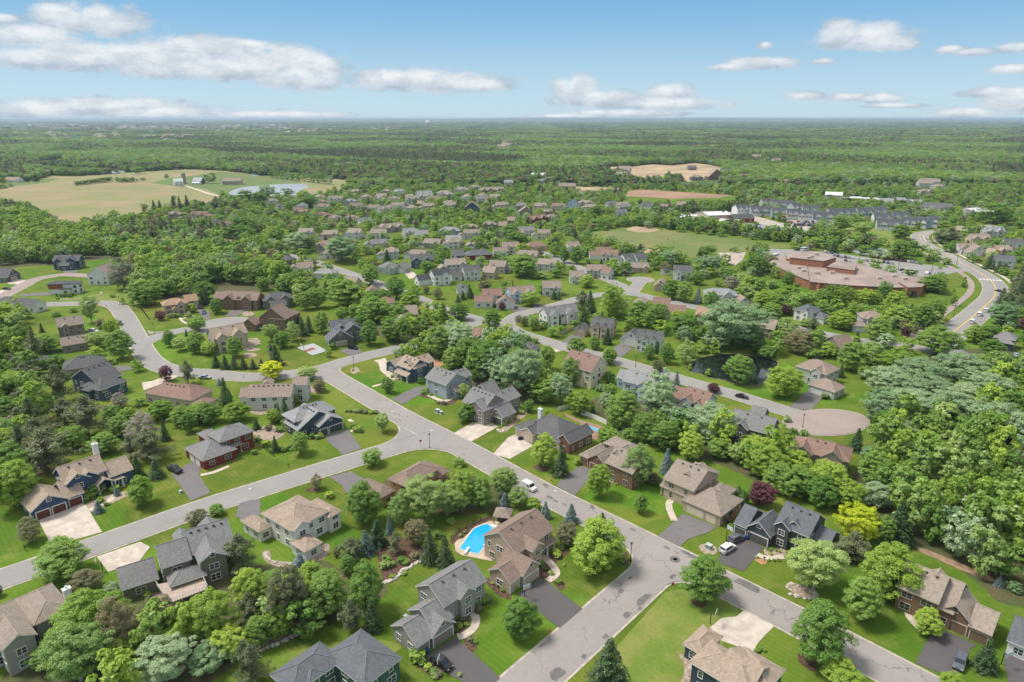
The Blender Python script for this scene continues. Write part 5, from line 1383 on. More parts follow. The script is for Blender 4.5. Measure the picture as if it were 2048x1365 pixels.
# ---- the brick school
def school():
    BR = masonry('school_brick', (.36, .155, .085), (.28, .115, .065), 2.5)
    RF = mat('school_roof', (.31, .24, .205), .9, .14, .08, fine=(1.5, .2)); CAP = mat('roof_edge', (.10, .07, .06), .6)
    o0 = G(1700, 570)
    root = thing('school', 'long single-storey brick school with flat pinkish roofs beside the car park', 'school', tuple(o0))
    def block(pts, code, z, z0=0):
        w = [G(*K(code, *p), z) - o0 for p in pts]; w = [(p.x, p.y) for p in w]
        a = sum(w[i][0] * w[(i + 1) % len(w)][1] - w[(i + 1) % len(w)][0] * w[i][1] for i in range(len(w)))
        if a < 0: w.reverse()
        b = MB(); b.prism(w, z0, z - .45, 0); obj('wall', b.mesh('wall', BR), root)
        cx = sum(q[0] for q in w) / len(w); cy = sum(q[1] for q in w) / len(w)
        e = [(cx + (q[0] - cx) * 1.008, cy + (q[1] - cy) * 1.012) for q in w]
        b = MB(); b.prism(e, z - .45, z, 1); b.face([(q[0], q[1], z + .01) for q in w], 0)
        r_ = obj('roof', b.mesh('roof', [RF, CAP]), root)
        POLY.append([Vector((q[0] + o0.x, q[1] + o0.y, 0)) for q in w])
        return r_
    r1 = block([(1560, 680), (1620, 650), (2048, 700), (2048, 870), (1900, 830)], 'u4', 5)
    r2 = block([(-20, 740), (0, 735), (230, 680), (450, 705), (760, 790), (1090, 850), (1110, 905), (1060, 930), (820, 935), (400, 915), (0, 880)], 'u5', 5.01)
    r3 = block([(1770, 630), (1950, 570), (2060, 580), (2200, 630), (2080, 665)], 'u4', 9.5)
    r4 = block([(160, 735), (230, 695), (450, 712), (425, 772)], 'u5', 7.8)
    r5 = block([(850, 885), (960, 880), (1075, 930), (935, 935)], 'u5', 6.0)
    r6 = block([(1730, 600), (1790, 580), (1880, 590), (1775, 650), (1740, 640)], 'u4', 6.4)
    r7 = block([(1605, 650), (1660, 612), (1760, 640), (1760, 672)], 'u4', 4.2)
    hv = MB(); hv.box(-1.4, 1.4, -1, 1, 0, 1.5); hv = hv.mesh('roof_unit', mat('roof_unit', (.5, .42, .36), .6))
    for cd, x, y, z in (('u4', 1850, 735, 5), ('u4', 1895, 762, 5), ('u4', 2025, 785, 5), ('u5', 60, 805, 5), ('u5', 340, 855, 5), ('u5', 800, 835, 5), ('u5', 905, 860, 5), ('u4', 1940, 640, 9.5), ('u4', 1965, 630, 9.5), ('u5', 60, 625, 9.5), ('u5', 210, 800, 5), ('u5', 660, 855, 5)):
        q = G(*K(cd, x, y), z) - o0; obj('roof_unit', hv, root, tuple(q))
    # tall windows and piers by the entrance, and windows along the left wing
    pr = MB(); gl = MB()
    q0 = G(*K('u5', 905, 965), 3) - o0; q1 = G(*K('u5', 1000, 990), 3) - o0
    fm, pm = window_meshes(1.6, 3.4, TRIMD)
    for k in range(5):
        q = q0.lerp(q1, k / 4); w_ = obj('window', fm, root, (q.x, q.y - .5, 2.4)); obj('pane', pm, w_)
    a = G(*K('u4', 1575, 700), 3) - o0; b = G(*K('u4', 1980, 880), 3) - o0; th = math.atan2(b.y - a.y, b.x - a.x)
    for t_ in (.2, .24, .52, .56, .78, .82):
        q = a.lerp(b, t_) + Vector((math.sin(th), -math.cos(th), 0)) * .9; w_ = obj('window', fm, root, (q.x, q.y, 2.4), th); obj('pane', pm, w_)
school()
# solar panels on the roof of the house by the avenue are a part of it
for r in AUTO:
    pass
# ---------------------------------------------------------------- trees
LEAFS = {'m': leaf_mat('green', (0.163, 0.284, 0.050), (0.307, 0.452, 0.084)), 'b': leaf_mat('lime', (0.255, 0.382, 0.047), (0.422, 0.540, 0.081)),
         's': leaf_mat('silver', (0.250, 0.362, 0.177), (0.432, 0.540, 0.321)), 'l': leaf_mat('airy', (0.269, 0.373, 0.098), (0.442, 0.550, 0.188)),
         'y': leaf_mat('yellow', (0.442, 0.510, 0.023), (0.730, 0.746, 0.033), .3), 'p': leaf_mat('plum', (0.125, 0.041, 0.060), (0.240, 0.084, 0.098), .3),
         'd': leaf_mat('spruce', (.055, .105, .036), (.120, .185, .070), .2), 'n': leaf_mat('blue_spruce', (0.144, 0.215, 0.209), (0.259, 0.343, 0.343), .1),
         'D': leaf_mat('pine', (0.144, 0.177, 0.078), (0.259, 0.284, 0.145), .3), 'o': leaf_mat('russet', (0.211, 0.196, 0.098), (0.346, 0.314, 0.172), .35),
         'a': leaf_mat('cedar', (0.120, 0.230, 0.060), (0.217, 0.343, 0.103), .3), 'e': leaf_mat('grey_twigs', (0.250, 0.235, 0.183), (0.403, 0.373, 0.300), .25)}
BARK = mat('bark', (.16, .125, .095), .95, .3, 2); BARKP = mat('pale_bark', (.34, .31, .27), .9, .3, 2)
def leaves_mesh(name, P, N, size, rng, aspect=.62):
    "kite-shaped leaf clumps at P facing N"
    n = len(P)
    a = np.cross(N, rng.normal(size=(n, 3))); a /= np.linalg.norm(a, axis=1)[:, None] + 1e-9
    b = np.cross(N, a)
    s = size * rng.uniform(.65, 1.35, (n, 1))
    V = np.empty((n, 4, 3)); V[:, 0] = P - a * s; V[:, 1] = P - b * s * aspect + N * s * .25; V[:, 2] = P + a * s; V[:, 3] = P + b * s * aspect + N * s * .15
    me = bpy.data.meshes.new(name); me.vertices.add(n * 4); me.vertices.foreach_set('co', V.reshape(-1))
    me.loops.add(n * 4); me.loops.foreach_set('vertex_index', np.arange(n * 4, dtype=np.int32))
    me.polygons.add(n); me.polygons.foreach_set('loop_start', np.arange(0, n * 4, 4, dtype=np.int32)); me.polygons.foreach_set('loop_total', np.full(n, 4, dtype=np.int32))
    me.update(calc_edges=True); me.materials.append(LEAFS['m'])
    return me
def unit(v): return v / (np.linalg.norm(v, axis=-1, keepdims=True) + 1e-9)
def broadleaf(seed, nclump, per, size, shape='round', gap=.0, z0=.13):
    "crown and trunk of a unit-high tree of crown radius about .36"
    rng = np.random.default_rng(seed)
    c = []
    while len(c) < nclump:
        d = unit(rng.normal(size=3)); r = rng.uniform(.45, 1) ** .5
        if rng.random() < .25: r *= rng.uniform(.3, .9)
        q = d * r
        h = (q[2] + 1) / 2
        if shape == 'round': w = 1.0
        elif shape == 'egg': w = 1.0 - .45 * max(0, h - .35)
        elif shape == 'vase': w = .72 + .45 * min(1, h * 1.4)
        elif shape == 'tall': w = .78 - .25 * abs(h - .45)
        c.append((q[0] * w, q[1] * w, h))
    c = np.array(c)
    # uneven outline: push whole sectors in or out
    ph = rng.uniform(0, 6.28, 4); ang = np.arctan2(c[:, 1], c[:, 0])
    k = 1 + .13 * np.sin(2 * ang + ph[0]) + .09 * np.sin(3 * ang + ph[1] + 4 * c[:, 2]) + rng.normal(0, .05, len(c))
    R_ = .36
    C_ = np.stack([c[:, 0] * R_ * k, c[:, 1] * R_ * k, z0 + .04 + (c[:, 2] * .95) * (1 - z0 - .06) * (1 + rng.normal(0, .03, len(c)))], 1)
    cr = (rng.uniform(.036, .082, len(C_)) if nclump > 150 else rng.uniform(.05, .10, len(C_)))
    ctr = np.array([0, 0, (1 + z0) / 2])
    P = []; N = []
    for i in range(len(C_)):
        m = int(per * (cr[i] / .06) ** 2)
        d = unit(rng.normal(size=(m, 3))); d[:, 2] = np.where(d[:, 2] < -.2, -d[:, 2], d[:, 2])
        rr = cr[i] * rng.uniform(.55, 1.05, (m, 1)) * np.array([1, 1, .72])
        P.append(C_[i] + d * rr)
        out = unit(C_[i] - ctr)
        N.append(unit(d * .7 + out * .35 + np.array([0, 0, .55]) + rng.normal(0, .36, (m, 3))))
    P = np.concatenate(P); N = np.concatenate(N)
    keep = (P[:, 2] < 1.0)
    crown = leaves_mesh('crown', P[keep], N[keep], size, rng)
    t = MB(); t.tube((0, 0, -.02), (0, 0, .16), .026, .019, 7, 0, False); t.tube((0, 0, .16), (.01, 0, .5), .019, .010, 6, 0, False); t.tube((.01, 0, .5), (0, .01, .85), .010, .003, 5, 0, False)
    for i in range(9):
        q = C_[int(rng.integers(len(C_)))] * np.array([.85, .85, .95]); zb = .14 + .3 * rng.random() * q[2]
        t.tube((0, 0, zb), tuple(q), .011, .003, 5, 0, False)
    return crown, t.mesh('trunk', BARK)
def conifer(seed, layers, per, size, shape='spruce'):
    rng = np.random.default_rng(seed); P = []; N = []
    t = MB(); t.tube((0, 0, -.02), (0, 0, .95), .022, .003, 7, 0, False)
    for L in range(layers):
        f = L / (layers - 1)
        if shape == 'spruce': z = .05 + f * .93; rad = .26 * (1 - f) ** .85 + .012
        else: z = .22 + f * .74; rad = (.20 + .14 * math.sin(f * 9 + seed)) * (1 - f) ** .5 * 1.15 + .02
        nb = max(5, int((9 if shape == 'spruce' else 6) * (1 - f * .5)))
        for k in range(nb):
            a = 2 * pi * (k + rng.random() * .8) / nb; r = rad * rng.uniform(.72, 1.14)
            droop = -.10 if shape == 'spruce' else .05
            m = int(per * (r / .2 + .25))
            u = rng.random((m, 1)) ** .6
            w = (.055 if shape == 'spruce' else .085) * (1.1 - u * .6)
            dirv = np.array([math.cos(a), math.sin(a), 0]); side = np.array([-math.sin(a), math.cos(a), 0])
            q = dirv * u * r + side * rng.normal(0, .5, (m, 1)) * w + np.array([0, 0, 1]) * (z + droop * u * r * 1.6 + rng.normal(0, .012 if shape == 'spruce' else .022, (m, 1)))
            P.append(q); N.append(unit(np.array([0, 0, .75]) + dirv * .55 + rng.normal(0, .38, (m, 3))))
            if k % 2 == 0 and shape != 'spruce': t.tube((0, 0, z - .02), tuple(dirv * r * .8 + np.array([0, 0, z])), .006, .002, 4, 0, False)
    P = np.concatenate(P); N = np.concatenate(N)
    return leaves_mesh('crown', P, N, size, rng, .45), t.mesh('trunk', BARK)
def columnar(seed, n, size):
    rng = np.random.default_rng(seed); h = rng.random(n); a = rng.uniform(0, 6.28, n)
    r = .30 * np.sin(np.clip(h * 1.02 + .06, 0, 1) * pi) ** .55 * rng.uniform(.8, 1.05, n)
    d = np.stack([np.cos(a), np.sin(a), np.zeros(n)], 1); P = d * r[:, None]; P[:, 2] = h * .98
    N = unit(d + np.array([0, 0, .5]) + rng.normal(0, .35, (n, 3)))
    t = MB(); t.tube((0, 0, -.02), (0, 0, .6), .03, .01, 6)
    return leaves_mesh('crown', P, N, size, rng), t.mesh('trunk', BARK)
# crown shapes for near trees, and lighter ones for far trees
NEAR = {'round': [broadleaf(s, 250, 92, .0118, 'round', z0=.03) for s in (1, 2, 3)], 'egg': [broadleaf(s, 250, 92, .0118, 'egg', z0=.02) for s in (4, 5, 6)],
        'vase': [broadleaf(s, 240, 82, .0118, 'vase', z0=.08) for s in (7, 8)], 'airy': [broadleaf(s, 200, 60, .0115, 'egg', z0=.02) for s in (9, 10)],
        'spruce': [conifer(s, 30, 26, .0165) for s in (11, 12, 13)], 'pine': [conifer(s, 15, 74, .0165, 'pine') for s in (14, 15, 16)],
        'column': [columnar(17, 2600, .035)], 'shrub': [broadleaf(s, 60, 30, .040, 'round', z0=-.12) for s in (18, 19)]}
FARM = {'round': [broadleaf(s, 60, 20, .034, 'round', z0=.0) for s in (21, 22, 23)], 'egg': [broadleaf(s, 60, 20, .034, 'egg', z0=.0) for s in (24, 25)],
        'spruce': [conifer(s, 12, 14, .040) for s in (26, 27)], 'pine': [conifer(28, 9, 28, .040, 'pine')]}
SHAPE = {'m': ('round', 'egg', 'egg'), 'b': ('egg', 'round'), 's': ('vase', 'round'), 'l': ('airy', 'vase'), 'y': ('round',), 'p': ('round', 'egg'), 'd': ('spruce',), 'n': ('spruce',), 'D': ('pine',), 'o': ('airy', 'round'), 'a': ('column',), 'e': ('airy',)}
NM = {'m': ('broadleaf_tree', 'deep green broadleaf tree'), 'b': ('broadleaf_tree', 'bright lime green broadleaf tree'), 's': ('broadleaf_tree', 'silvery green broadleaf tree'), 'l': ('broadleaf_tree', 'airy pale green tree'),
      'y': ('golden_tree', 'golden yellow leaved tree'), 'p': ('purple_leaved_tree', 'dark purple leaved tree'), 'd': ('spruce_tree', 'dark green conical spruce'), 'n': ('spruce_tree', 'blue grey conical spruce'),
      'D': ('pine_tree', 'dusky green loose pine'), 'o': ('ornamental_tree', 'olive russet ornamental tree'), 'a': ('cedar_tree', 'narrow columnar evergreen'), 'e': ('ornamental_tree', 'grey thinly leaved tree')}
TREES = []      # dict(x, y, w, h, k)
rt = random.Random(5)
def T(code, x, yb, w, ytop, k):
    px = K(code, x, yb); pt = K(code, x, ytop); sc = CR[code][2]
    g = G(*px)
    if any((a - g.x) ** 2 + (b - g.y) ** 2 < 64 for a, b in EXTRA): return
    dist = proj((g.x, g.y, 0))[2]; wm = w * sc / F * dist
    # the crown's near edge is what meets the ground line in the picture: step back by a third of the crown
    back = wm * .22; g = Vector((g.x * (1 + back / g.length), g.y * (1 + back / g.length), 0))
    h = height_at(g, pt[1]) ; h = max(wm * .75, min(h, wm * (3.6 if k in 'adnD' else 2.2)))
    TREES.append(dict(x=g.x, y=g.y, w=wm, h=h, k=k, hand=1))
TL = {
'b1': "375 800 300 560 m;810 385 165 195 b;185 590 145 430 o;558 415 70 345 n;660 318 46 265 n;780 215 95 90 d;885 222 100 105 d;850 130 180 -60 D;500 860 170 730 o;540 1210 390 850 b;470 1400 340 1060 l;700 1290 200 1120 b;950 1400 300 1130 s;1050 1130 200 940 b;1210 1170 280 840 b;1420 1000 200 710 b;1365 755 180 530 D;1225 430 90 390 m;1120 490 130 390 o;-10 890 60 815 p;110 400 240 110 b;280 200 280 -60 D;50 300 260 0 m;-60 330 260 60 b;1400 1380 160 1130 D;1190 1330 220 1180 s;1300 1250 220 1050 b;640 880 80 800 s;300 1290 220 1120 m",
'b2': "645 492 220 225 m;690 155 122 50 m;378 285 82 190 o;860 490 190 280 l;1000 480 240 190 l;1110 450 230 250 l;1190 390 170 150 b;1300 400 150 200 m;1175 155 72 90 m;1420 330 130 150 l;720 610 130 450 d;790 540 60 420 n;655 655 110 510 n;575 690 150 550 D;820 650 90 520 D;1015 705 125 500 d;1100 725 130 530 d;940 610 130 440 o;285 745 120 640 n;555 770 100 640 m;665 1000 220 670 m;450 1010 250 720 m;260 1000 210 740 b;50 1000 200 720 b;170 1140 180 920 b;575 1100 130 900 D;695 1090 130 900 d;30 1400 150 1150 D;60 1180 160 980 m;350 860 160 680 b;150 880 180 730 m;1435 395 80 300 n;490 660 60 600 o;1185 420 60 370 o;1130 480 50 430 m;1060 560 60 500 m;940 1250 80 1185 m;340 960 150 800 m",
'b3': "115 1148 225 885 m;545 762 330 435 b;1140 938 275 640 m;250 165 165 -45 b;340 212 115 60 d;555 338 145 130 b;775 275 205 10 l;790 422 85 297 m;935 195 92 50 n;255 447 70 345 n;400 475 98 360 n;370 600 135 460 o;190 400 95 350 b;100 385 120 270 l;30 340 140 150 l;22 402 62 300 n;605 1440 270 1120 d;575 465 50 410 d;1070 125 150 -60 b;1335 345 42 255 a;1362 375 48 280 a;1385 360 30 290 a;1440 385 92 230 p;685 690 55 640 b;860 262 100 200 o;435 145 45 100 b;1200 50 140 -60 s",
'b4': "350 885 335 580 l;612 1040 235 760 m;765 915 355 580 b;370 1295 320 895 m;592 585 232 358 y;565 695 200 520 D;820 595 200 350 d;985 1112 170 945 b;1310 1312 160 1120 d;65 385 140 230 p;690 275 215 55 m;700 395 180 240 s;500 1420 240 1280 b;80 230 220 20 b;250 210 180 50 b;260 340 220 140 m;420 350 210 110 b;390 400 190 190 m;540 400 200 220 b;150 300 180 120 m;450 260 150 120 b;1120 1420 130 1320 b;740 600 120 420 m;1395 830 60 765 n;1480 860 80 790 s",
'm1': "930 612 205 365 m;855 425 115 280 b;770 370 80 290 o;700 335 145 100 l;1045 702 92 590 m;1265 775 112 640 p;1430 800 135 610 D;1500 882 85 790 d;240 418 46 345 d;320 402 46 325 d;750 530 180 390 l;350 560 200 440 m;470 960 240 640 D;250 1000 270 810 D;680 1210 310 880 D;300 1340 340 1050 D;130 880 260 700 b;90 700 180 560 D;920 985 150 850 e;1060 965 105 880 m;1230 1070 210 930 b;1380 1110 190 950 m;1500 1090 200 940 b;1100 1310 260 990 e;1255 1225 92 1060 d;1440 1165 125 990 m;1290 512 112 370 m;1370 545 115 430 l;1490 525 135 380 m;1480 567 112 440 m;1500 395 135 270 m;1415 432 32 370 d;1220 312 82 225 p;1455 252 92 170 b;1130 205 190 20 m;1560 185 95 60 d;730 590 120 500 b;830 650 90 600 l;60 400 240 170 b;180 300 120 200 m;60 560 200 380 m;200 780 200 640 D;60 1050 220 880 m;170 1150 240 980 D;500 1100 220 900 D;60 1300 220 1120 b;560 1300 200 1100 m;800 1330 220 1150 m;920 1200 180 1020 m;980 1100 160 960 b;-100 1000 260 800 m;430 700 160 560 m;1000 1365 150 1180 D;860 1100 150 950 m;1290 480 90 400 m;560 250 60 205 m;430 280 60 240 m",
'm2': "130 262 112 135 m;270 592 128 420 m;125 668 82 560 d;195 682 82 570 d;262 682 82 565 d;332 682 86 590 d;405 682 78 600 d;470 682 72 600 d;580 655 132 490 d;540 565 62 480 D;545 760 195 630 y;820 765 145 660 l;905 855 105 750 o;630 522 122 385 m;545 475 132 330 l;710 472 125 310 l;800 235 125 80 m;925 412 135 225 m;885 225 150 40 m;1080 312 112 195 m;1110 215 300 40 m;1290 505 155 290 m;1320 330 270 150 m;1460 475 210 270 m;1490 150 130 0 m;1600 185 150 60 m;780 430 90 280 d;830 405 85 270 d;750 345 62 280 d;700 400 70 300 m;975 592 62 500 b;1010 532 62 470 m;765 1335 145 1140 m;575 1312 82 1180 d;200 955 115 740 d;222 955 52 820 a;148 802 52 745 n;290 1085 205 920 b;560 1095 115 970 b;650 1065 92 890 d;605 1085 52 930 d;735 945 82 850 l;60 1105 225 930 m;1390 1165 122 1005 l;1425 865 102 730 m;430 1142 82 1050 d;685 1152 82 1060 m;70 575 135 520 b;80 105 85 10 m;490 85 105 -20 m;620 95 95 0 m;1215 430 150 250 m;1180 300 160 180 m;1500 330 180 180 m;1380 200 170 90 m;1590 400 170 240 m;960 140 130 20 d;1000 100 120 0 m;400 380 40 350 d;1215 1160 50 1110 m;20 200 80 90 d;440 190 50 130 d",
'm3': "80 255 175 90 b;115 115 95 30 b;30 485 135 260 m;185 378 78 300 p;175 542 95 380 d;290 355 145 240 m;450 315 165 165 m;700 385 175 210 m;300 605 225 330 m;450 585 285 310 s;500 665 225 430 m;660 705 255 440 m;760 565 185 370 b;830 605 175 420 m;920 905 385 520 s;940 535 165 410 m;1025 482 62 425 b;1110 695 135 480 m;1300 805 185 580 m;1220 965 185 690 s;1100 945 225 740 m;1360 1035 185 830 b;1560 1010 110 850 s;1295 985 72 830 p;1460 1015 52 920 d;1335 575 145 430 m;1475 535 102 420 m;1570 495 85 370 d;1575 645 95 510 m;1225 412 72 330 m;1190 345 28 250 a;1208 345 28 255 a;1330 375 92 290 l;990 205 145 80 b;775 232 56 165 p;1010 385 92 270 m;940 355 85 270 o;1085 375 85 300 m;900 322 72 270 o;1380 235 135 80 D;1440 255 122 80 d;1600 305 155 0 b;1410 285 62 200 b;485 905 112 780 l;510 1085 175 930 m;190 872 58 830 m;535 142 72 60 d;480 152 52 90 d;285 152 92 50 o;200 112 62 40 o;1080 112 92 30 m;1165 152 52 80 d;1195 152 22 90 a;1210 152 22 90 a;780 115 92 40 m;640 85 105 20 o;320 255 62 170 D;440 172 52 110 d;1560 1232 155 1115 m;1240 1365 62 1260 d;750 800 90 690 d;870 680 160 500 m;1180 820 120 700 m;560 700 160 560 m;1000 830 160 690 m;1110 1100 60 940 b;1590 900 110 780 m;1525 850 80 780 s;980 1010 90 900 m;160 790 60 730 m;600 560 150 440 m;400 690 170 500 m;1450 740 110 640 m",
'm4': "70 642 122 510 m;370 605 95 480 m;427 565 34 455 a;500 645 115 465 m;50 492 82 380 d;650 645 155 440 l;1045 805 245 550 m;1390 905 285 640 b;440 705 92 600 o;578 812 72 690 n;858 862 105 780 p;905 1055 92 950 p;818 735 48 665 b;680 692 40 630 b;1000 535 490 200 s;870 535 185 400 s;1100 520 260 330 m;640 445 235 250 m;640 485 125 340 s;430 385 185 160 m;290 335 195 150 m;120 285 255 60 l;540 155 155 -10 m;640 175 135 0 m;740 182 82 50 n;830 232 135 80 m;70 802 115 685 m;990 205 85 150 p;1250 235 205 70 b;1300 292 165 210 m;1405 272 92 180 p;1410 465 225 280 l;1490 570 265 370 o;1620 565 155 370 m;1560 365 105 280 m;1440 155 155 60 b;170 1155 265 820 m;420 1085 285 770 s;340 1255 185 990 m;820 1235 375 1050 s;620 1135 165 960 m;690 1380 190 1150 b;480 1305 225 1050 m;70 1250 165 1120 m;510 1390 82 1280 n;1150 1305 185 1180 m;1180 1390 265 1230 b;1400 1305 165 1210 b;1450 1255 105 1115 m;1545 1225 92 1120 m;1510 1400 205 1280 m;1350 1240 80 1180 m;1415 1085 62 1020 l;760 560 110 470 m;1260 600 140 520 m;1340 480 130 380 m;950 330 200 210 s;590 330 130 230 b;1000 1160 120 1050 m;260 900 130 800 s;900 1365 200 1200 m;1040 1400 160 1230 l;230 1250 160 1120 m;130 1150 140 1000 m;370 270 120 190 m;1200 330 90 260 m",
'm5': "230 385 195 225 b;510 475 215 280 m;352 472 66 385 d;625 385 32 290 a;715 395 115 290 o;790 415 85 320 D;830 375 175 160 m;940 345 135 120 m;900 375 85 300 m;640 255 155 70 b;400 205 165 60 b;250 205 145 30 b;480 195 135 70 b;90 200 160 60 m;160 180 120 20 m;560 140 120 0 m;930 105 185 0 m;950 585 325 370 m;1460 355 255 220 s;1480 265 125 100 D;1560 225 125 50 d;1600 165 125 0 d;1450 185 105 60 d;1340 495 205 410 m;1370 585 185 480 m;1240 485 155 330 b;1150 565 105 480 m;130 595 145 465 b;310 705 225 460 m;440 655 255 460 l;60 505 95 370 m;230 745 75 640 d;700 695 205 540 m;560 695 185 570 b;1310 655 115 550 s;560 905 305 640 s;800 855 355 590 s;1100 855 385 600 s;1320 965 325 700 s;520 1105 265 820 s;750 1105 355 860 s;1000 1135 385 860 s;1300 1205 405 950 s;1550 1255 305 980 s;640 1230 260 1040 s;560 1185 205 980 m;860 1400 285 1140 b;1390 1400 245 1240 m;1080 1390 205 1230 b;1200 1400 205 1260 s;345 1305 135 1125 d;480 1430 205 1290 s;1540 985 205 790 b;1600 805 205 620 s;1080 200 50 60 m;1160 60 50 0 m;720 130 90 60 m;1480 700 160 560 m;900 950 300 720 s;1160 1020 300 780 s;700 970 280 740 s;420 760 120 650 m;20 600 120 520 m;1600 1100 220 900 b",
'u1': "1215 985 320 640 e;480 350 120 220 o;280 400 130 320 o;1400 1130 260 860 m;1550 1050 260 850 m;1100 1050 60 1000 b;1200 1120 60 1040 b;1290 1130 60 1060 b;2000 1080 200 880 m;1700 100 60 50 m;1700 200 90 60 d;1760 200 70 60 d;1830 190 90 50 d;1505 200 70 100 d;1565 210 80 100 d;1410 200 80 125 m;560 1060 40 1010 d;680 1050 50 1000 m",
'u2': "1670 935 195 715 m;1390 715 345 480 s;960 620 260 400 s;1060 600 160 430 m;790 640 75 560 d;855 670 75 555 d;980 1030 190 750 m;1000 680 120 560 b;1640 400 120 270 m;870 230 110 90 m;1250 320 60 240 d;1360 330 60 260 d;1420 330 60 270 d;1470 350 70 240 d;1510 360 50 280 d;390 520 250 380 m;600 590 170 460 b;740 520 180 350 m;430 420 230 260 m;1230 680 50 590 D;800 1000 140 840 m;620 990 130 830 m;100 1010 100 890 m;180 560 60 440 d;230 450 120 330 m;1900 1020 180 830 m;450 120 170 0 m;160 220 140 80 D;350 220 130 90 D;1060 180 180 50 m",
'u3': "425 765 175 530 m;265 810 150 680 m;500 800 100 650 m;780 620 130 450 m;640 450 120 320 m;1600 720 120 530 m;1510 660 130 500 m;1720 730 140 540 m;1830 640 130 510 m;1420 800 260 610 o;1200 860 320 680 m;1120 740 150 640 m;1200 650 180 560 b;1140 560 210 420 m;1080 520 250 340 m;890 450 80 340 m;640 760 140 670 b;1820 960 170 820 b;1100 980 30 850 d;1000 960 110 920 m;680 1050 90 920 d;610 1080 60 980 d;1000 1170 70 1090 p;1550 1080 25 985 a;1500 1070 70 980 d;250 170 90 100 m;570 170 80 60 m;320 170 70 90 m;700 130 80 50 m;890 110 80 20 m;1900 270 160 180 m",
'u4': "560 610 150 510 m;370 590 80 500 d;1370 560 35 520 m;1220 570 35 530 m;1400 650 100 560 m;1470 610 80 530 m;1560 600 30 560 b;240 620 160 490 m;840 230 0 0 m;900 890 140 750 m;1220 930 170 800 e;1750 900 140 750 m;700 830 90 740 m;1140 270 90 190 d;1410 225 50 170 d;1500 240 60 180 d;620 780 90 750 e;640 700 190 570 s;1000 800 260 650 s;760 660 110 590 m;500 750 110 600 m;240 780 150 660 m;840 850 130 750 m;1450 780 240 650 m;130 800 150 690 m;1000 640 180 550 m;1100 900 90 810 m;230 770 120 680 m",
'u5': "1170 670 140 550 m;290 400 180 220 m;450 330 90 250 m;500 440 180 350 l;560 520 110 390 m;860 480 200 360 m;980 640 120 600 m;850 670 220 460 m;960 590 150 470 m;1240 860 110 775 m;1180 970 220 840 m;1470 920 50 820 b;1370 980 40 920 b;1240 760 40 705 b;1330 540 220 360 D;1240 520 160 380 D;1500 490 150 320 m;1470 610 130 530 m;1530 670 100 590 m;1760 580 170 450 m;1710 760 140 620 d;1800 800 90 690 d;1860 800 90 700 d;1640 400 90 355 m;990 390 60 350 b;540 610 100 515 m;1320 600 140 540 m;1640 260 60 215 m;1700 250 60 200 m;320 590 110 500 b;200 590 120 480 m;60 560 150 430 m;2000 330 160 240 m;1750 330 280 240 m;1840 300 200 220 m;1090 590 100 520 m",
't1': "1335 552 40 505 m;1660 590 60 505 m;1708 590 55 485 m;1960 740 110 635 m;220 578 40 540 d;290 575 55 510 d;155 570 55 520 m;345 545 80 500 m;20 580 50 525 d;1145 570 40 535 m;1100 572 25 545 m;1110 515 90 445 m;250 520 90 470 m",
}
for i in range(14): TL['t1'] += ';%d %d 46 %d m' % (612 + i * 21, 607 - i * 2.3, 566 - i * 3)
for i in range(7): TL['t1'] += ';%d %d 44 %d m' % (940 + i * 21, 578 + (i % 2) * 3, 530 + (i % 3) * 4)
TL['t2'] = '90 712 150 622 s;250 705 115 615 m;160 720 90 650 m;385 745 140 670 b;515 700 52 650 m;640 690 40 640 d;680 690 40 635 d;755 668 120 595 m;880 660 110 590 s;30 760 150 690 m;990 660 70 620 m'
for i in range(12): TL['t2'] += ';%d %d 60 %d %s' % (130 + i * 42, 545 + i * 5, 478 + i * 3, 'mmbs'[i % 4])
for cd, s in TL.items():
    for q in s.split(';'):
        x, yb, w, yt, k = q.split()
        if float(w) > 0: T(cd, float(x), float(yb), float(w), float(yt), k)
# ---------------------------------------------------------------- water
def water(name, col, rough=.06, spec=.6):
    m = bpy.data.materials.new(name); m.use_nodes = True; MATS[name] = m
    t = NT(m.node_tree); b = t.N['Principled BSDF']; b.inputs['Base Color'].default_value = (*col, 1); b.inputs['Roughness'].default_value = rough; b.inputs['Specular IOR Level'].default_value = spec
    n = t.noise(t.n('ShaderNodeNewGeometry').outputs['Position'], .9, 3)
    bp = t.n('ShaderNodeBump'); bp.inputs['Strength'].default_value = .12; bp.inputs['Distance'].default_value = .1
    t.put(bp.inputs['Height'], n); t.L.new(bp.outputs[0], b.inputs['Normal'])
    return m
PONDM = water('pond_water', (.008, .012, .011)); FARW = water('lake_water', (.30, .32, .33), .35, .5)  # the lake water's pale base colour stands in for reflected clouds
BANK = mat('pond_bank', (.13, .13, .045), .95, .35, .4, fine=(2, .6), coords='World')
def pond(code, pts, m, bank=1):
    cx = sum(p[0] for p in pts) / len(pts); cy = sum(p[1] for p in pts) / len(pts)
    if bank: area('pond_bank', [(cx + (x - cx) * 1.06, cy + (y - cy) * 1.1) for x, y in pts], BANK, Z['floor'] + .01, code, True)
    area('pond', pts, m, Z['water'] + .06, code, True, excl=1)
pond('m4', [(660, 675), (700, 625), (780, 590), (900, 570), (1020, 565), (1150, 580), (1260, 595), (1345, 630), (1290, 700), (1240, 780), (1160, 800), (1040, 785), (930, 755), (830, 740), (760, 712), (705, 698)], PONDM)
pond('p', [(458, 386), (480, 376), (520, 372), (560, 369), (600, 368), (617, 373), (606, 381), (622, 386), (600, 390), (560, 393), (510, 391), (470, 391)], FARW)
pond('p', [(76, 327), (98, 321), (128, 320), (133, 327), (110, 331), (84, 331)], FARW)
pond('p', [(82, 338), (100, 334), (128, 338), (170, 339), (246, 342), (240, 347), (180, 347), (110, 346)], FARW)
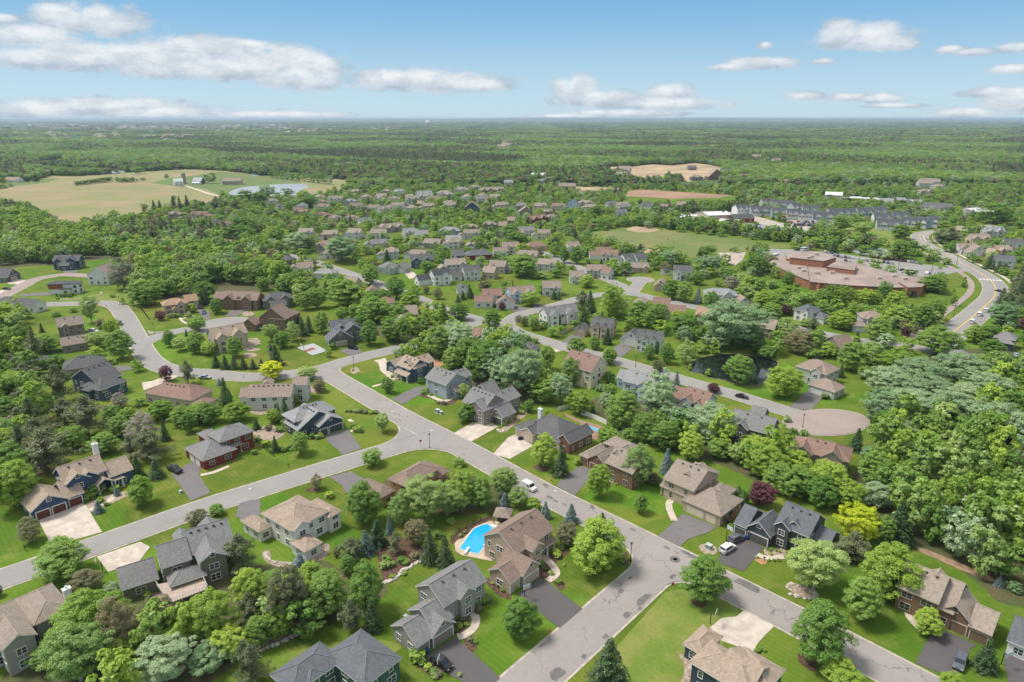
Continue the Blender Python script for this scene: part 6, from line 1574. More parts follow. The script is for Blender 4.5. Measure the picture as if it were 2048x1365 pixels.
pond('u5', [(415, 590), (450, 548), (560, 556), (700, 566), (770, 600), (740, 640), (560, 628), (470, 615)], FARW)
area('standing_water', [(502, 350), (520, 348), (540, 348), (530, 352), (508, 353)], FARW, Z['water'] + .06)
# swimming pools
DECKM = mat('pool_deck', (.50, .40, .30), .9, .12, .6, fine=(3, .3), coords='World')
area('pool_deck', [(60, 600), (110, 545), (180, 530), (340, 372), (470, 320), (540, 290), (660, 300), (800, 340), (800, 420), (640, 800), (560, 840), (340, 795), (160, 760), (75, 700)], DECKM, Z['drive'], 'z1')
def pool(code, pts, label, rim=.35):
    w = pxs(pts, code); c = sum(w, Vector()) / len(w); root = thing('swimming_pool', label, 'pool', tuple(c)); q = [p - c for p in w]
    if sum(q[i].x * q[(i + 1) % len(q)].y - q[(i + 1) % len(q)].x * q[i].y for i in range(len(q))) < 0: q.reverse()
    n = len(q); o = []
    for i in range(n):
        d1 = (q[i] - q[i - 1]).normalized(); d2 = (q[(i + 1) % n] - q[i]).normalized(); nn = Vector((d1.y + d2.y, -d1.x - d2.x, 0)).normalized(); o.append(q[i] + nn * rim)
    b = MB()
    for i in range(n):
        j = (i + 1) % n; b.face([(*q[i].xy, .16), (*q[j].xy, .16), (*o[j].xy, .16), (*o[i].xy, .16)][::-1]); b.face([(*q[i].xy, .16), (*q[j].xy, .16), (*q[j].xy, .0), (*q[i].xy, .0)])
    obj('coping', b.mesh('coping', mat('coping', (.60, .52, .43), .8)), root)
    wm = bpy.data.materials.get('pool_water') or water('pool_water', (.018, .37, .66), .05, .5)
    me = bpy.data.meshes.new('water'); me.from_pydata([(p.x, p.y, .125) for p in q], [], [tuple(range(n))]); me.materials.append(wm); obj('water', me, root)
    return root
pl = pool('z1', [(128, 668), (225, 540), (320, 408), (430, 352), (512, 336), (556, 362), (575, 400), (630, 435), (560, 540), (385, 742), (250, 715)], 'bright blue angular swimming pool behind the tan house')
g0 = G(*K('z1', 228, 718)); b = MB(); b.box(-.3, .3, -1.2, 1.4, .55, .62); b.box(-.25, .25, -1.1, -.5, .1, .55)
rz = math.atan2((G(*K('z1', 330, 560)) - g0).y, (G(*K('z1', 330, 560)) - g0).x) - pi / 2
tag(obj('diving_board', b.mesh('diving_board', TRIMW), None, tuple(g0), rz), 'short white diving board at the near end of the blue pool', 'diving board')
b = MB()
for k in range(4): b.box(-1.3, 1.3, -.45 + k * .42, -.05 + k * .42, .0, .62 - k * .13)
g1 = G(*K('z1', 605, 385)); tag(obj('pool_steps', b.mesh('pool_steps', TRIMW), None, tuple(g1), R(-40)), 'white moulded steps at the far corner of the blue pool', 'pool steps')
b = MB(); b.box(-.95, .55, -.33, .33, .28, .36); b.face([(.55, -.33, .36), (.55, .33, .36), (1.0, .33, .75), (1.0, -.33, .75)]); b.box(-.9, -.84, -.3, .3, 0, .28); b.box(.5, .56, -.3, .3, 0, .28)
lg = b.mesh('sun_lounger', TRIMW)
for i, (x, y, l) in enumerate(((530, 575, 'white sun lounger farthest from the diving board on the pool deck'), (517, 607, 'second white sun lounger on the pool deck, counting from the diving board end'), (497, 650, 'white sun lounger nearest the diving board on the pool deck'))):
    tag(obj('sun_lounger', lg, None, tuple(G(*K('z1', x, y)) + Vector((0, 0, .1))), R(-42)), l, 'sun lounger', 'white sun loungers beside the pool')
def gazebo(code, x, y, s, h, label, roofm, rz):
    p = G(*K(code, x, y)); root = thing('gazebo', label, 'gazebo', tuple(p), rz)
    b = MB(); e = s / 2
    for k in range(4):
        a = [(-e, -e), (e, -e), (e, e), (-e, e)]; q0, q1 = a[k], a[(k + 1) % 4]; b.face([(*q0, h), (*q1, h), (q1[0] * .25, q1[1] * .25, h + 1.3), (q0[0] * .25, q0[1] * .25, h + 1.3)])
        b.face([(*q0, h - .2), (*q1, h - .2), (*q1, h), (*q0, h)])
    b.face([(-e * .25, -e * .25, h + 1.3), (e * .25, -e * .25, h + 1.3), (e * .25, e * .25, h + 1.3), (-e * .25, e * .25, h + 1.3)])
    obj('roof', b.mesh('roof', roofm), root)
    pm = MB(); pm.box(-.12, .12, -.12, .12, 0, h); pm = pm.mesh('post', mat('red_wood', (.25, .08, .05), .6))
    for sx in (-1, 1):
        for sy in (-1, 1): obj('post', pm, root, (sx * (e - .3), sy * (e - .3), 0))
    c_ = MB(); c_.box(-e * .7, e * .7, -.2, .5, 0, 1.05); c_.box(-e * .75, e * .75, -.3, .6, 1.05, 1.12); obj('bar_counter', c_.mesh('bar_counter', mat('dark_counter', (.05, .055, .06), .4)), root)
gazebo('z1', 725, 300, 4.6, 2.7, 'square gazebo with pinkish shingle roof at the end of the pool', shingle('mauve', ROOFS['mauve']), R(-10))
pool('z6', [(1010, 335), (1140, 388), (1125, 412), (1000, 352)], 'small pale blue pool inside the white fence', .3)
area('patio', [(680, 170), (900, 260), (1220, 350), (1240, 420), (1100, 520), (1040, 500), (900, 300), (760, 240)], mat('brown_patio', (.30, .19, .13), .9, .2, .8, fine=(3, .4)), Z['drive'] - .02, 'z6')
# ---------------------------------------------------------------- fences
def fence(code, pts, h, m, label, pm=None, solid=True, name='fence'):
    w = pxs(pts, code); root = thing(name, label, 'fence', tuple(w[0])); b = MB(); ps = []
    for a, c in zip(w, w[1:]):
        d = (c - a); L = d.length; d.normalize(); n = Vector((-d.y, d.x, 0)); a_ = a - w[0]; c_ = c - w[0]
        if solid:
            k = max(1, int(L / 2.4))
            for i in range(k):
                p0 = a_ + d * (L * i / k + .06); p1 = a_ + d * (L * (i + 1) / k - .06)
                for s_ in (-.03, .03): b.face([tuple(p0 + n * s_ + Vector((0, 0, .06))), tuple(p1 + n * s_ + Vector((0, 0, .06))), tuple(p1 + n * s_ + Vector((0, 0, h))), tuple(p0 + n * s_ + Vector((0, 0, h)))])
                b.face([tuple(p0 - n * .03 + Vector((0, 0, h))), tuple(p1 - n * .03 + Vector((0, 0, h))), tuple(p1 + n * .03 + Vector((0, 0, h))), tuple(p0 + n * .03 + Vector((0, 0, h)))])
        else:
            for zz in (.15, h * .55, h): b.tube(tuple(a_ + Vector((0, 0, zz))), tuple(c_ + Vector((0, 0, zz))), .03, .03, 4)
            for i in range(int(L / .35)):
                q = a_ + d * (i * .35); b.tube(tuple(q), tuple(q + Vector((0, 0, h))), .014, .014, 4, 0, False)
        k = max(1, int(L / 2.4))
        for i in range(k + 1): ps.append(a_ + d * (L * i / k))
    obj('panel', b.mesh('panel', m), root)
    q = MB(); q.box(-.07, .07, -.07, .07, 0, h + .1); q = q.mesh('post', pm or m)
    for p in ps[:90]: obj('post', q, root, tuple(p))
    return root
WF = mat('white_vinyl', (.70, .69, .66), .5); BF = mat('black_rail', (.02, .02, .02), .5); WOODF = mat('cedar_fence', (.38, .21, .12), .8, .2, 2)
fence('z6', [(615, 150), (740, 118)], 1.8, WF, 'short white fence behind the dark roofed brick house')
fence('z6', [(900, 185), (985, 215), (1110, 262), (1235, 322)], 1.8, WF, 'long white vinyl fence beside the small pool')
fence('z6', [(1385, 350), (1425, 362), (1452, 410), (1448, 450), (1400, 468)], 1.8, WF, 'bent white fence behind the round green tree')
fence('z3', [(870, 640), (925, 655), (830, 790)], 1.9, WOODF, 'cedar fence between the taupe house and the charcoal house')
fence('m1', [(1065, 215), (1128, 302), (1210, 300)], 1.3, BF, 'black railing fence on the lawn left of the plum tree', None, False)
fence('m3', [(1225, 418), (1325, 378)], 1.8, mat('weathered_fence', (.36, .31, .25), .8, .2, 2), 'weathered wood fence left of the beige house garage')
fence('z1', [(20, 540), (120, 450), (420, 290), (560, 240)], 1.2, BF, 'thin black pool fence along the planting strip', None, False)
fence('z7', [(1290, 345), (1420, 400), (1550, 445)], 1.4, mat('brown_fence', (.22, .11, .075), .8, .2, 2), 'low brown fence under the dark trees behind the grey gables')
fence('m2', [(410, 1215), (560, 1340)], 1.1, BF, 'short black railing by the rock garden of the red house', None, False)
fence('m2', [(740, 500), (830, 458)], 2.6, BF, 'black netting fence behind the sports court', None, False)
# ---------------------------------------------------------------- sports court and others
area('sports_court', [(733, 515), (860, 482), (967, 540), (852, 574)], mat('court_grey', (.37, .37, .37), .8, .05, 1), Z['drive'], 'm2')
area('court_marking', [(785, 540), (852, 514), (882, 526), (800, 550)], mat('court_red', (.26, .10, .07), .8, .1, 1), Z['drive'] + .04, 'm2')
def hoop(x, y, label, rz=0, h=3.0):
    p = G(x, y); root = thing('basketball_hoop', label, 'basketball hoop', tuple(p), rz)
    b = MB(); b.tube((0, 0, 0), (0, 0, h - .3), .09, .08, 8); b.tube((0, 0, h - .4), (0, -.9, h), .05, .05, 6); obj('pole', b.mesh('pole', BF), root)
    b = MB(); b.box(-.9, .9, -1.0, -.95, h - .25, h + .8); obj('backboard', b.mesh('backboard', mat('backboard', (.55, .60, .62), .3)), root)
    b = MB()
    for k in range(12):
        a0, a1 = 2 * pi * k / 12, 2 * pi * (k + 1) / 12; b.tube((.23 * math.cos(a0), -1.25 + .23 * math.sin(a0), h), (.23 * math.cos(a1), -1.25 + .23 * math.sin(a1), h), .02, .02, 4, 0, False)
    obj('rim', b.mesh('rim', mat('rim_orange', (.6, .12, .03), .5)), root)
hoop(206, 1144, 'basketball hoop beside the concrete drive of the sage green house', R(-60))
hoop(1049, 1194, 'basketball hoop at the edge of the dark drive below the tan house', R(30))
hoop(1420, 1249, 'basketball hoop on the lawn edge by the bottom concrete drive', R(60))
hoop(1452, 1082, 'basketball hoop behind the white and charcoal SUVs', R(120))
hoop(2002, 1330, 'basketball hoop at the right edge beside the dark drive', R(20))
hoop(608, 703, 'basketball hoop on the grey sports court', R(-50))
hoop(868, 1345, 'basketball hoop post beside the parked black SUV', R(80))
# ---------------------------------------------------------------- lamps, signs, poles, boxes
def lamp_proto():
    root = obj('street_lamp', None); root['category'] = 'street lamp'
    b = MB(); b.lathe([(.2, 0), (.18, .5), (.09, .6), (.07, 4.6), (.0, 4.65)], 10); obj('pole', b.mesh('pole', BF), root)
    b = MB(); b.lathe([(.0, 5.25), (.34, 5.1), (.26, 5.05), (.22, 4.7), (.1, 4.6), (0, 4.6)], 10); obj('lantern', b.mesh('lantern', mat('lantern', (.06, .06, .065), .4)), root)
    return root
LP = lamp_proto(); first = [1]
LAMPS = [(859.5, 897, 'black street lamp beside the stop sign at the rounded street corner'), (1261, 1123, 'black street lamp at the corner by the large lime tree'), (708, 737, 'black street lamp on the rocky corner bed'),
         (309, 667, 'black street lamp on the lawn by the cul-de-sac entrance'), (1270.7, 735, 'black street lamp beyond the light blue house'), (1605, 856, 'black street lamp beside the pinkish turning circle'),
         (500, 641, 'black street lamp at the small cul-de-sac'), (240, 611, 'black street lamp on the outer side of the left bend')]
for i, (x, y, l) in enumerate(LAMPS):
    p = G(x, y); o = LP if i == 0 else copy_thing(LP, tuple(p), 0); o.location = tuple(p); o['label'] = l; o['group'] = 'black street lamps along the residential streets'
def pole(x, y, h, label, name='utility_pole', arm=True):
    p = G(x, y); r_ = thing(name, label, 'utility pole', tuple(p)); b = MB(); b.tube((0, 0, 0), (0, 0, h), .2, .13, 8); obj('pole', b.mesh('pole', BARK), r_)
    b = MB(); b.box(-1.2, 1.2, -.08, .08, h - 1.2, h - 1.0) if arm else b.box(0, 1.8, -.1, .1, h - .2, h); obj('crossarm', b.mesh('crossarm', BARK), r_)
pole(1906, 636, 9, 'wooden pole on the verge of the wide avenue near its sharp bend'); pole(1912, 534, 9, 'tall pole at the school drive entrance on the avenue'); pole(1863, 545, 8, 'pole among the parked cars at the right end of the school lot', arm=False)
pole(1796, 542, 8, 'lamp pole in the middle of the school car park', arm=False); pole(1354, 440, 11, 'tall pole at the left end of the white sheds'); pole(1285, 345, 26, 'tall slender power line pole before the construction site'); pole(1416, 420, 10, 'pole behind the long white sheds')
b = MB(); b.tube((0, 0, 0), (0, 0, 95), 2.2, .7, 6); tag(obj('radio_mast', b.mesh('radio_mast', mat('mast', (.3, .3, .32), .6)), None, tuple(G(124, 262))), 'thin radio mast on the far left plain', 'mast')
def stop_sign(x, y, label):
    p = G(x, y); r_ = thing('stop_sign', label, 'stop sign', tuple(p), R(15)); b = MB(); b.tube((0, 0, 0), (0, 0, 2.9), .05, .05, 6); obj('pole', b.mesh('pole', mat('galvanised', (.35, .35, .35), .5)), r_)
    pts = [(.42 * math.cos(pi / 8 + k * pi / 4), .42 * math.sin(pi / 8 + k * pi / 4)) for k in range(8)]
    b = MB(); b.face([(q[0], -.07, 2.45 + q[1]) for q in pts]); b.face([(q[0], -.05, 2.45 + q[1]) for q in pts][::-1])
    pl_ = obj('plate', b.mesh('plate', mat('sign_red', (.55, .02, .02), .4)), r_)
    cu = bpy.data.curves.new('lettering', 'FONT'); cu.body = 'STOP'; cu.size = .3; cu.align_x = 'CENTER'; cu.align_y = 'CENTER'
    tmp = bpy.data.objects.new('tmp', cu); C.objects.link(tmp); me_ = bpy.data.meshes.new_from_object(tmp.evaluated_get(bpy.context.evaluated_depsgraph_get())); bpy.data.objects.remove(tmp)
    me_.materials.clear(); me_.materials.append(TRIMW); tx = obj('lettering', me_, pl_, (0, -.085, 2.45)); tx.rotation_euler = (pi / 2, 0, 0)
stop_sign(1344, 1187, 'red stop sign on the grass corner at the near junction'); stop_sign(841.4, 896, 'red stop sign at the rounded corner of the upper junction')
def hydrant(x, y, label):
    r_ = thing('fire_hydrant', label, 'hydrant', tuple(G(x, y))); b = MB(); b.lathe([(.2, 0), (.2, .06), (.13, .08), (.13, .55), (.17, .57), (.15, .7), (0, .8)], 10); b.tube((-.25, 0, .42), (.25, 0, .42), .06, .06, 8)
    obj('body', b.mesh('body', mat('hydrant_red', (.5, .08, .04), .5)), r_); b = MB(); b.tube((.15, .1, .0), (.15, .1, 1.5), .02, .02, 5); obj('marker', b.mesh('marker', mat('hydrant_red', (.5, .08, .04))), r_)
hydrant(1099, 1264, 'red fire hydrant on the lawn beside the near street'); hydrant(1103, 963, 'red fire hydrant on the verge above the mail van')
BOXM = mat('utility_green', (.20, .26, .22), .5)
def cabinet(code, x, y, label, s=1.0, m=None):
    r_ = thing('utility_box', label, 'utility box', tuple(G(*K(code, x, y))), R(-44)); b = MB(); b.box(-.7 * s, .7 * s, -.55 * s, .55 * s, 0.1, 1.1 * s); obj('body', b.mesh('body', m or BOXM), r_)
    b = MB(); b.box(-.75 * s, .75 * s, -.6 * s, .6 * s, 1.1 * s, 1.18 * s); b.box(-.85 * s, .85 * s, -.7 * s, .7 * s, 0, .1); obj('lid', b.mesh('lid', m or mat('utility_pale', (.42, .47, .45), .5)), r_)
cabinet('z7', 868, 868, 'pale green utility box on the lawn, the larger of two', 1.1); cabinet('z7', 912, 884, 'smaller darker utility box right beside the larger one', .85); cabinet('b3', 1175, 612, 'green utility box in the round stone bed', 1.0)
cabinet('b1', 1018, 298, 'small grey utility box on the lawn beside the asphalt drive', .6); cabinet('b2', 878, 1008, 'small pale utility box behind the taupe garage', .7)
MBX = [(418, 1145, 'x')]
def mailbox(x, y, label):
    r_ = thing('mailbox', label, 'mailbox', tuple(G(x, y)), R(44)); b = MB(); b.box(-.06, .06, -.06, .06, 0, 1.1); obj('post', b.mesh('post', BF), r_)
    b = MB(); b.box(-.13, .13, -.28, .28, 1.1, 1.25); b.tube((0, -.28, 1.25), (0, .28, 1.25), .13, .13, 10); obj('box', b.mesh('box', BF), r_)
for x, y, l in ((488, 758, 'black mailbox on the kerb above the off-white stucco house'), (291, 734, 'black mailbox near the small tree at the bend'), (214, 616, 'black mailbox on the outer verge of the left street'), (110, 612, 'black mailbox at the far left of the upper street'),
                (259, 612, 'black mailbox at the top of the steep bend'), (577, 936, 'black mailbox between two lawns below the slate blue house'), (51, 1102, 'mailbox on the verge left of the large concrete drive'), (1190, 986, 'white mailbox post by the bright green street tree'), (1528, 1124, 'mailbox in the orange mulch bed'),
                (843, 935, 'mailbox on the grass corner by the orange brown house'), (1300, 1392, 'mailbox hidden near the bottom street'), (1533, 1362, 'mailbox by the small bed on the lower lawn')): mailbox(x, y, l)
def bin_(code, x, y, col, label):
    r_ = thing('wheelie_bin', label, 'bin', tuple(G(*K(code, x, y))), R(44)); b = MB(); b.face([(-.28, -.3, .1), (.28, -.3, .1), (.33, -.35, 1.0), (-.33, -.35, 1.0)]); b.box(-.32, .32, -.34, .34, .15, 1.0); b.tube((-.35, .33, .12), (.35, .33, .12), .12, .12, 8)
    m_ = mat('bin_' + label.split()[0], col, .5); obj('body', b.mesh('body', m_), r_); b = MB(); b.box(-.35, .35, -.38, .4, 1.0, 1.08); obj('lid', b.mesh('lid', m_), r_)
bin_('z3', 645, 790, (.02, .16, .12), 'green wheelie bin by the taupe garage'); bin_('z3', 672, 800, (.45, .30, .03), 'yellow lidded bin right of the green one'); bin_('z3', 985, 968, (.02, .07, .25), 'blue wheelie bin by the charcoal garage')
bin_('z6', 120, 515, (.02, .035, .09), 'navy wheelie bin on the concrete drive'); bin_('z6', 148, 512, (.025, .03, .06), 'inky wheelie bin touching the navy one'); bin_('b2', 790, 1345, (.03, .06, .2), 'cobalt wheelie bin at the bottom edge'); bin_('z2', 527, 1282, (.03, .09, .2), 'steel-blue wheelie bin in front of the narrow garage door')
r_ = thing('trampoline', 'large round blue and green trampoline half hidden by trees', 'trampoline', tuple(G(*K('m4', 620, 1125)))); b = MB(); b.lathe([(4.6, .9), (4.6, 1.0), (3.6, 1.0)], 32); obj('frame_pad', b.mesh('frame_pad', mat('pad_blue', (.03, .16, .52), .5)), r_)
b = MB(); b.lathe([(3.6, .98), (0, .96)], 32); obj('mat', b.mesh('mat', mat('mat_blue', (.05, .25, .35), .6)), r_)
b = MB(); b.tube((0, 0, 0), (0, 0, .9), .05, .05, 6); q = b.mesh('leg', BF)
for k in range(6): obj('leg', q, r_, (4.3 * math.cos(k * pi / 3), 4.3 * math.sin(k * pi / 3), 0))
# raised deck behind the sage green house
sage = [h for h in HOUSES if 'sage green house' in h['label'] and 'large' in h['label']][0]
A0 = sage['A0']; q = [G(*K('b1', x, y), 2.7) - A0 for x, y in ((880, 815), (952, 920), (1170, 838), (1135, 765))]
b = MB(); b.prism([(p.x, p.y) for p in q][::-1] if False else [(p.x, p.y) for p in q], 2.4, 2.7); dk = obj('deck', b.mesh('deck', mat('deck_boards', (.40, .32, .26), .8, .15, 2)), sage['root'])
b = MB()
for i in (0, 1, 2):
    a_, c_ = q[i], q[(i + 1) % 4]
    if i < 2 or 1:
        for k in range(1, 14): p = a_.lerp(c_, k / 14); b.box(p.x - .03, p.x + .03, p.y - .03, p.y + .03, 2.7, 3.6)
        b.tube((a_.x, a_.y, 3.6), (c_.x, c_.y, 3.6), .05, .05, 4)
obj('railing', b.mesh('railing', TRIMW), dk)
pm_ = MB(); pm_.box(-.13, .13, -.13, .13, 0, 2.4); pm_ = pm_.mesh('post', mat('deck_post', (.30, .24, .19), .8))
for t_ in (0, .33, .66, 1): p = q[1].lerp(q[2], t_); obj('post', pm_, dk, (p.x * .995, p.y, 0))
# boulders of the rock edging
rb_ = random.Random(3)
bm = bmesh.new(); bmesh.ops.create_icosphere(bm, subdivisions=2, radius=1)
for v in bm.verts: v.co *= 1 + rb_.uniform(-.16, .12); v.co.z *= .6
me = bpy.data.meshes.new('boulder'); bm.to_mesh(me); bm.free(); me.materials.append(mat('boulder', (.46, .41, .35), .9, .25, 1.2))
def rocks(code, pts, n, s, label, cat='boulder'):
    w = smooth(pxs(pts, code)); L = len(w) - 1
    for k in range(n):
        f = k / (n - 1) * L; i = min(int(f), L - 1); p = w[i].lerp(w[i + 1], f - i)
        r = s * rb_.uniform(.6, 1.3); o = obj('boulder', me, None, (p.x + rb_.uniform(-.2, .2), p.y + rb_.uniform(-.2, .2), .1), rb_.uniform(0, 6), (r, r * rb_.uniform(.7, 1), r)); tag(o, label, cat, label)
rocks('b2', [(755, 808), (800, 790), (835, 768), (850, 740), (890, 725), (930, 700), (965, 680)], 22, .6, 'pale boulder in the edging of the mulch bed above the long lawn')
rocks('b2', [(60, 1190), (150, 1150), (240, 1110), (320, 1075)], 12, .55, 'grey boulder in the line under the woods at the bottom')
rocks('b2', [(85, 640), (95, 665), (130, 685), (180, 695), (230, 700)], 11, .55, 'boulder edging the curved bed below the white house')
rocks('z7', [(1630, 1090), (1680, 1120), (1720, 1095)], 8, .55, 'pale boulder beside the concrete drive of the taupe gabled house')
rocks('b4', [(205, 830), (225, 810), (260, 822), (330, 850), (372, 870), (355, 892), (300, 893), (230, 870)], 14, .55, 'pale boulder ringing the bed of the airy street tree')
rocks('z4', [(290, 1080), (340, 1100), (380, 1110)], 5, .6, 'rounded pale boulder in the gravel strip of the dark blue-grey house')
rocks('u1', [(570, 1070), (680, 1075), (800, 1060), (930, 1050), (1000, 1015), (985, 1000)], 18, .7, 'pale stone in the curved retaining edge by the modern house')
rocks('m2', [(340, 470), (400, 450), (450, 480), (380, 520), (340, 530)], 12, .7, 'brown boulder of the rock garden beside the beige house')
rocks('m2', [(440, 1150), (500, 1130), (560, 1150), (600, 1180), (540, 1200)], 14, .5, 'stone in the rock garden right of the red house')
# ---------------------------------------------------------------- vehicles
TYRE = mat('tyre', (.02, .02, .02), .8); HUB = mat('hub', (.35, .35, .36), .4, metal=.5); CGL = mat('car_glass', (.02, .025, .03), .05, spec=.8)
HEADL = mat('head_lamp', (.7, .7, .68), .2); TAILL = mat('tail_lamp', (.4, .02, .02), .3)
def paint(n, c):
    m_ = mat('paint_' + n, c, .28, spec=.6); return m_
PAINT = {'white': paint('white', (.66, .66, .65)), 'black': paint('black', (.014, .014, .017)), 'grey': paint('grey', (.10, .11, .13)), 'silver': paint('silver', (.34, .36, .38)), 'red': paint('red', (.30, .02, .025)), 'blue': paint('blue', (.03, .06, .16)), 'ltblue': paint('ltblue', (.35, .47, .55)), 'maroon': paint('maroon', (.12, .015, .02))}
CARM = {}
def car_meshes(kind):
    if kind in CARM: return CARM[kind]
    L, Wd, H, hood = {'suv': (4.75, 1.9, 1.75, .98), 'car': (4.7, 1.82, 1.45, .85), 'truck': (5.8, 2.0, 1.9, 1.05), 'van': (4.5, 1.9, 2.2, 1.1), 'bus': (7.5, 2.3, 2.8, 1.2)}[kind]
    prof = {'suv': [(-L/2, .35), (-L/2, .95), (-L/2+.1, 1.15), (-L/2+.45, H-.08), (-L/2+.8, H), (.25, H), (.6, H-.06), (1.25, hood+.08), (L/2-.15, hood-.1), (L/2, .7), (L/2, .35)],
            'car': [(-L/2, .3), (-L/2, .85), (-L/2+.7, .95), (-L/2+1.35, H-.05), (-.1, H), (.35, H-.04), (1.15, hood+.05), (L/2-.15, hood-.15), (L/2, .6), (L/2, .3)],
            'truck': [(-L/2, .45), (-L/2, 1.1), (-.7, 1.12), (-.55, H), (.6, H), (1.3, hood+.1), (L/2-.1, hood), (L/2, .8), (L/2, .45)],
            'van': [(-L/2, .35), (-L/2, H-.1), (-L/2+.1, H), (.75, H), (.85, H-.1), (1.25, hood+.15), (L/2-.1, hood-.1), (L/2, .8), (L/2, .35)],
            'bus': [(-L/2, .4), (-L/2, H), (L/2-.6, H), (L/2-.1, 1.5), (L/2, 1.0), (L/2, .4)]}[kind]
    b = MB(); n = len(prof)
    def wd(z): return Wd / 2 * (1 - .16 * max(0, z - hood) / (H - hood)) if kind not in ('van', 'bus') else Wd / 2
    for s in (-1, 1):
        pts = [(x, s * wd(z), z) for x, z in prof]; b.face(pts if s < 0 else pts[::-1])
    for i in range(n):
        (x0, z0), (x1, z1) = prof[i], prof[(i + 1) % n]; b.face([(x0, -wd(z0), z0), (x0, wd(z0), z0), (x1, wd(z1), z1), (x1, -wd(z1), z1)])
    body = b.mesh('body', PAINT['white'])
    g = MB(); zb, zt = hood + .08, H - .12
    if kind == 'suv': side = [(-L/2+.4, zb), (-L/2+.62, zt), (.15, zt), (.85, zb)]; ws = ((.62, H-.08), (1.22, hood+.12)); rw = ((-L/2+.08, 1.2), (-L/2+.42, H-.12))
    elif kind == 'car': side = [(-L/2+.95, zb), (-L/2+1.45, zt), (.05, zt), (.8, zb)]; ws = ((.4, H-.07), (1.1, hood+.09)); rw = ((-L/2+.75, 1.0), (-L/2+1.3, H-.1))
    elif kind == 'truck': side = [(-.5, zb), (-.48, zt), (.5, zt), (1.0, zb)]; ws = ((.63, H-.06), (1.25, hood+.15)); rw = ((-.68, 1.2), (-.58, H-.1))
    elif kind == 'van': side = [(.0, 1.25), (.0, H-.3), (.65, H-.3), (.95, 1.25)]; ws = ((.87, H-.15), (1.22, hood+.2)); rw = ((-L/2-.01, 1.4), (-L/2-.01, H-.35))
    else: side = [(-L/2+.4, 1.5), (-L/2+.4, 2.3), (2.6, 2.3), (2.8, 1.5)]; ws = ((L/2-.55, H-.2), (L/2-.1, 1.55)); rw = ((-L/2-.01, 1.5), (-L/2-.01, 2.4))
    for s in (-1, 1):
        q = [(x, s * (wd(z) + .012), z) for x, z in side]; g.face(q if s < 0 else q[::-1])
    for (a, c), e in ((ws, .025), (rw, -.02)):
        g.face([(a[0] + e, -wd(a[1]) * .88, a[1] + .02), (a[0] + e, wd(a[1]) * .88, a[1] + .02), (c[0] + e, wd(c[1]) * .92, c[1] + .02), (c[0] + e, -wd(c[1]) * .92, c[1] + .02)])
    glass = g.mesh('window', CGL)
    w = MB(); w.tube((0, -.11, 0), (0, .11, 0), .34, .34, 14); wheel = w.mesh('wheel', TYRE); w = MB(); w.tube((0, -.12, 0), (0, .12, 0), .19, .19, 10); hub = w.mesh('rim', HUB)
    hl = MB(); hl.box(-.06, .02, -.2, .2, -.09, .09); hl = hl.mesh('headlight', HEADL); tl = MB(); tl.box(-.02, .05, -.14, .14, -.14, .14); tl = tl.mesh('tail_light', TAILL)
    rk = None
    CARM[kind] = (L, Wd, body, glass, wheel, hub, hl, tl); return CARM[kind]
def vehicle(px, py, rz, kind, col, label, name=None, group=None, z=.13, full=True):
    L, Wd, body, glass, wheel, hub, hl, tl = car_meshes(kind); p = G(px, py)
    nm = name or {'suv': 'parked_suv', 'car': 'parked_car', 'truck': 'pickup_truck', 'van': 'delivery_van', 'bus': 'minibus'}[kind]
    r = thing(nm, label, {'suv': 'car', 'car': 'car', 'truck': 'pickup', 'van': 'van', 'bus': 'bus'}[kind], (p.x, p.y, z), rz, group)
    o = obj('body', body, r); o.material_slots[0].link = 'OBJECT'; o.material_slots[0].material = PAINT[col]
    obj('window', glass, r)
    if full:
        for sx in (-1, 1):
            for sy in (-1, 1):
                w = obj('wheel', wheel, r, (sx * L * .31, sy * (Wd / 2 - .1), .34)); obj('rim', hub, w)
        for sy in (-1, 1): obj('headlight', hl, r, (L / 2 - .02, sy * Wd * .34, .68)); obj('tail_light', tl, r, (-L / 2 - .01, sy * Wd * .4, .85))
    return r
HA, HB = R(-46), R(44)
vehicle(*K('z6', 245, 1150), HA, 'van', 'white', 'white boxy mail van driving down the main street', 'mail_van')
vehicle(*K('z3', 792, 1085), R(38), 'suv', 'white', 'white SUV parked on the dark drive behind the charcoal one')
vehicle(*K('z3', 880, 985), R(33), 'suv', 'grey', 'charcoal SUV parked close to the garage with the blue bin')
vehicle(*K('b2', 1080, 1272), R(-38), 'suv', 'black', 'black SUV with roof rack on the dark drive at the bottom')
vehicle(*K('z5', 690, 1190), R(228), 'suv', 'grey', 'dark grey SUV parked beside the spruce at the right corner')
vehicle(*K('b1', 985, 178), R(-35), 'truck', 'black', 'black pickup parked at the edge of the drive of the red house')
vehicle(*K('m1', 912, 342), R(-60), 'suv', 'black', 'black SUV at the kerb on the curving street')
vehicle(*K('m1', 712, 398), R(-10), 'suv', 'white', 'white SUV beside the greyish brown gabled house')
vehicle(*K('m1', 1522, 215), R(-60), 'suv', 'black', 'black SUV on the upper drive right of the tan house')
vehicle(*K('m1', 1546, 256), R(-70), 'car', 'blue', 'dark blue car below the black SUV on the cul-de-sac drive')
vehicle(*K('m1', 1556, 750), R(-4), 'car', 'silver', 'silver grey car parked at the kerb near the olive conifer')
vehicle(*K('m2', 1162, 525), R(-20), 'suv', 'black', 'black SUV in front of the grey green garage house')
vehicle(*K('m2', 398, 370), R(-15), 'suv', 'white', 'white SUV tucked between beige house and brown house')
vehicle(*K('m4', 1076, 897), R(-36), 'car', 'black', 'black sedan parked alone on the street by the pond')
vehicle(*K('m5', 1430, 92), R(100), 'car', 'black', 'black car driving on the wide avenue bend', 'moving_car')
vehicle(*K('m5', 1560, 580), R(55), 'car', 'ltblue', 'pale blue car on the drive at the right edge')
